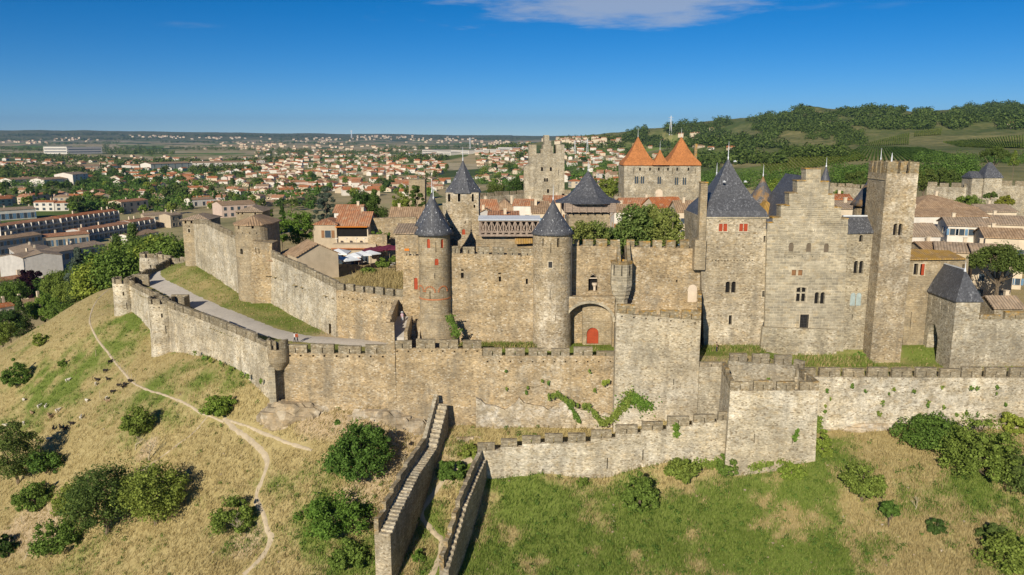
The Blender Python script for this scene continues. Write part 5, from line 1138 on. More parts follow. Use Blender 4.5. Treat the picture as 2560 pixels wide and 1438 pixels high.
def hip_local(t, w, d, h, rise, rm):
    m = MB(); rg = max(.3, w - d) if w >= d else max(.3, d - w); z1 = h + rise
    rid = [(-rg / 2, 0, z1), (rg / 2, 0, z1)] if w >= d else [(0, -rg / 2, z1), (0, rg / 2, z1)]
    vs = [(-w / 2, -d / 2, h), (w / 2, -d / 2, h), (w / 2, d / 2, h), (-w / 2, d / 2, h)]; vs += rid + [(x, y, z - .16) for x, y, z in vs]
    fs = [(0, 1, 5, 4), (1, 2, 5), (2, 3, 4, 5), (3, 0, 4)] if w >= d else [(0, 1, 4), (1, 2, 5, 4), (2, 3, 5), (3, 0, 4, 5)]
    m.add(vs, fs + [(6, 7, 1, 0), (7, 8, 2, 1), (8, 9, 3, 2), (9, 6, 0, 3), (9, 8, 7, 6)]); return m.obj('roof', rm, t, local=True)
def city_house(label, u, v_eave, v_top, Y, wpx, depth, **kw):
    """front eave at photo height v_eave, ridge at v_top"""
    p = P(u, v_eave, Y); k = mpp(u, v_eave, Y); zg = float(Cz(p.x, Y)); rise = P(u, v_top, Y + depth / 2).z - p.z
    return house(label, p.x, Y + depth / 2, zg, wpx * k, depth, p.z - zg, rise=max(.6, rise), **kw)

# inside the walls
RS = city_house('restaurant with terracotta roof and open upper terrace', 812, 560, 545, 168, 58, 9, wall=2, roof=1, typ='hip', wins=0, name='restaurant', chim=False)
add_win(RS, .6, -4.5, 5.2, 0, 1.3, 1.6, 2)
RS2 = city_house('taller restaurant wing with red tiles and chimney', 880, 566, 531, 168.5, 80, 11, wall=1, roof=1, typ='gable', wins=0, name='restaurant')
m = MB(); m.box(-3.2, 3.2, -5.56, -5.5, 5.6, 7.6); m.obj('terrace_opening', M['dark'], RS2, local=True)
m = MB(); m.box(-3.5, 3.5, -6.6, -5.4, 7.7, 7.85); m.obj('awning', M['orange_cloth'], RS2, local=True)
m = MB(); m.box(-3.8, 5.6, -8.6, -5.51, -1, 4.3); m.obj('terrace', HW[2], RS2, local=True)
m = MB(); m.box(-3.9, 4.2, -9.2, -8.58, 3.3, 3.5); m.obj('awning', M['brickred'], RS2, local=True)
for x in (-2.2, 1., 3.2): m = MB(); m.box(x - .7, x + .7, -8.66, -8.59, 0, 2.4); m.obj('glass_door', M['glass'], RS2, local=True)
for x in (-3, -1, 1.2, 3): m = MB(); m.lathe(8, [(.05, 4.4), (.05, 5.3), (.35, 5.32), (.3, 5.5)], x, -7.4); m.obj('terrace_table', HW[0], RS2, local=True)
city_house('beige gabled house just behind the inner wall', 768, 640, 606, 146, 84, 8, wall=2, roof=2, wins=1, rz=R(-58), kind=0, chim=False)
city_house('low shed with dark tile roof beside the half round tower', 706, 655, 628, 150, 56, 7, wall=2, roof=2, wins=0, rz=R(-30), chim=False, typ='mono')
city_house('stone house with yellow shutter by the maroon parasols', 1018, 585, 566, 150, 60, 7, roof=3, wins=0, wallm=M['rubble'], typ='mono', chim=False)
sh = bpy.data.objects[[o.name for o in bpy.data.objects if o.get('label') == 'stone house with yellow shutter by the maroon parasols'][0]]
m = MB(); m.box(-.6, .3, -3.56, -3.5, 4.2, 5.5); m.obj('shutter', M['orange_cloth'], sh, local=True); m = MB(); m.box(-.8, .8, -3.57, -3.5, .2, 2.4); m.obj('door', M['shutter_brown'], sh, local=True)
GW, _ = facade('garden_wall', 'long rubble garden wall behind the restaurant', [(915, 610), (915, 546), (1040, 543), (1040, 610)], 172, 1., 'rubble', [], 'wall')
facade('garden_wall', 'short rubble wall right of the restaurant terrace', [(920, 640), (920, 587), (967, 587), (967, 640)], 166, 1., 'rubble', [], 'wall')
CT = [
 ('brown roofed house with white gable chimney behind the restaurant', 868, 531, 513, 192, 66, 8, dict(wall=0, roof=1)),
 ('long low house with mottled tile roof left of the slate cones', 1018, 545, 519, 188, 88, 9, dict(wall=2, roof=2, wallm=M['rubble'])),
 ('house with terracotta roof tight against the square tower', 1216, 530, 500, 204, 44, 9, dict(wall=2, roof=1, rz=R(14))),
 ('dark gabled house behind the timber gallery left end', 1213, 548, 523, 178, 26, 8, dict(wall=4, roof=2, rz=R(90))),
 ('house with broad brown roof behind the gallery', 1262, 528, 497, 216, 62, 12, dict(wall=1, roof=2, typ='hip')),
 ('purple brown roof just above the timber gallery', 1258, 549, 534, 158, 74, 8, dict(wall=2, roof=1, typ='mono', wins=0)),
 ('white plastered house with terracotta eaves behind the gallery', 1312, 514, 499, 194, 46, 8, dict(wall=0, roof=1, rz=R(-8))),
 ('house with corrugated dark tile roof left of broad slate cone', 1352, 534, 508, 186, 42, 8, dict(wall=1, roof=2, typ='mono')),
 ('house with orange brown roof above broad tower cone', 1392, 506, 490, 232, 60, 10, dict(wall=1, roof=1)),
 ('house with terracotta roof under the timber hoarded tower left side', 1428, 520, 500, 224, 46, 10, dict(wall=1, roof=2)),
 ('red roofed house below the left orange roofed gate tower', 1596, 520, 496, 222, 84, 11, dict(wall=1, roof=1)),
 ('house with wide reddish roof below the gate tower door', 1668, 522, 494, 212, 74, 12, dict(wall=1, roof=0, rz=R(10))),
 ('cream house with grey shutters and brown roof beside plane trees', 1722, 530, 503, 186, 56, 10, dict(wall=1, roof=2, kind=1)),
 ('small house with tan roof left of the plane trees', 1556, 530, 512, 200, 40, 8, dict(wall=0, roof=2)),
 ('sand house peeking between timber tower and plane trees', 1530, 512, 500, 240, 36, 8, dict(wall=2, roof=1)),
 ('house with red roof left of the fat slate cone', 2112, 500, 487, 176, 52, 9, dict(wall=1, roof=0, rz=R(-12))),
 ('pale house wall below the red roof near tallest tower', 2122, 522, 505, 160, 44, 8, dict(wall=1, roof=3)),
 ('large white house with wide brown hip roof at right', 2364, 519, 487, 190, 156, 14, dict(wall=0, roof=2, typ='hip', wins=4, kind=1)),
 ('white three storey house with long brown roof at right', 2378, 541, 523, 172, 186, 9, dict(wall=0, roof=2, wins=4, kind=0)),
 ('small brown roofed house close right of tallest tower', 2310, 590, 560, 152, 84, 8, dict(wall=0, roof=3, wins=3)),
 ('white house with blue shutters and grey brown roof at right', 2434, 566, 545, 160, 84, 9, dict(wall=0, roof=3, wins=4, kind=1, rz=R(-16))),
 ('tall cream house at the right picture edge', 2528, 562, 540, 168, 100, 10, dict(wall=1, roof=3, wins=4, kind=1, rz=R(-20))),
 ('cream house with low brown roof at the right edge', 2535, 596, 572, 150, 90, 9, dict(wall=1, roof=2, wins=5, kind=1, rz=R(-18))),
 ('house with sagging brown roof behind the gate tower', 2420, 632, 608, 142, 90, 9, dict(wall=2, roof=3, rz=R(-24))),
 ('house with mottled roof above the umbrella pine', 2510, 640, 612, 138, 90, 9, dict(wall=2, roof=3, rz=R(-20))),
 ('stone house with brown roof left of the white houses', 2350, 628, 606, 146, 70, 8, dict(wall=2, roof=2, wallm=M['rubble'])),
 ('barn with grey brown roof between white house and far wall', 2500, 530, 512, 196, 84, 10, dict(wall=1, roof=3)),
 ('low outbuilding at the pine foot', 2522, 770, 742, 124, 70, 5, dict(wall=2, roof=3, wallm=M['rubble_dark'], wins=2)),
]
for lab, u, ve, vt, Y, wp, dp, kw in CT: city_house(lab, u, ve, vt, Y, wp, dp, **kw)

# timber hoarded tower with slate tent roof
TH = thing('hoarded_tower', 'slate roofed tower with projecting timber hoarding', 'tower', P(1475, 545, 150)); TH.location.z = 5
k = mpp(1475, 510, 150); hx = 52 * k; cx_ = P(1475, 520, 150).x; zb_, zt_ = P(1475, 531, 150).z, P(1475, 508, 150).z
m = MB(); m.box(cx_ - hx, cx_ + hx, 151, 151 + 2 * hx, 5, zb_); m.obj('tower_wall', M['tower'], TH)
for i in range(8):
    x = cx_ - hx - .9 + (2 * hx + 1.8) * i / 7; beam(TH, (x, 149.9, zb_ - .1), (x, 149.9, zt_), .1, name='post')
    if i < 7:
        for j in range(5): z0_ = zb_ + (zt_ - zb_) * j / 5; m = MB(); m.box(x, x + (2 * hx + 1.8) / 7, 150.02 + .01 * (j % 2), 150.1, z0_ + .02, z0_ + (zt_ - zb_) / 5); m.obj('plank', M['wood'], TH)
m = MB(); m.box(cx_ - hx - .9, cx_ + hx + .9, 150.1, 152 + 2 * hx, zb_ - .05, zb_ + .05); m.box(cx_ - hx - .9, cx_ - hx - .8, 150.1, 152 + 2 * hx, zb_, zt_); m.box(cx_ + hx + .8, cx_ + hx + .9, 150.1, 152 + 2 * hx, zb_, zt_); m.obj('hoarding', M['wood_dark'], TH)
for s in (-1, 1): beam(TH, (cx_ + s * hx * .95, 151, zb_ - 1.2), (cx_ + s * (hx + .8), 150.2, zb_), .1, name='brace')
cone(TH, cx_, 151 + hx, (hx + 1.4) * 1.28, zt_, P(1475, 428, 154).z, 'slate', 8, R(22.5), 1, 2.4, prof=[(.92, -1), (1, -1), (.80, .07), (.62, .17), (.44, .36), (.27, .6), (.11, .85)])

# twin gate towers with orange roofs and the keep-like corner tower
NG, nb = facade('gate_towers', 'pale double gate tower block with three orange pyramid roofs', [(1560, 540), (1560, 415), (1752, 416), (1752, 540)], 266, 14, 'rubble_grey',
    [('trefoil', 1591, 450, 9, 19), ('trefoil', 1606, 450, 9, 19), ('trefoil', 1648, 451, 9, 19), ('trefoil', 1691, 453, 9, 19), ('trefoil', 1711, 453, 9, 19), ('blocked', 1647, 486, 19, 26)]
    + [('arch', u, 423, 4.5, 8) for u in (1600, 1625, 1647, 1670, 1693, 1721)] + [('slit', u, 428, 1.2, 14) for u in (1584, 1612, 1635, 1658, 1681, 1738)], 'tower')
k = mpp(1650, 415, 266)
for ua, ub, va, dy in ((1558, 1641, 342, 0), (1666, 1754, 342, 0), (1632, 1673, 374, -1)):
    a, b = P(ua, 414, 266 + dy).x, P(ub, 414, 266 + dy).x; z0_ = P(1650, 413 + (0 if dy == 0 else -1), 266).z; cyy = 266 + dy + (b - a) / 2; r = cone(NG, (a + b) / 2, cyy, (b - a) / 2 * 1.414, z0_, P((ua + ub) / 2, va, cyy).z, 'roof_orange', 4, R(45), .35, 3.)
for u, v0_, v1_ in ((1582, 358, 400), (1738, 360, 400)): p = P(u, v1_, 279); m = MB(); m.box(p.x - .45, p.x + .45, 278.5, 279.5, p.z, P(u, v0_, 279).z); m.obj('chimney', M['lichen_cap'], NG)
TR, trb = facade('corner_tower', 'tall pale square tower with stepped gable and corner turrets', [(1310, 560), (1310, 418), (1322, 410), (1322, 362), (1341, 362), (1341, 384), (1352, 384), (1352, 373), (1357, 373), (1357, 362), (1361, 362), (1361, 338), (1373, 338), (1373, 352), (1378, 352), (1378, 365), (1383, 365), (1383, 384), (1390, 384), (1390, 362), (1411, 362), (1411, 560)], 284, 12, 'rubble_grey',
    [('arch', 1355, 423, 5.5, 10), ('arch', 1377, 423, 5.5, 10), ('twin', 1365, 450, 10, 9), ('slit', 1396, 432, 1.2, 14), ('rect', 1370, 478, 6, 10), ('slit', 1340, 452, 1.2, 12), ('slit', 1397, 468, 1.2, 12)], 'tower')
def cw(label, pts, v, Y0, mat='rubble_grey', zb=0): 
    return wall_run('city_wall', label, [(P(u, v, Y).x, Y) for u, v, Y in pts], [P(u, v, Y).z for u, v, Y in pts], zb, 2, 3.2, .7, 1.2, mat, slit=False, walk=1.)
cw('far city wall curving left from the tall corner tower', [(1120, 500, 250), (1200, 493, 272), (1310, 484, 284)], 0, 0)
cw('far city wall linking corner tower and gate towers', [(1405, 484, 284), (1480, 490, 284), (1562, 492, 272)], 0, 0)
cw('far city wall showing right of the stepped gable', [(2075, 466, 262), (2130, 470, 255), (2170, 474, 250)], 0, 0)
cw('far city wall at right before the slate roofed tower', [(2318, 466, 246), (2434, 470, 238)], 0, 0)
cw('far city wall leaving the picture at the right edge', [(2500, 464, 238), (2640, 466, 232)], 0, 0)
FT = thing('slate_tower', 'far wall tower with slate hip roof and lower wing at right', 'tower', P(2470, 480, 236)); FT.location.z = 2
a, b, c_ = P(2434, 445, 236).x, P(2462, 445, 236).x, P(2506, 445, 236).x; z0_ = P(2480, 444, 236).z
m = MB(); m.box(b, c_, 236, 236 + c_ - b, 2, z0_); m.box(a, b - .02, 236.6, 242, 2, z0_ - .1); m.obj('tower_wall', M['rubble_grey'], FT)
hip_roof(FT, b - .3, c_ + .3, 235.7, 236.3 + c_ - b, z0_, P(2484, 406, 239).z, 1, 'slate'); hip_roof(FT, a - .3, b + .1, 236.3, 242.3, z0_ - .1, P(2448, 428, 239).z, 2.5, 'slate')
SQ, _ = facade('ruined_tower', 'stub of a square stone tower among trees beyond the walls', [(1022, 520), (1022, 449), (1062, 449), (1062, 520)], 300, 6, 'tower', [], 'tower')

# parasols
def parasol(label, u, v, Y, s, mat, hgt=2.7, grp=None, rz=0):
    p = P(u, v, Y); zg = float(Cz(p.x, Y)); t = thing('parasol', label, 'parasol', (p.x, Y, zg), rz, grp); h = p.z - zg
    m = MB(); m.lathe(8, [(.04, -.1), (.04, h)], 0, 0); m.obj('pole', M['wood'], t, local=True); m = MB(); m.lathe(12, [(.4, -.1), (.4, .1), (.1, .14)]); m.obj('foot', M['iron'], t, local=True)
    m = MB(); q = s / 2; e = h - s * .17; m.add([(-q, -q, e), (q, -q, e), (q, q, e), (-q, q, e), (0, 0, h + .05), (-q, -q, e - .22), (q, -q, e - .22), (q, q, e - .22), (-q, q, e - .22), (0, 0, h)], [(0, 1, 4), (1, 2, 4), (2, 3, 4), (3, 0, 4), (0, 5, 6, 1), (1, 6, 7, 2), (2, 7, 8, 3), (3, 8, 5, 0), (5, 9, 6), (6, 9, 7), (7, 9, 8), (8, 9, 5)]); m.obj('canopy', M[mat], t, local=True, fix=False)
for i, (u, v, Y, s, mt, lab) in enumerate([
    (846, 622, 160, 4.4, 'white_cloth', 'large white parasol farthest left on the terrace'), (842, 640, 153, 3.2, 'white_cloth', 'pale parasol next to the vine covered posts'), (872, 640, 153, 3.4, 'white_cloth', 'white parasol in the front row of the terrace'),
    (886, 632, 156, 3.2, 'white_cloth', 'white parasol second from the hedge'), (905, 628, 158, 3.4, 'white_cloth', 'white parasol in the middle beside the maroon ones'), (925, 626, 159, 3.2, 'white_cloth', 'rightmost white parasol on the terrace'),
    (928, 618, 163, 3.6, 'maroon_cloth', 'leftmost of the four maroon parasols'), (950, 615, 162, 3.8, 'maroon_cloth', 'second maroon parasol from the left'), (973, 612, 161, 3.8, 'maroon_cloth', 'third maroon parasol from the left'), (996, 612, 160, 3.8, 'maroon_cloth', 'maroon parasol nearest the stone house')]):
    parasol(lab, u, v, Y, s, mt, grp='terrace parasols', rz=R(20 * (i % 3)))
for u, lab in ((855, 'left folded orange parasol at the restaurant door'), (895, 'right folded orange parasol at the restaurant door')):
    p = P(u, 612, 162.5); zg = float(Cz(p.x, 162.5)); t = thing('folded_parasol', lab, 'parasol', (p.x, 162.5, zg), 0, 'folded parasols'); m = MB(); m.lathe(10, [(.12, .9), (.3, 1.1), (.22, 2.2), (.05, 3.2)]); m.obj('canopy', M['orange_cloth'], t, local=True); m = MB(); m.lathe(6, [(.05, -.1), (.05, 1.1)]); m.obj('pole', M['wood'], t, local=True)
for i in range(12):
    u, v = rnd.uniform(835, 1000), rnd.uniform(650, 668); p = Gz(u, v, 6.6); zg = float(Cz(p.x, p.y)); t = thing('cafe_table', 'small cafe table in the shade of the parasols', 'table', (p.x, p.y, zg), rnd.random() * 3, 'cafe tables on the terrace')
    m = MB(); m.box(-.45, .45, -.45, .45, .72, .77); m.obj('table_top', HW[0], t, local=True); m = MB(); m.lathe(6, [(.25, -.1), (.25, .03), (.04, .05), (.04, .72)]); m.obj('leg', M['iron'], t, local=True)

# ------------------------------------------------------------------ the town on the plain
def long_building(label, uvA, uvB, h, depth, bays, floors, wall, roof, name='terrace_row', fins=False, rise=None, z=None, kind=1, typ='gable'):
    if z is None: a, b = [Vector(q) for q in hits([uvA, uvB])]
    else: a, b = Gz(*uvA, z), Gz(*uvB, z)
    d = Vector((b.x - a.x, b.y - a.y, 0)); L = d.length; rz = math.atan2(d.y, d.x); nn = Vector((-d.y, d.x, 0)).normalized(); c = (a + b) / 2 + nn * depth / 2
    t = house(label, c.x, c.y, min(a.z, b.z), L, depth, h, rz, wall, roof, typ, rise if rise is not None else depth * .10, 0, chim=False, name=name, sink=3)
    fh = h / floors
    for f in range(floors):
        for i in range(bays): add_win(t, ((i + .5) / bays - .5) * L, -depth / 2, f * fh + .8, 0, min(2.2, L / bays * .45), fh * .55, 0 if fins else kind)
    if fins:
        for i in range(bays + 1): m = MB(); x = (i / bays - .5) * L; m.box(x - .12, x + .12, -depth / 2 - 1.3, -depth / 2 - .005, 0, h); m.obj('dividing_wall', HW[0], t, local=True)
        for f in range(1, floors): m = MB(); m.box(-L / 2, L / 2, -depth / 2 - 1.2, -depth / 2 - .004, f * fh - .1, f * fh + .75); m.obj('balcony', HW[4], t, local=True)
    for i in range(max(2, bays // 3)): m = MB(); x = rnd.uniform(-.45, .45) * L; m.box(x - .35, x + .35, -.3, .5, h, h + 3); m.obj('chimney', HW[1], t, local=True)
    return t
long_building('long balconied terrace row with orange roof at left', (0, 604), (150, 580), 8.5, 10, 8, 3, 4, 1, fins=True)
long_building('upper balconied terrace row with bright orange roof', (152, 580), (296, 557), 8.5, 10, 11, 3, 4, 0, fins=True)
long_building('lower terrace row with terracotta roof near cypress', (205, 606), (330, 583), 6.5, 10, 10, 2, 4, 1, fins=True)
long_building('short end of the lower terrace row', (332, 582), (386, 572), 6.5, 10, 4, 2, 4, 1, fins=True)
long_building('grey two storey institution with blue windows below the hill', (64, 700), (266, 655), 9.5, 13, 9, 2, 4, 3, 'institution_building', kind=1)
long_building('grey end wing of the institution at left', (28, 668), (62, 700), 9.5, 15, 3, 2, 4, 3, 'institution_building')
long_building('rear institution wing with terracotta tiles', (0, 640), (108, 622), 8, 11, 7, 2, 4, 2, 'institution_building')
long_building('orange brown roofed institution wing behind', (108, 622), (225, 610), 6, 11, 4, 1, 1, 1, 'institution_building')
long_building('blue grey industrial sheds at the left edge', (0, 552), (92, 546), 7, 14, 5, 1, 0, 4 - 1, 'shed')
for lab, a, b, h, dp, w_, r_ in [('white two storey block with orange roof at left', (86, 528), (136, 528), 7, 11, 0, 0), ('white house with orange roof next to the white block', (138, 528), (176, 527), 6.5, 11, 0, 0), ('cream orange roofed house left of the trees', (72, 505), (136, 500), 6, 12, 1, 0), ('pale house with orange roof at left edge', (0, 512), (40, 508), 6, 12, 1, 0),
        ('white flat gabled hall pair at left', (30, 466), (110, 462), 8, 20, 0, 2), ('second white hall with pale roof', (112, 466), (170, 462), 8, 20, 0, 2), ('tall white modern hall with dark glazing', (184, 462), (222, 459), 13, 24, 0, 3), ('long white warehouse row in the middle distance', (378, 424), (480, 420), 10, 30, 0, 2), ('second long pale warehouse row', (482, 420), (608, 418), 10, 30, 0, 2),
        ('pale long farm range at left distance', (68, 428), (150, 426), 8, 30, 1, 2), ('pale long range beyond the trees', (168, 428), (256, 426), 8, 30, 1, 2), ('grand cream villa with brown roof above trees', (305, 535), (372, 528), 9, 13, 1, 1), ('white hipped house between trees', (480, 518), (540, 514), 6, 13, 0, 2), ('wide low pink hall behind the tiled towers', (556, 545), (640, 540), 9, 22, 3, 2),
        ('gabled stone house below the inner tower', (362, 570), (425, 566), 8, 11, 2, 3), ('small stone house beside it', (428, 570), (458, 566), 8, 10, 2, 3), ('cream house with grey roof below the terrace rows', (335, 620), (398, 604), 6, 13, 0, 2),
        ('stone cottage with brown roof at the hill foot', (74, 765), (140, 748), 5.5, 9, 2, 2), ('second cottage with brown roof below the slope', (130, 745), (186, 728), 5, 8, 2, 2), ('low cottage with terracotta roof near the dark fir', (0, 735), (80, 722), 5, 8, 2, 1), ('small roof by the fir at the left edge', (60, 790), (120, 778), 4, 7, 1, 2),
        ('white walled shed near the fir', (0, 800), (38, 792), 4, 7, 0, 0)]:
    long_building(lab, a, b, h, dp, max(2, int(abs(b[0] - a[0]) / 16)), max(1, int(h / 3.2)), w_, r_, 'house', kind=0, typ='gable')
# big white factory and works on the plain
def hall(label, uvA, uvB, h, depth, mat, band=True, name='factory'):
    a, b = [Vector(q) for q in hits([uvA, uvB])]; d = Vector((b.x - a.x, b.y - a.y, 0)); L = d.length; rz = math.atan2(d.y, d.x); nn = Vector((-d.y, d.x, 0)).normalized(); c = (a + b) / 2 + nn * depth / 2
    t = thing(name, label, 'factory', (c.x, c.y, min(a.z, b.z)), rz); m = MB(); m.box(-L / 2, L / 2, -depth / 2, depth / 2, -4, h); m.obj('wall', mat, t, local=True); m = MB(); m.box(-L / 2 - .5, L / 2 + .5, -depth / 2 - .5, depth / 2 + .5, h, h + .8); m.obj('roof', HW[4], t, local=True)
    if band:
        for f in range(2): m = MB(); m.box(-L * .47, L * .47, -depth / 2 - .1, -depth / 2 - .02, h * (.22 + .4 * f), h * (.36 + .4 * f)); m.obj('window_band', M['glass'], t, local=True)
    return t
hall('long bright white factory on the left plain', (110, 385), (168, 385), 26, 40, HW[0]); hall('grey blue wing right of the white factory', (169, 385), (256, 384), 24, 40, HW[4])
for i, (u, v, wd, h, mt) in enumerate([(1040, 392, 50, 9, 4), (1075, 386, 40, 12, 0), (1110, 389, 34, 9, 0), (1150, 386, 44, 10, 0), (1190, 384, 40, 8, 0), (1230, 382, 40, 8, 0), (1262, 378, 34, 9, 0)]):
    hall(['low grey works hall', 'white works hall with dark windows', 'white works shed', 'pale works hall', 'white long works hall', 'white low depot', 'white far depot'][i] + ' on the plain behind town', (u - wd / 2, v), (u + wd / 2, v), h, 40, HW[mt], name='works_hall')
# loose houses: sampled evenly over the town as seen, then set on the plain
placed = []
BLOCK = []
def free(x, y, r):
    for a, b, q in placed:
        if (a - x) ** 2 + (b - y) ** 2 < (r + q) ** 2: return False
    return True
for o in bpy.data.objects:
    if o.parent is None and o.type == 'EMPTY' and o.get('category') in ('house', 'factory') : placed.append((o.location.x, o.location.y, 15))
regions = [(0, 300, 470, 528, 12, 'left town edge'), (300, 560, 445, 520, 10, 'in wooded left gardens'), (470, 760, 420, 520, 46, 'town past tiled towers'), (640, 1110, 392, 480, 120, 'town behind the castle'),
           (1195, 1320, 385, 465, 26, 'town by corner tower'), (1405, 1560, 362, 470, 30, 'between corner and gate towers'), (760, 1060, 380, 400, 14, 'far town edge'), (1560, 1850, 352, 400, 9, 'hillside behind gate towers'), (0, 640, 385, 425, 16, 'far left plain')]
nh = 0
for u0, u1, v0, v1, n, where in regions:
    uv = [(rnd.uniform(u0, u1), v0 + (v1 - v0) * rnd.random() ** .8) for _ in range(n * 3)]; H3 = hits(uv); c = 0
    for (x, y, z) in H3:
        if c >= n or nh >= 285: break
        if y < 330: continue
        w_, d_ = rnd.uniform(9, 17), rnd.uniform(8, 11)
        if not free(x, y, w_ * .62): continue
        placed.append((x, y, w_ * .62)); wi = rnd.choice((0, 0, 1, 1, 3, 2)); ri = rnd.choice((0, 0, 1, 1, 1, 2)); h_ = rnd.choice((3.2, 3.6, 5.8, 6.2))
        nearh = y < 900
        ty = rnd.choice(('gable', 'gable', 'hip')); ang = rnd.choice((R(-12), R(8), R(78), R(-80), R(20), R(-35))) + rnd.uniform(-.2, .2); fu, fv = uvof((x, y, z)); sub = ('left ', 'middle ', 'right ')[min(2, max(0, int((fu - u0) / (u1 - u0) * 3)))]; sub += 'near' if fv > (v0 + v1) / 2 else 'far'
        house('%s %s house, %s %s roof %s, %s, %s' % ('low' if h_ < 5 else 'tall', HWN[wi], HRN[ri], 'hipped' if ty == 'hip' else 'gabled', 'end-on' if abs(ang) > 1 else 'lengthwise', where, sub), x, y, z, w_, d_, h_, ang, wi, ri, ty, d_ * rnd.uniform(.16, .24), 3 if nearh else 2, chim=nearh, group='houses ' + where, sink=2.5, floors=None if nearh else 1, kind=0 if not nearh else None)
        c += 1; nh += 1
# far villages: too small to tell apart
m = MB()
for (cu, cv, su, sv, n) in [(60, 357, 60, 4, 40), (180, 350, 40, 3, 40), (400, 343, 50, 3, 50), (560, 346, 60, 3, 40), (960, 345, 70, 4, 90), (1100, 352, 60, 5, 70), (1240, 358, 60, 6, 60), (800, 352, 80, 5, 60), (700, 366, 100, 5, 50), (1450, 356, 60, 6, 40), (900, 372, 160, 8, 50), (640, 372, 60, 4, 30), (580, 360, 40, 3, 20), (1750, 345, 60, 10, 10), (2480, 322, 60, 6, 2)]:
    for (x, y, z) in hits([(rnd.gauss(cu, su * .7), rnd.gauss(cv, sv * .7)) for _ in range(int(n * .55))]):
        if y < 900: continue
        q = y / 2500; w_, d_, h_ = rnd.uniform(8, 16) * (1 + q * .3), rnd.uniform(8, 12), rnd.uniform(4, 8) * (1 + q * .3); a = rnd.uniform(-.6, .6)
        m.box(x - w_ / 2, x + w_ / 2, y - d_ / 2, y + d_ / 2, z - 2, z + h_, 0, a)
        m.add([(x - w_ / 2, y - d_ / 2, z + h_), (x + w_ / 2, y - d_ / 2, z + h_), (x + w_ / 2, y, z + h_ + 2), (x - w_ / 2, y, z + h_ + 2), (x + w_ / 2, y + d_ / 2, z + h_), (x - w_ / 2, y + d_ / 2, z + h_)], [(0, 1, 2, 3), (3, 2, 4, 5)], 1)
o = m.obj('distant_villages', [HW[1], HR[1]]); tag(o, 'pale specks of distant villages scattered over the plain', 'village', kind='stuff')
# the rest of the town, past the singly built houses
m = MB(); fu_ = []
for (u0, u1, v0, v1, n) in [(0, 640, 392, 432, 90), (300, 760, 415, 470, 90), (640, 1110, 375, 440, 260), (1190, 1320, 372, 420, 60), (1405, 1560, 356, 420, 70), (0, 300, 400, 470, 40), (700, 1110, 420, 490, 60)]:
    for (x, y, z) in hits([(rnd.uniform(u0, u1), rnd.uniform(v0, v1)) for _ in range(n)]):
        w_, d_, h_, a_ = rnd.uniform(9, 18), rnd.uniform(8, 11), rnd.uniform(3.2, 6.5), rnd.choice((-.2, .15, 1.3, -1.3, .4)) + rnd.uniform(-.2, .2)
        if y < 500 or not free(x, y, w_ * .55): continue
        placed.append((x, y, w_ * .55)); rr = rnd.choice((2, 2, 3)); ww = rnd.choice((0, 0, 1)); r_ = d_ * .2; ca, sa = math.cos(a_), math.sin(a_); T = lambda px_, py_, pz_: (x + px_ * ca - py_ * sa, y + px_ * sa + py_ * ca, z + pz_)
        W2, D2 = w_ / 2, d_ / 2; vs = [T(px_, py_, pz_) for px_, py_, pz_ in [(-W2, -D2, -2), (W2, -D2, -2), (W2, D2, -2), (-W2, D2, -2), (-W2, -D2, h_), (W2, -D2, h_), (W2, D2, h_), (-W2, D2, h_), (-W2, 0, h_ + r_), (W2, 0, h_ + r_)]]
        m.add(vs, [(0, 1, 5, 4), (2, 3, 7, 6), (1, 2, 6, 9, 5), (3, 0, 4, 8, 7)], ww)
        m.add([T(-W2 - .4, -D2 - .5, h_ - .15), T(W2 + .4, -D2 - .5, h_ - .15), T(W2 + .4, 0, h_ + r_ + .12), T(-W2 - .4, 0, h_ + r_ + .12), T(W2 + .4, D2 + .5, h_ - .15), T(-W2 - .4, D2 + .5, h_ - .15)], [(0, 1, 2, 3), (3, 2, 4, 5)], rr)
o = m.obj('town_houses', [HW[0], HW[1], HR[0], HR[1]], fix=False); tag(o, 'the many small red roofed houses farther out in the town', 'houses', kind='stuff')
# pylons and masts
for lab, u, v, vt in (('white lattice mast on the far horizon', 879, 345, 326), ('thin mast left of the corner tower', 1355 - 180, 372, 345), ('tall pylon between the corner and gate towers', 1437, 385, 352), ('second pylon on the plain right of corner tower', 1468, 388, 348), ('mast on the hill above the gate towers', 1676, 338, 292)):
    q = hit(u, v); h_ = (v - vt) / F * q.y; t = thing('pylon', lab, 'pylon', q); m = MB(); s = max(.6, h_ * .06); w0 = max(.08, q.y * .00022)
    for sx in (-1, 1):
        for sy in (-1, 1): m.tube([(sx * s, sy * s, -1), (sx * s * .15, sy * s * .15, h_)], w0, 4)
    for f in (.25, .5, .75):
        e = s * (1 - .85 * f); m.tube([(-e, -e, h_ * f), (e, e, h_ * f)], w0 * .8, 4); m.tube([(-e, e, h_ * f), (e, -e, h_ * f)], w0 * .8, 4)
    m.obj('lattice', M['lead'], t, local=True); m = MB()
    for f in (.78, .9): m.tube([(-s * 2.2, 0, h_ * f), (s * 2.2, 0, h_ * f)], w0, 4)
    m.obj('cross_arms', M['lead'], t, local=True)
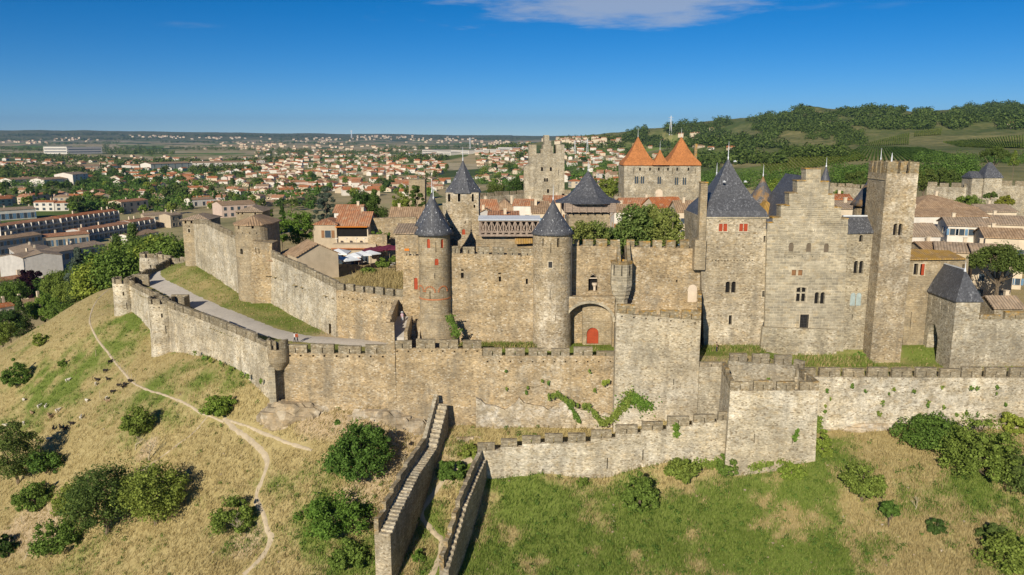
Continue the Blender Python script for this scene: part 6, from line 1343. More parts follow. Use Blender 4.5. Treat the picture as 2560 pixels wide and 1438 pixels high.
# ------------------------------------------------------------------ vegetation
def leaf_cloud(cent, rad, n, size, rg, squash=1.):
    """quads: cent (k,3) clump centres, rad (k,), n leaves each"""
    k = len(cent); N = k * n
    d = rg.normal(size=(N, 3)); d /= np.linalg.norm(d, axis=1)[:, None]
    r = rg.random(N) ** .3
    p = np.repeat(cent, n, 0) + d * (r * np.repeat(rad, n))[:, None] * np.array([1, 1, squash])
    nrm = d + rg.normal(size=(N, 3)) * .55 + np.array([0, 0, .35]); nrm /= np.linalg.norm(nrm, axis=1)[:, None]
    t = np.cross(nrm, rg.normal(size=(N, 3))); t /= np.linalg.norm(t, axis=1)[:, None] + 1e-9; b = np.cross(nrm, t)
    s = size * (.6 + .8 * rg.random(N))[:, None]; t = t * s; b = b * s * .62
    return np.stack([p - t, p - b * .9, p + t, p + b], 1).reshape(-1, 3)
def quads_mesh(name, V, mat, extra=None, smooth=False):
    n = len(V) // 4; me = bpy.data.meshes.new(name); me.vertices.add(len(V)); me.vertices.foreach_set('co', V.astype(np.float32).ravel())
    me.loops.add(n * 4); me.loops.foreach_set('vertex_index', np.arange(n * 4, dtype=np.int32)); me.polygons.add(n)
    me.polygons.foreach_set('loop_start', np.arange(0, n * 4, 4, dtype=np.int32)); me.polygons.foreach_set('loop_total', np.full(n, 4, np.int32)); me.materials.append(mat); me.update(); return me
def crown_pts(kind, w, h, rg, k):
    """clump centres and radii for a crown w wide, h high, base at z=0"""
    if kind == 'round':
        d = rg.normal(size=(k, 3)); d /= np.linalg.norm(d, axis=1)[:, None]; r = (.35 + .65 * rg.random(k) ** .6)
        c = d * r[:, None] * np.array([w * .40, w * .40, h * .40]) + np.array([0, 0, h * .5]); rad = w * (.06 + .15 * rg.random(k) ** 1.4)
    elif kind == 'cone':
        f = rg.random(k) ** 1.3; a = rg.random(k) * 6.28; r = (1 - f) * w * .42 * (.4 + .6 * rg.random(k)); c = np.stack([r * np.cos(a), r * np.sin(a), f * h * .95], 1); rad = w * (.08 + .16 * (1 - f))
    elif kind == 'cypress':
        f = rg.random(k); a = rg.random(k) * 6.28; r = np.sin(np.clip(f * 2.6 + .4, 0, 3.1)) * w * .25; c = np.stack([r * np.cos(a), r * np.sin(a), f * h * .95], 1); rad = np.full(k, w * .24)
    elif kind == 'umbrella':
        a = rg.random(k) * 6.28; r = np.sqrt(rg.random(k)) * w * .43; c = np.stack([r * np.cos(a), r * np.sin(a), h * (.45 + .45 * (1 - (r / w / .43) ** 2)) + rg.normal(size=k) * h * .05], 1); rad = w * (.07 + .06 * rg.random(k))
    elif kind == 'bush':
        a = rg.random(k) * 6.28; r = np.sqrt(rg.random(k)) * w * .42; c = np.stack([r * np.cos(a), r * np.sin(a), h * (.12 + .70 * rg.random(k) * (1 - (r / w / .5) ** 2))], 1); rad = w * (.05 + .12 * rg.random(k) ** 1.5); c[:k // 7] *= np.array([1.18, 1.18, 1.22]); rad[:k // 7] *= .6
    elif kind == 'cedar':
        lev = rg.integers(0, 6, k); f = (lev + .5) / 6; a = rg.random(k) * 6.28; r = (1 - f * .75) * w * .45 * np.sqrt(rg.random(k)); c = np.stack([r * np.cos(a), r * np.sin(a), h * f + rg.normal(size=k) * h * .015], 1); rad = w * (.06 + .05 * rg.random(k))
    return c, rad
def make_tree(name, kind, w, h, trunk, mat, k, n, leaf, seed, bark='bark', limbs=6, core=True, squash=.8, label='', cat='tree', group=None):
    rg = np.random.default_rng(seed); c, rad = crown_pts(kind, w, h, rg, k); c = c + np.array([0, 0, trunk]); V = leaf_cloud(c, rad, n, leaf, rg, squash)
    t = thing(name, label or name, cat, group=group)
    me = quads_mesh('crown', V, M[mat]); o = bpy.data.objects.new('crown', me); COL.objects.link(o); o.parent = t
    m = MB(); tr = max(.06, w * .028)
    top = trunk + h * (.75 if kind in ('cone', 'cypress', 'cedar') else .45)
    m.tube([(0, 0, -.6), (tr * .4, 0, trunk * .5), (0, tr * .5, trunk + h * .12), (0, 0, top)], [tr * 1.4, tr, tr * .85, tr * .2], 7)
    r_ = random.Random(seed)
    for i in range(limbs):
        q = c[r_.randrange(len(c))]; z0_ = trunk * .8 + (top - trunk) * r_.random() * .5; mid = (q[0] * .5, q[1] * .5, (z0_ + q[2]) * .5 - .05 * h); m.tube([(0, 0, z0_), mid, tuple(q)], [tr * .55, tr * .35, tr * .1], 5)
    m.obj('trunk', M[bark], t, local=True)
    return t
def put(t, u=None, v=None, p=None, rz=None, s=1., first=False, label=None, group=None, sink=.2):
    o = t if first else copy_tree(t)
    q = Vector(p) if p is not None else hit(u, v); o.location = q - Vector((0, 0, sink)); o.rotation_euler = (0, 0, rnd.random() * 6.28 if rz is None else rz); o.scale = (s, s, s * rnd.uniform(.92, 1.08)) if isinstance(s, (int, float)) else s
    if label: o['label'] = label
    if group: o['group'] = group
    return o

# near shrubs and trees on the slope, one by one: label, base u, base v, width px, height px, kind, material, trunk share, density
NEAR = [
 ('round green bush at the left edge above the goats', 32, 978, 66, 66, 'bush', 'leaf', 0, 1.), ('small bush near the top of the left slope', 95, 868, 44, 28, 'bush', 'leaf', 0, .5), ('tiny bush on the left slope', 154, 920, 28, 18, 'bush', 'leaf', 0, .3),
 ('leaning small tree beside the bare tree', 340, 1108, 78, 84, 'round', 'leaf', .1, .9), ('bright bush beside the path fork', 540, 1060, 84, 62, 'bush', 'leaf_bright', .06, .9),
 ('large dark tree at the left picture edge', 32, 1228, 130, 158, 'round', 'leaf_dark', .05, 1.4), ('mid green shrub right of the dark edge tree', 102, 1208, 80, 82, 'bush', 'leaf', 0, .9), ('low shrub under the edge trees', 68, 1290, 92, 66, 'bush', 'leaf', 0, .9),
 ('biggest dark tree in the left foreground', 255, 1368, 190, 178, 'round', 'leaf_dark', .08, 1.8), ('bright green tree right of the big dark tree', 378, 1338, 165, 162, 'round', 'leaf', .1, 1.7), ('dark sapling mass left of the big dark tree', 178, 1320, 100, 100, 'round', 'leaf', .05, 1.), ('shrub in the lower left corner group', 128, 1412, 120, 84, 'bush', 'leaf', 0, 1.), ('dark bush cut by the left bottom edge', -18, 1410, 70, 70, 'bush', 'leaf_dark', 0, .6),
 ('big dense bush left of the stepped wall', 893, 1235, 188, 172, 'bush', 'leaf', 0, 2.6), ('dark shrub with bare twigs beside the winding path', 580, 1352, 116, 84, 'bush', 'leaf', 0, .7), ('broad low bright shrub patch under the dense bush', 828, 1372, 190, 96, 'bush', 'leaf_bright', 0, 1.6), ('ragged shrub at the bottom left of the stepped wall', 870, 1440, 110, 60, 'bush', 'leaf', 0, .8),
 ('dense rounded bush against the lower barbican wall', 1603, 1295, 94, 122, 'bush', 'leaf', 0, 1.7), ('ivy bush spreading at the barbican foot', 1712, 1220, 88, 70, 'bush', 'leaf', 0, .8), ('ivy bush right of the spreading one', 1822, 1200, 60, 62, 'bush', 'leaf', 0, .6), ('tall weed clump on the wall foot', 1458, 1222, 34, 34, 'bush', 'leaf', 0, .3),
 ('broad shrub below the right outer wall', 2350, 1140, 150, 88, 'bush', 'leaf', 0, 1.6), ('largest shrub at the right edge', 2480, 1225, 170, 160, 'bush', 'leaf', 0, 2.2), ('grey green shrub cut by the right edge', 2570, 1250, 110, 120, 'bush', 'leaf_dark', 0, 1.2), ('bright plant on the wall foot at right edge', 2545, 1090, 60, 70, 'bush', 'leaf_bright', 0, .6),
 ('thin young tree on the right meadow', 2160, 1268, 110, 100, 'round', 'leaf', .15, .55), ('slim sapling lower right', 2225, 1322, 46, 74, 'round', 'leaf', .3, .25), ('small dark shrub on the right meadow', 2345, 1338, 44, 44, 'bush', 'leaf_dark', 0, .3), ('dark shrub near the bottom right corner', 2495, 1376, 70, 60, 'bush', 'leaf_dark', 0, .6), ('bush in the bottom right corner', 2545, 1448, 130, 80, 'bush', 'leaf', 0, 1.),
 ('small bush between the two stepped walls', 1046, 1408, 34, 40, 'bush', 'leaf_bright', 0, .3), ('ivy mound inside the stepped walls', 1130, 1218, 76, 64, 'bush', 'leaf', 0, .7), ('weeds at the head of the stepped walls', 1170, 1152, 56, 36, 'bush', 'leaf', 0, .4), ('weeds along the left stepped wall', 1032, 1310, 40, 50, 'bush', 'leaf', 0, .4),
 ('green shrub patch at the bastion corner', 2062, 1150, 46, 80, 'bush', 'leaf_bright', 0, .6), ('low nettle patch below the bastion', 1985, 1205, 70, 44, 'bush', 'leaf_bright', 0, .6), ('yellowish weed clump at the rock bank', 915, 1012, 40, 36, 'bush', 'leaf_bright', 0, .25),
]
for i, (lab, u, v, wp, hp_, kd, mt, tr, den) in enumerate(NEAR):
    q = hit(u, v); k = q.length and (q - Vector((0, 0, CZ))).length / F; w_, h_ = wp * k, hp_ * k * .93
    t = make_tree('shrub' if kd == 'bush' else 'tree', kd, w_, h_ * (1 - tr), h_ * tr, mt, int(46 * den) + 14, 120, .17, 100 + i, limbs=5 if kd == 'round' else 4, label=lab, cat='shrub' if kd == 'bush' else 'tree')
    q.y += w_ * .3 * (1 if kd == 'bush' else .5); q.z = tz(q.x, q.y); t.location = q - Vector((0, 0, .25)); t.rotation_euler = (0, 0, rnd.random() * 6)
# bare tree
def bare_tree(label, u, v, hpx, seed, spread=.8):
    q = hit(u, v); h_ = hpx * (q - Vector((0, 0, CZ))).length / F; t = thing('bare_tree', label, 'tree', q - Vector((0, 0, .1))); m = MB(); r_ = random.Random(seed)
    def br(p, d, L, r, lev):
        e = p + d * L; m.tube([p, p + d * L * .5 + Vector((r_.uniform(-.1, .1), r_.uniform(-.1, .1), 0)) * L, e], [r, r * .75, r * .5], 5)
        if lev < 4:
            for _ in range(3 if lev < 3 else 2): br(e if _ else p + d * L * .6, (d + Vector((r_.uniform(-1, 1), r_.uniform(-1, 1), r_.uniform(-.3, .5))) * spread).normalized(), L * r_.uniform(.55, .8), r * .52, lev + 1)
    br(Vector((0, 0, -.2)), Vector((.1, 0, 1)).normalized(), h_ * .34, h_ * .03, 0); m.obj('branches', M['bark_pale'], t, local=True); return t
bare_tree('grey leafless tree on the left slope', 374, 1150, 72, 4); bare_tree('dry twigs beside the leaning small tree', 338, 1126, 50, 5, 1.1); bare_tree('pale dead branches in the dark shrub', 598, 1340, 76, 6, 1.); bare_tree('thin dead sapling on the right meadow', 2290, 1275, 44, 8); bare_tree('brown dead stems behind the dense bush', 1010, 1180, 56, 9, .6)

# trees inside the walls and just beyond
plane = make_tree('plane_tree', 'round', 7.0, 10.5, 5., 'leaf_plane', 70, 110, .22, 41, 'bark_pale', 14, label='pollarded plane tree behind the crenellated castle wall')
def czp(u, v, Y): p = P(u, v, Y); return Vector((p.x, Y, float(Cz(p.x, Y))))
for i, (u, Y, s, lab) in enumerate(((1588, 137, 1.08, 'leftmost tall plane tree behind the castle wall'), (1630, 140, 1.05, 'middle tall plane tree behind the castle wall'), (1670, 136, 1.0, 'rightmost tall plane tree beside the palace'), (1452, 137, .9, 'plane tree just right of the broad slate cone'), (1492, 140, .86, 'second small plane tree behind the pointed window wall'), (1528, 146, .72, 'small plane tree below the timber tower'), (1560, 150, .8, 'plane tree in the courtyard gap'))):
    put(plane, p=czp(u, 560, Y), s=s, first=i == 0, label=lab, group='plane trees in the castle court')
CITYT = [('big round bright green tree by the inner towers', 748, 168, 92, 512, 612, 'round', 'leaf_bright', 1.4), ('dark tree left of the big round tree', 705, 176, 50, 535, 610, 'round', 'leaf', .7), ('narrow cypress beside the big round tree', 707, 190, 16, 512, 560, 'cypress', 'leaf_dark', .3), ('small cypress behind the tiled towers', 680, 215, 8, 519, 548, 'cypress', 'leaf_dark', .2),
 ('blue grey cedar behind the restaurant', 815, 205, 76, 466, 545, 'cedar', 'leaf_blue', 1.), ('tall dark conifer right of the cedar', 938, 205, 70, 465, 545, 'cone', 'leaf_pine', 1.), ('broad pine left of the slate cones', 905, 225, 90, 470, 540, 'round', 'leaf_pine', .9), ('spreading cedar near the ruined tower stub', 1040, 230, 62, 462, 518, 'cedar', 'leaf_dark', .8), ('green tree by the ruined tower stub', 1003, 235, 56, 475, 525, 'round', 'leaf', .8),
 ('vine covered tree at the terrace left', 778, 149, 30, 636, 678, 'bush', 'leaf', .5), ('pollard vine tree at the terrace', 800, 150, 26, 640, 680, 'round', 'leaf_bright', .5), ('second pollard tree at the terrace', 822, 151, 26, 636, 680, 'round', 'leaf', .5), ('shrub against the garden wall', 952, 168, 50, 562, 600, 'bush', 'leaf', .6), ('ivy clump on the yellow house', 764, 147, 16, 626, 670, 'bush', 'leaf_bright', .3),
 ('hedge end nearest the dry bank', 925, 150, 46, 655, 682, 'bush', 'leaf', .6), ('hedge middle below the white parasols', 955, 154, 46, 641, 662, 'bush', 'leaf', .6), ('hedge end next to the maroon parasols', 990, 156, 44, 632, 652, 'bush', 'leaf', .6),
 ('bright green garden tree far behind', 890, 240, 40, 498, 520, 'bush', 'leaf_bright', .4), ('dark tree behind the corner tower wall', 1240, 300, 60, 455, 490, 'round', 'leaf_dark', .6), ('second dark tree behind the far city wall', 1290, 300, 60, 440, 490, 'round', 'leaf_dark', .6), ('tree in front of the gate towers left', 1518, 245, 60, 430, 500, 'round', 'leaf', .9), ('tree left of the orange roofed gate', 1545, 300, 40, 440, 490, 'round', 'leaf', .6),
 ('leafy tree between the palace cones', 1935, 230, 90, 440, 520, 'round', 'leaf_bright', 1.), ('broad tree right of lichened cone', 1990, 250, 80, 445, 520, 'round', 'leaf', 1.), ('tree behind the stepped gable right side', 2090, 240, 50, 470, 520, 'round', 'leaf', .6), ('pine left of the tallest tower', 2140, 270, 60, 410, 480, 'round', 'leaf_pine', .8), ('pine right of the tallest tower', 2310, 270, 70, 410, 480, 'round', 'leaf_pine', .9), ('dark pine group right of tallest tower', 2355, 275, 70, 405, 480, 'round', 'leaf_pine', .9), ('pine beside the far wall', 2395, 280, 60, 420, 475, 'round', 'leaf_dark', .7),
 ('green garden hedge tree at right', 2415, 205, 80, 478, 520, 'bush', 'leaf', .9), ('yellow flowering shrub by the far wall', 2510, 210, 46, 484, 512, 'bush', 'leaf_yellow', .5), ('dark shrub under the slate roofed far tower', 2478, 225, 34, 472, 494, 'bush', 'leaf_dark', .4), ('large umbrella pine at the far right', 2485, 330, 76, 363, 410, 'umbrella', 'leaf_pine', .8), ('conical tree by the large umbrella pine', 2535, 330, 26, 372, 410, 'cone', 'leaf', .4)]
for i, (lab, u, Y, wp, vt, vb, kd, mt, den) in enumerate(CITYT):
    k = mpp(u, vb, Y); w_ = wp * k; p = P(u, vb, Y); zg = float(Cz(p.x, Y)) if Y < 322 and (Y < 300) else tz(p.x, Y); top = P(u, vt, Y).z; bot = max(zg, p.z); tr = max(0, bot - zg)
    t = make_tree('cypress_tree' if kd == 'cypress' else ('shrub' if kd == 'bush' and w_ < 3 else 'tree'), kd, w_, max(1.2, top - bot), tr, mt, int(34 * den) + 14, 130, .17 if Y < 180 else .22, 300 + i, limbs=5, label=lab, cat='tree')
    t.location = (p.x, Y, zg - .3)
# umbrella pine on the right
q = czp(2492, 760, 128); up = make_tree('umbrella_pine', 'umbrella', 10.5, 6.5, 5.2, 'leaf_pine', 110, 130, .16, 77, 'bark', 16, label='big umbrella pine beside the gate tower'); up.location = (q.x + 1, 130, P(2490, 790, 128).z)
# dark fir at the hill foot and green belt behind the left ridge
fir = make_tree('fir_tree', 'cone', 10, 15, 1, 'leaf_dark', 60, 110, .28, 51, label='big dark fir below the left ridge'); q = P(48, 760, 225); fir.location = (q.x, 225, tz(q.x, 225) - .3); k = (P(48, 738, 225).z - tz(q.x, 225)) / 15.5; fir.scale = (k, k, k)
b1 = make_tree('tree', 'round', 9, 8, 1.5, 'leaf', 60, 240, .17, 61); b2 = make_tree('tree', 'round', 8, 7, 1.2, 'leaf_bright', 55, 240, .17, 62); b3 = make_tree('tree', 'round', 8.5, 9, 2, 'leaf_dark', 55, 240, .17, 63); cyp = make_tree('cypress_tree', 'cypress', 3.2, 11, .5, 'leaf_dark', 40, 120, .17, 64); blu = make_tree('tree', 'cone', 6, 8, .5, 'leaf_blue', 40, 160, .18, 65); pur = make_tree('tree', 'round', 6, 6, 1.5, 'leaf_purple', 40, 160, .18, 66)
used = set()
def putT(t, u, v, Y, s, label, vtop=None):
    f = t.name not in used; used.add(t.name); p = P(u, v, Y); z = tz(p.x, Y)
    if vtop is not None:
        H_ = max(c.bound_box[6][2] for c in t.children); s = (P(u, vtop, Y).z - z) / H_
    return put(t, p=(p.x, Y, z), s=s, first=f, label=label, group='trees on the bank outside the left walls')
for t, u, v, Y, vt, lab in ((b2, 262, 690, 236, 620, 'bright tree on the bank left of the low tower'), (b1, 300, 690, 232, 605, 'broad tree beside the bright bank tree'), (b1, 345, 670, 240, 590, 'green tree above the low tower'), (b2, 395, 650, 240, 585, 'bright tree behind the low tower'), (b1, 430, 640, 235, 575, 'tree touching the square tiled tower'), (b3, 240, 690, 250, 640, 'dark tree at the ridge end'), (blu, 200, 690, 262, 625, 'blue spruce beside the institution'), (b3, 225, 680, 268, 628, 'reddish dark tree by the spruce'), (pur, 72, 690, 276, 676, 'purple leaved tree in front of the institution'), (b1, 118, 700, 270, 684, 'round shrub tree by the institution wall'), (b1, 150, 690, 266, 672, 'low tree in the institution yard'), (b1, 180, 720, 245, 700, 'shrubby tree at the roadside'), (b3, 205, 730, 240, 706, 'dark roadside bush tree'), (cyp, 333, 585, 330, 545, 'tall cypress by the lower terrace row'), (cyp, 290, 605, 300, 582, 'cypress in front of the terrace row'), (b1, 310, 610, 290, 588, 'tree among the cypress and terrace row'), (b3, 20, 800, 215, 775, 'low dark tree under the fir'), (b1, 5, 850, 205, 800, 'dark tree at the left edge below the ridge'), (b2, 108, 760, 232, 735, 'small tree between the cottages'), (b1, 150, 770, 222, 748, 'bush tree by the cottage wall'), (b1, 30, 720, 262, 695, 'tree by the low cottage'), (b2, 330, 640, 262, 612, 'bright tree below the cream house'), (b3, 370, 620, 268, 590, 'dark tree right of the cream house'), (b2, 410, 612, 262, 575, 'bright tree under the stone house')):
    putT(t, u, v, Y, 1, lab, vt)

# town trees: 300 singles, then belts
protos = [make_tree('town_tree', 'round', 9, 8.5, 1.5, 'leaf', 34, 34, .55, 71), make_tree('town_tree', 'round', 10, 8, 1, 'leaf_dark', 34, 34, .55, 72), make_tree('town_tree', 'round', 8, 10, 1.5, 'leaf_pine', 34, 34, .55, 73), make_tree('town_tree', 'umbrella', 12, 7, 4, 'leaf_dark', 34, 34, .55, 74), make_tree('town_cypress', 'cypress', 3.5, 12, .5, 'leaf_dark', 26, 30, .45, 75), make_tree('town_tree', 'cone', 7, 12, 1, 'leaf_dark', 30, 34, .5, 76), make_tree('town_tree', 'round', 9, 8, 1.5, 'leaf_bright', 34, 34, .55, 78)]
pn = ['rounded green', 'broad dark', 'tall olive green', 'flat topped dark pine', 'narrow cypress', 'pointed dark', 'fresh green']; fst = [True] * 7
treg = [(0, 300, 425, 520, 40, 'left town edge'), (180, 480, 415, 540, 90, 'in wooded left gardens'), (450, 800, 415, 530, 70, 'town past tiled towers'), (780, 1120, 395, 500, 55, 'town behind the castle'), (1190, 1330, 385, 478, 30, 'town by corner tower'), (1405, 1570, 365, 480, 30, 'between corner and gate towers')]
nt_ = 0; TREEXY = []
for u0, u1, v0, v1, n, where in treg:
    uv = [(rnd.uniform(u0, u1), v0 + (v1 - v0) * rnd.random() ** .9) for _ in range(int(n * 2))]; c = 0
    for (x, y, z) in hits(uv):
        if c >= n or nt_ >= 296 or y < 330: continue
        if not free(x, y, 2.5): continue
        i = rnd.choices(range(7), (5, 5, 3, 2, 2, 1, 2))[0]; placed.append((x, y, 2.)); sz = rnd.uniform(.7, 1.35); put(protos[i], p=(x, y, z), s=sz, first=fst[i], label='%s %s tree, %s, %s' % ('small' if sz < .9 else 'mid sized' if sz < 1.15 else 'large', pn[i], where, ('left', 'middle', 'right')[min(2, max(0, int((uvof((x, y, z))[0] - u0) / (u1 - u0) * 3)))] + (' near' if uvof((x, y, z))[1] > (v0 + v1) / 2 else ' far')), group='trees ' + where, sink=.5); fst[i] = False; c += 1; nt_ += 1
for i in range(7):
    if fst[i]:
        for c in list(protos[i].children): bpy.data.objects.remove(c, do_unlink=True)
        bpy.data.objects.remove(protos[i], do_unlink=True)
# woods and hedgerows too dense to count
def wood(name, label, pts, size, mat, seed, nq=16, lf=.16):
    rg = np.random.default_rng(seed); pts = np.asarray(pts); n = len(pts); sc = size * (.6 + .8 * rg.random(n)) * (1 + np.clip(pts[:, 1] / 9000, 0, 1.2)); cent = pts + np.stack([0 * sc, 0 * sc, sc * .42], 1)
    V = leaf_cloud(cent, sc * .62, nq, 1., rg, .85); N = n * nq; S = np.repeat(sc, nq * 4)[:, None] * lf
    mid = V.reshape(-1, 4, 3).mean(1); V = np.repeat(mid, 4, 0) + (V - np.repeat(mid, 4, 0)) * S
    me = quads_mesh(name, V, M[mat]); o = bpy.data.objects.new(name, me); COL.objects.link(o); return tag(o, label, 'wood', kind='stuff')
def scatter(polys, dens_fn=None, ymin=330):
    out = []
    for (u0, u1, v0, v1, n) in polys:
        uv = np.stack([npr.uniform(u0, u1, n), npr.uniform(v0, v1, n)], 1)
        if dens_fn is not None: uv = uv[[dens_fn(a, b) for a, b in uv]]
        h_ = hits(uv); out.append(h_[h_[:, 1] > ymin])
    return np.concatenate(out)
belts = []
for (ua, va, ub, vb, n, th) in [(0, 372, 110, 378, 60, 3), (0, 392, 130, 396, 90, 4), (60, 398, 300, 404, 200, 7), (250, 372, 420, 378, 150, 8), (270, 384, 440, 386, 90, 3), (420, 372, 640, 376, 100, 3), (640, 386, 760, 382, 70, 4), (680, 378, 830, 384, 80, 5), (300, 412, 500, 408, 130, 7), (480, 432, 640, 424, 120, 6), (0, 425, 200, 430, 140, 6), (0, 440, 240, 448, 160, 8), (820, 388, 1000, 380, 100, 5), (960, 374, 1200, 366, 120, 4),
        (1000, 396, 1120, 398, 90, 5), (1190, 372, 1330, 368, 80, 4), (1290, 392, 1330, 384, 40, 6), (0, 352, 400, 348, 260, 3), (300, 340, 800, 342, 300, 2.2), (0, 340, 300, 336, 200, 2.5), (700, 350, 1300, 348, 260, 2.5), (400, 356, 900, 360, 240, 2.5), (1400, 372, 1560, 366, 120, 5), (1400, 352, 1560, 350, 90, 3), (100, 362, 300, 358, 90, 2), (560, 410, 760, 398, 90, 4), (840, 404, 1100, 400, 60, 4)]:
    f = npr.random(n); belts.append(hits(np.stack([ua + (ub - ua) * f, va + (vb - va) * f + npr.normal(size=n) * th * .5], 1)))
belts = np.concatenate(belts); belts = belts[belts[:, 1] > 500]
wood('tree_belts', 'dark hedgerows and tree belts across the plain', belts, 9.5, 'leaf_dark', 5, 30, .16)
fill = scatter([(180, 470, 430, 530, 420), (0, 180, 430, 470, 140), (470, 780, 430, 520, 260), (780, 1110, 400, 470, 220), (1190, 1330, 390, 475, 120), (1405, 1560, 370, 470, 150)])
fill = np.array([p for p in fill if free(p[0], p[1], 1.5)])
wood('garden_trees', 'mass of garden trees filling the gaps between town houses', fill, 7., 'leaf', 6, 60, .11)
def hillmask_fn(u, v):
    return vnoise(np.array([u / 42.]), np.array([v / 13.]), 4)[0] > (.36 if v < 305 else .5)
hw_ = scatter([(1900, 2560, 248, 325, 3600), (1960, 2160, 300, 345, 500), (1560, 1960, 300, 372, 1700), (1560, 1880, 372, 420, 500)], hillmask_fn, 600)
wood('hill_forest', 'dark scrub oak and pine forest on the right hill', hw_, 10, 'leaf_dark', 7, 44, .13)
row = scatter([(1880, 1960, 402, 410, 60), (1960, 2110, 386, 394, 120), (2090, 2160, 335, 365, 90), (2010, 2130, 318, 350, 120)], None, 400)
wood('pine_row', 'dark pine row along the vineyard lane', row, 8, 'leaf_pine', 8, 60, .11)
low = scatter([(1700, 2010, 442, 480, 150), (2080, 2200, 430, 465, 90), (2290, 2560, 402, 410, 60), (2300, 2440, 430, 455, 90)], None, 330)
wood('hillfoot_trees', 'trees crowding the foot of the right hill behind the castle', low, 6.5, 'leaf', 9, 200, .06)

# vineyards: hedges of vines following the slope
def vineyard(label, quad, rows, along=0, wd=.9, h=1.3, mat='leaf_bright'):
    (a, b, c, d) = [np.array(q, float) for q in quad]; m_v = []
    U = []
    for i in range(rows):
        f = (i + .5) / rows; p0 = a + (b - a) * f; p1 = d + (c - d) * f
        for j in range(26): U.append(p0 + (p1 - p0) * j / 25)
    H3 = hits(U).reshape(rows, 26, 3); V = []
    for i in range(rows):
        L = H3[i]
        for j in range(25):
            p, q = L[j], L[j + 1]; dd = q - p; l = np.hypot(dd[0], dd[1]) + 1e-6; nn = np.array([-dd[1] / l, dd[0] / l, 0]) * wd * .5
            if l > 60: continue
            hh = h * npr.uniform(.7, 1.2); up_ = np.array([0, 0, hh])
            V += [p - nn, q - nn, q - nn * .5 + up_, p - nn * .5 + up_, p + nn, p + nn * .5 + up_, q + nn * .5 + up_, q + nn, p - nn * .5 + up_, q - nn * .5 + up_, q + nn * .5 + up_, p + nn * .5 + up_]
    o = bpy.data.objects.new('vineyard_rows', quads_mesh('vineyard_rows', np.array(V), M[mat])); COL.objects.link(o); return tag(o, label, 'vineyard', kind='stuff')
vineyard('striped vineyard in the middle of the right hill', [(2168, 358), (2274, 332), (2272, 362), (2164, 366)], 20, wd=1.8)
vineyard('small upper vineyard right of the striped one', [(2286, 330), (2356, 322), (2352, 338), (2284, 342)], 14, wd=1.8)
vineyard('big dark green vineyard above the tallest tower', [(2150, 366), (2300, 370), (2440, 402), (2090, 404)], 30, wd=1.5)
vineyard('sloping vineyard with pale soil left of the tallest tower', [(1900, 412), (2120, 368), (2170, 398), (1920, 440)], 30, wd=1.4)
vineyard('wide green vineyard at the right edge of the hill', [(2355, 356), (2560, 338), (2560, 372), (2400, 368)], 30, wd=1.8)
vineyard('narrow vineyard strip behind the gate towers', [(1748, 384), (1900, 380), (1900, 392), (1760, 396)], 14, wd=2., mat='leaf')

# grass blades
def grass(name, label, pts, h, mat, seed, wd=.05, per=4, spread=.3):
    rg = np.random.default_rng(seed); n = len(pts) * per; p = np.repeat(np.asarray(pts), per, 0); p[:, :2] += rg.normal(size=(n, 2)) * spread
    a = rg.random(n) * 6.28; hh = h * (.5 + rg.random(n)); lean = rg.normal(size=(n, 2)) * .35 * hh[:, None] + np.array([.12, .1]) * hh[:, None]
    dx = np.stack([np.cos(a), np.sin(a), 0 * a], 1) * wd * (.6 + .8 * rg.random(n))[:, None]; top = p + np.stack([lean[:, 0], lean[:, 1], hh], 1); p = p - np.array([0, 0, .05])
    V = np.stack([p - dx, p + dx, top + dx * .25, top - dx * .25], 1).reshape(-1, 3); o = bpy.data.objects.new(name, quads_mesh(name, V, mat)); COL.objects.link(o); return tag(o, label, 'grass', kind='stuff')
def blade(name, a, b):
    s = Sh(name); g = s.n('NewGeometry'); col = s.mix(g.outputs['Random Per Island'], a, b); d = s.n('BsdfDiffuse', {'Color': col}); t = s.n('BsdfTranslucent', {'Color': col}); m = s.n('MixShader', {0: .3, 1: d.outputs[0], 2: t.outputs[0]}); s.t.links.new(m.outputs[0], s.out.inputs[0]); return s.m
M['blade_dry'] = blade('grass_dry', (.31, .245, .105), (.52, .425, .21)); M['blade_green'] = blade('grass_green', (.10, .16, .024), (.25, .31, .075))
n = 70000; U = np.stack([npr.uniform(-60, 2620, n), npr.uniform(700, 1445, n)], 1)
G3 = hits(U); ok = (G3[:, 1] < 215) & ~inpoly(outer, G3[:, 0], G3[:, 1]); G3 = G3[ok]; gr = greenness(G3[:, 0], G3[:, 1]) + npr.normal(size=len(G3)) * .15
pth = np.zeros(len(G3), bool)
for L in ([(275, 722), (240, 755), (224, 800), (240, 842), (270, 882), (298, 918), (330, 955), (372, 976), (430, 995), (480, 1018), (505, 1034), (560, 1055)], [(560, 1046), (590, 1075), (630, 1105), (660, 1135), (668, 1160), (655, 1200), (642, 1232), (642, 1255), (658, 1285), (668, 1325), (678, 1345), (662, 1382), (638, 1410), (608, 1438)], [(1180, 1148), (1125, 1180), (1080, 1240), (1052, 1285), (1088, 1335), (1104, 1352), (1096, 1400), (1076, 1445)], [(568, 1050), (600, 1060), (650, 1080), (710, 1104), (780, 1126)]):
    q = hp(L)
    for a, b in zip(q, q[1:]): pth |= segd(G3[:, 0], G3[:, 1], a, b) < .6
G3, gr = G3[~pth], gr[~pth]
grass('dry_grass', 'pale dry summer grass over the slope', G3[gr < .5], .34, M['blade_dry'], 31, .04, 4)
grass('green_grass', 'fresh green grass patches on the slope', G3[gr >= .42], .28, M['blade_green'], 32, .045, 5)
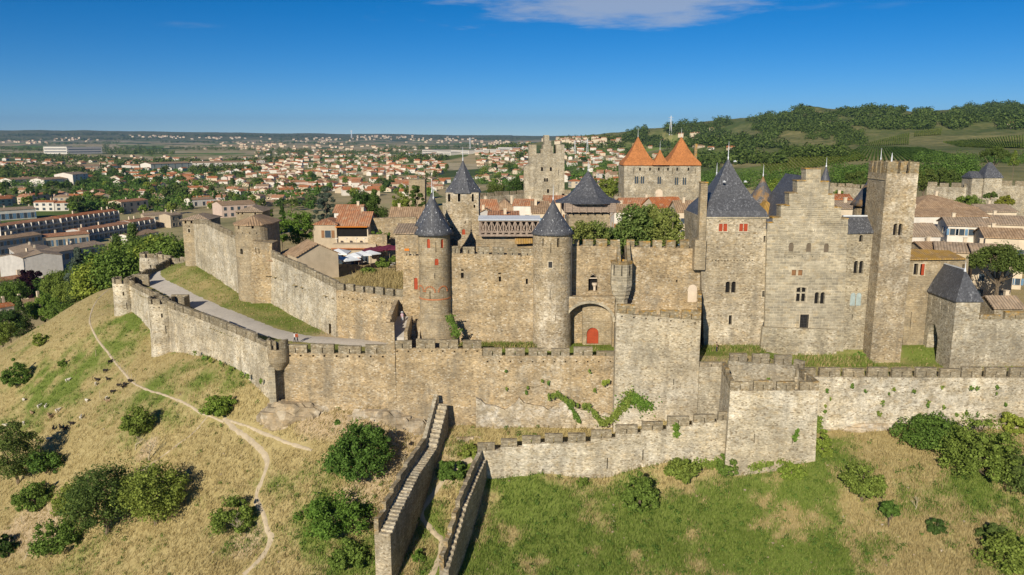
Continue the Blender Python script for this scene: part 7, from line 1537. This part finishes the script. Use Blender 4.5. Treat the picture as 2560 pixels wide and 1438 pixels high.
n = 9000; X2 = npr.uniform(-90, 100, n * 3); Y2 = npr.uniform(111, 205, n * 3); ok = inpoly(outer, X2, Y2) & ~inpoly(city, X2, Y2) & ((Y2 > 124) | (X2 > -13)); X2, Y2 = X2[ok], Y2[ok]
rp = gp([(975, 862), (900, 856), (830, 851), (760, 846), (700, 836), (640, 818), (580, 795), (520, 772), (460, 745), (418, 724), (388, 708), (378, 694), (392, 677), (425, 662), (450, 652)]); rd = np.min([segd(X2, Y2, a, b) for a, b in zip(rp, rp[1:])], 0); ok = rd > 2.8; X2, Y2 = X2[ok], Y2[ok]
gl = npr.random(len(X2)) < .6; L3 = np.stack([X2, Y2, Lz(X2, Y2)], 1)
grass('lices_grass', 'worn green grass between the walls', L3[gl], .26, M['blade_green'], 33, .05, 4); grass('lices_dry_grass', 'dry grass between the walls', L3[~gl], .24, M['blade_dry'], 34, .05, 4)
wp = G3[(gr > .22) & (npr.random(len(G3)) < .05)]
wood('slope_weeds', 'low leafy weeds scattered through the slope grass', wp, .55, 'leaf', 38, 26, .16)
wp = G3[(npr.random(len(G3)) < .004)]; m = MB(); r_ = random.Random(3)
for x, y, z in wp:
    s_ = r_.uniform(.06, .22); m.lathe(6, [(s_ * .7, z - .05), (s_, z + s_ * .3), (s_ * .5, z + s_ * .8)], x, y, r_.random() * 6, r_.uniform(.7, 1.4))
o = m.obj('loose_stones', M['rock']); tag(o, 'loose pale stones scattered in the slope grass', 'stones', kind='stuff')
# grass at the foot of the castle walls
X2 = np.concatenate([npr.uniform(P(1150, 860, 119).x, P(1335, 860, 119).x, 500), npr.uniform(P(1760, 880, 120).x, P(1900, 880, 120).x, 400), npr.uniform(P(1985, 905, 118).x, P(2180, 905, 118).x, 600)]); Y2 = np.concatenate([npr.uniform(118, 119.9, 500), npr.uniform(119, 120.9, 400), npr.uniform(116.6, 119.4, 600)])
fg = npr.random(len(X2)) < .55; W3 = np.stack([X2, Y2, Lz(X2, Y2)], 1)
grass('wall_foot_grass', 'tall green grass along the castle foot', W3[fg], .5, M['blade_green'], 35, .06, 6); grass('wall_foot_dry_grass', 'tall dry grass along the castle foot', W3[~fg], .45, M['blade_dry'], 37, .06, 5)
X2 = npr.uniform(-30, -14, 2600); Y2 = npr.uniform(129, 152, 2600); ok = inpoly(city, X2, Y2) & (Y2 > 126 + (-14 - X2) * .35); X2, Y2 = X2[ok], Y2[ok]
grass('bank_grass', 'tall golden dry grass on the bank behind the inner wall', np.stack([X2, Y2, Cz(X2, Y2)], 1), 1.0, M['blade_dry'], 36, .06, 7)

# ivy and wall plants
def ivy(label, path, Y, width, n, mat='leaf', droop=.4, seed=1, name='ivy'):
    rg = np.random.default_rng(seed); pts = [P(u, v, Y) for u, v in path]; c = []
    for a, b in zip(pts, pts[1:]):
        for j in range(max(2, int((b - a).length / .25))): f = j / max(2, int((b - a).length / .25)); q = a + (b - a) * f; c.append((q.x, q.y - .12, q.z))
    c = np.array(c); k = max(1, n // len(c)); wv = np.repeat(.25 + 1.5 * rg.random(len(c)) ** 1.5, k)[:, None]; keep = np.repeat(rg.random(len(c)) > .25, k); p = np.repeat(c, k, 0)[keep]; wv = wv[keep]; N = len(p); p = p + rg.normal(size=(N, 3)) * np.array([width * .5, .06, width * .5]) * wv; p[:, 2] -= rg.random(N) * droop; p[:, 1] = np.minimum(p[:, 1], Y - .03)
    nr = np.array([0, -1, .3]) + rg.normal(size=(N, 3)) * .5; nr /= np.linalg.norm(nr, axis=1)[:, None]; t = np.cross(nr, rg.normal(size=(N, 3))); t /= np.linalg.norm(t, axis=1)[:, None]; b2_ = np.cross(nr, t); s = .13 * (.6 + .8 * rg.random(N))[:, None]
    V = np.stack([p - t * s, p - b2_ * s, p + t * s, p + b2_ * s], 1).reshape(-1, 3); o = bpy.data.objects.new(name, quads_mesh(name, V, M[mat])); COL.objects.link(o); return tag(o, label, 'ivy')
ivy('ivy strand curling down the barbican wall', [(1372, 985), (1392, 978), (1420, 1000), (1440, 1005), (1470, 1012), (1490, 1030), (1500, 1048)], 111.9, .26, 1100, seed=1, droop=.7); ivy('second ivy strand drooping left', [(1420, 1000), (1436, 1030), (1450, 1052)], 111.9, .35, 700, seed=2)
ivy('leafy climber rising on the barbican wall', [(1500, 1050), (1530, 1040), (1550, 1015), (1566, 1000), (1580, 975)], 110.8, .6, 1200, seed=3, droop=.9); ivy('pale climber spreading right on the wall', [(1566, 1000), (1590, 985), (1600, 1005), (1625, 1012)], 110.8, .7, 1100, 'leaf_bright', seed=4)
ivy('ivy hanging on the foot of the slender tower', [(1122, 790), (1130, 800), (1138, 820), (1142, 835)], 116.6, .45, 1200, seed=5); ivy('small weed tuft high on the barbican wall', [(1508, 955), (1530, 945)], 111.9, .3, 220, 'leaf_bright', seed=6)
ivy('bright weed growing on the lower wall merlon', [(1690, 1060), (1692, 1090)], 103.8, .32, 420, 'leaf_bright', seed=7); ivy('bright weed on the bastion face', [(1986, 1095), (1996, 1068)], 102.8, .22, 260, 'leaf_bright', seed=8); ivy('creeper on the bastion foot', [(1880, 1165), (1950, 1150), (1980, 1160)], 102.6, .4, 900, seed=9); ivy('creeper spreading along the lower barbican wall', [(1660, 1180), (1700, 1165), (1760, 1160), (1830, 1150)], 103.7, .7, 2400, seed=10)
ivy('weeds on the inner bastion wall', [(1915, 948), (1932, 945)], 110.2, .3, 260, 'leaf_bright', seed=11); ivy('weeds below the palace wing', [(2120, 890), (2165, 886)], 119.6, .5, 600, 'leaf_bright', seed=12); ivy('ivy at the corner below the bastion', [(2045, 1045), (2048, 1085)], 109.5, .4, 600, seed=13)
rg_ = random.Random(5)
for i in range(26):
    u, v = rg_.uniform(2060, 2540), rg_.uniform(955, 1035); ivy('small weed tuft in the right outer wall', [(u, v), (u + 4, v + 3)], 109.55, .18, 36, seed=40 + i, name='weed_tuft')['group'] = 'weed tufts in the right outer wall'
for i in range(10):
    u, v = rg_.uniform(1260, 1560), rg_.uniform(920, 980); ivy('small weed tuft in the outer wall before the red door', [(u, v), (u + 4, v + 3)], 112.5, .15, 30, seed=80 + i, name='weed_tuft')['group'] = 'weed tufts in the outer wall'
for i in range(9):
    u = 480 + i * 24 + rg_.uniform(-6, 6); v = 880 + (u - 480) * .42; Yw = 137 - (u - 480) * .105; ivy('weed tuft at the foot of the receding outer wall', [(u, v), (u + 3, v - 8)], Yw - .8, .25, 50, seed=95 + i, name='weed_tuft')['group'] = 'weed tufts below the receding wall'

# ------------------------------------------------------------------ sheep and goats
def animal(mat, horns, name):
    t = thing(name, name, name); bm = bmesh.new(); mesh = bpy.data.meshes.new('body')
    V = [(-.42, 0, .58), (-.1, 0, .62), (.28, 0, .60), (.5, 0, .78), (.68, 0, .84), (.84, 0, .74), (-.58, 0, .56)]; E = [(0, 1), (1, 2), (2, 3), (3, 4), (4, 5), (0, 6)]; Rr = [.2, .23, .19, .11, .1, .06, .05]
    for bx_, fx in ((0, -.36), (2, .26)):
        for s in (-1, 1): i = len(V); V += [(fx, s * .12, .42), (fx + (.05 if bx_ == 0 else -.02), s * .13, .22), (fx, s * .13, .0)]; E += [(bx_, i), (i, i + 1), (i + 1, i + 2)]; Rr += [.085, .045, .04]
    for s in (-1, 1): i = len(V); V += [(.62, s * .16, .88)]; E += [(4, i)]; Rr += [.03]
    mesh.from_pydata(V, E, []); o = bpy.data.objects.new('body', mesh); COL.objects.link(o); sk = o.modifiers.new('s', 'SKIN'); sk.use_smooth_shade = True; sv = mesh.skin_vertices[0].data
    for i, r in enumerate(Rr): sv[i].radius = (r, r); sv[i].use_root = i == 1
    o.modifiers.new('u', 'SUBSURF').levels = 1; bpy.context.view_layer.update(); new = bpy.data.meshes.new_from_object(o.evaluated_get(bpy.context.evaluated_depsgraph_get())); o.modifiers.clear(); o.data = new; new.materials.clear(); new.materials.append(mat); o.parent = t
    if horns:
        for s in (-1, 1): m = MB(); m.tube([(.66, s * .05, .9), (.6, s * .07, 1.06), (.5, s * .09, 1.12)], [.03, .022, .01], 5); m.obj('horn', M['bark'], t, local=True)
    return t
wool = plain('wool', (.60, .55, .46), .95, .15, 6); hair = plain('goat_hair', (.028, .022, .018), .9, .3, 6); tan_ = plain('tan_goat', (.32, .22, .13), .9, .3, 6)
sheep, goat, tgoat = animal(wool, False, 'sheep'), animal(hair, True, 'goat'), animal(tan_, True, 'goat')
seen = set()
for t, u, v, lab in [(sheep, 99, 1020, 'left one of two white sheep standing close together'), (sheep, 115, 1020, 'right one of two white sheep standing close together'), (sheep, 145, 1031, 'white sheep just below the close pair'), (sheep, 203, 1048, 'white sheep alone beside the dark goats'), (sheep, 60, 1063, 'white sheep above the dark edge tree'), (sheep, 17, 1068, 'white sheep nearest the left edge'), (sheep, 267, 1001, 'white sheep above the tan goat on the right'), (sheep, 217, 1006, 'pale sheep between the pair and the path'), (sheep, 122, 1102, 'sheep lying in the tree shadow'), (sheep, 240, 965, 'white sheep highest up near the path'), (sheep, 60, 1004, 'white sheep far left in the green strip'), (sheep, 170, 955, 'small pale sheep on the upper slope'),
        (tgoat, 80, 1037, 'tan goat left of the close sheep pair'), (tgoat, 122, 1042, 'spotted tan goat in the middle of the flock'), (tgoat, 128, 1047, 'tan goat beside the spotted one'), (tgoat, 270, 1007, 'tan goat just right of the upper sheep'), (goat, 180, 1064, 'dark goat at the shadow tip'), (goat, 164, 1077, 'dark goat lowest by the tree shadow'), (goat, 152, 1073, 'dark goat at the shadow edge'), (goat, 134, 1076, 'dark goat inside the tree shadow'),
        (goat, 282, 984, 'dark goat near the path bend'), (goat, 244, 954, 'dark goat left of the path group'), (goat, 270, 953, 'dark goat in the upper group beside the path'), (goat, 263, 932, 'dark goat upper middle of the path group'), (goat, 276, 909, 'highest dark goat near the path'), (goat, 312, 966, 'dark goat right at the fence line'), (goat, 297, 968, 'dark goat left of the fence line'), (goat, 325, 958, 'dark goat on the path edge'), (goat, 310, 972, 'second dark goat at the fence line')]:
    f = t.name not in seen; seen.add(t.name); o = put(t, u, v, s=.9, first=f, label=lab, group='flock on the left slope', sink=.03); o['category'] = 'sheep' if t is sheep else 'goat'
# fence posts along the path
for i, (u, v) in enumerate([(262, 880), (273, 892), (284, 905), (294, 918), (302, 925), (311, 933), (320, 942), (330, 952), (338, 960), (250, 995), (55, 1310), (240, 890)]):
    q = hit(u, v); m = MB(); m.tube([(0, 0, -.3), (.02, 0, .6), (.03, .02, 1.25)], [.06, .055, .05], 6); o = m.obj('fence_post', M['bark_pale']); o.location = q; tag(o, 'weathered wooden fence post beside the worn slope path', 'post', 'fence posts on the left slope')

# ------------------------------------------------------------------ people
def person(label, p, rz, shirt, legs, hair_c, pose=0, hat=None, hgt=1.68, bag=None):
    t = thing('person', label, 'person', p, rz); k = hgt / 1.7
    V = [(0, 0, .95), (0, 0, 1.15), (0, 0, 1.38), (0, 0, 1.5), (0, .01, 1.6), (0, .02, 1.68)]; E = [(0, 1), (1, 2), (2, 3), (3, 4), (4, 5)]; Rr = [.145, .13, .15, .055, .09, .07]
    st = .16 if pose == 0 else .05
    for s in (-1, 1):
        i = len(V); V += [(s * .1, 0, .88), (s * .1, -s * st * .6, .5), (s * .1, -s * st, .08), (s * .1, -s * st - .13, .03)]; E += [(0, i), (i, i + 1), (i + 1, i + 2), (i + 2, i + 3)]; Rr += [.095, .065, .045, .035]
        i = len(V); V += [(s * .2, 0, 1.4), (s * .26, .02 + s * .05, 1.14), (s * .24, -.1 + s * .12, .92), (s * .24, -.14 + s * .12, .84)]; E += [(2, i), (i, i + 1), (i + 1, i + 2), (i + 2, i + 3)]; Rr += [.06, .045, .035, .03]
    me = bpy.data.meshes.new('body'); me.from_pydata([(x * k, y * k, z * k) for x, y, z in V], E, []); o = bpy.data.objects.new('body', me); COL.objects.link(o); o.modifiers.new('s', 'SKIN').use_smooth_shade = True
    for i, r in enumerate(Rr): me.skin_vertices[0].data[i].radius = (r * k, r * k * (.75 if i < 3 else 1)); me.skin_vertices[0].data[i].use_root = i == 0
    o.modifiers.new('u', 'SUBSURF').levels = 1; bpy.context.view_layer.update(); new = bpy.data.meshes.new_from_object(o.evaluated_get(bpy.context.evaluated_depsgraph_get())); o.modifiers.clear(); o.data = new
    new.materials.clear(); sk = plain('skin', (.45, .27, .18), .6, .05)
    for mm in (shirt, legs, sk): new.materials.append(mm)
    for f in new.polygons:
        z = f.center.z / k; x = abs(f.center.x) / k; f.material_index = 2 if z > 1.47 or z < .06 or (x > .2 and z < 1.2) else (0 if z > .93 else 1)
    o.parent = t; m = MB(); m.lathe(12, [(.03, 1.52 * k), (.105 * k, 1.58 * k), (.115 * k, 1.66 * k), (.09 * k, 1.73 * k), (.02, 1.76 * k)], 0, .035 * k); m.obj('hair', hair_c, t, local=True)
    if hat: m = MB(); m.lathe(14, [(.24, 1.68 * k), (.13, 1.70 * k), (.12, 1.80 * k), (.03, 1.82 * k)], 0, .02); m.obj('hat', hat, t, local=True)
    if bag: m = MB(); m.box(-.17, .17, .12, .32, 1.0 * k, 1.42 * k); m.obj('backpack', bag, t, local=True)
    return t
cw_ = plain('cloth_white', (.68, .68, .68), .8, .05); cbk = plain('cloth_navy', (.03, .035, .06), .8, .1); cor = plain('cloth_orange', (.5, .12, .05), .8, .1); cpk = plain('cloth_pink', (.6, .42, .48), .8, .1); hr = plain('hair_dark', (.03, .02, .015), .7, .1); cb_ = plain('cloth_brown', (.2, .13, .1), .8, .1)
for lab, u, v, sh_, lg, rz, hat, bag in (('person in white shirt walking on the gravel road', 737, 858, cw_, cbk, 2.0, None, None), ('person with orange bag walking beside the one in white', 744, 858, cor, cbk, 2.2, None, cor)):
    q = Gz(u, v, 0); q.z = float(Lz(q.x, q.y)) + .17; person(lab, q, rz, sh_, lg, hr, 0, hat, 1.68, bag)
person('person in pink top and pale hat on the stair ramp', (sx0 + 1.7, 118.4, 3.6 + 1.6 * (118.4 - 113.5) / 7.1 + .03), .4, cpk, cw_, hr, 1, cw_, 1.66)
q = P(1791, 888, 118.5); person('person with dark hair standing on grass below the palace', (q.x, 118.5, float(Lz(q.x, 118.5))), 1.2, cb_, cbk, hr, 1, None, 1.6)

# ------------------------------------------------------------------ hazy air
hz = MB(); hz.box(-14000, 14000, -230, 15800, -70, 420); ho = hz.obj('haze', M['dark']); ho.data.materials.clear(); tag(ho, 'thin blue summer haze over the plain', kind='stuff')
s = Sh('haze_air'); pv = s.n('VolumePrincipled', {'Color': (.22, .44, .86, 1), 'Density': .00004, 'Anisotropy': .1}); s.t.links.new(pv.outputs[0], s.out.inputs['Volume']); ho.data.materials.append(s.m)
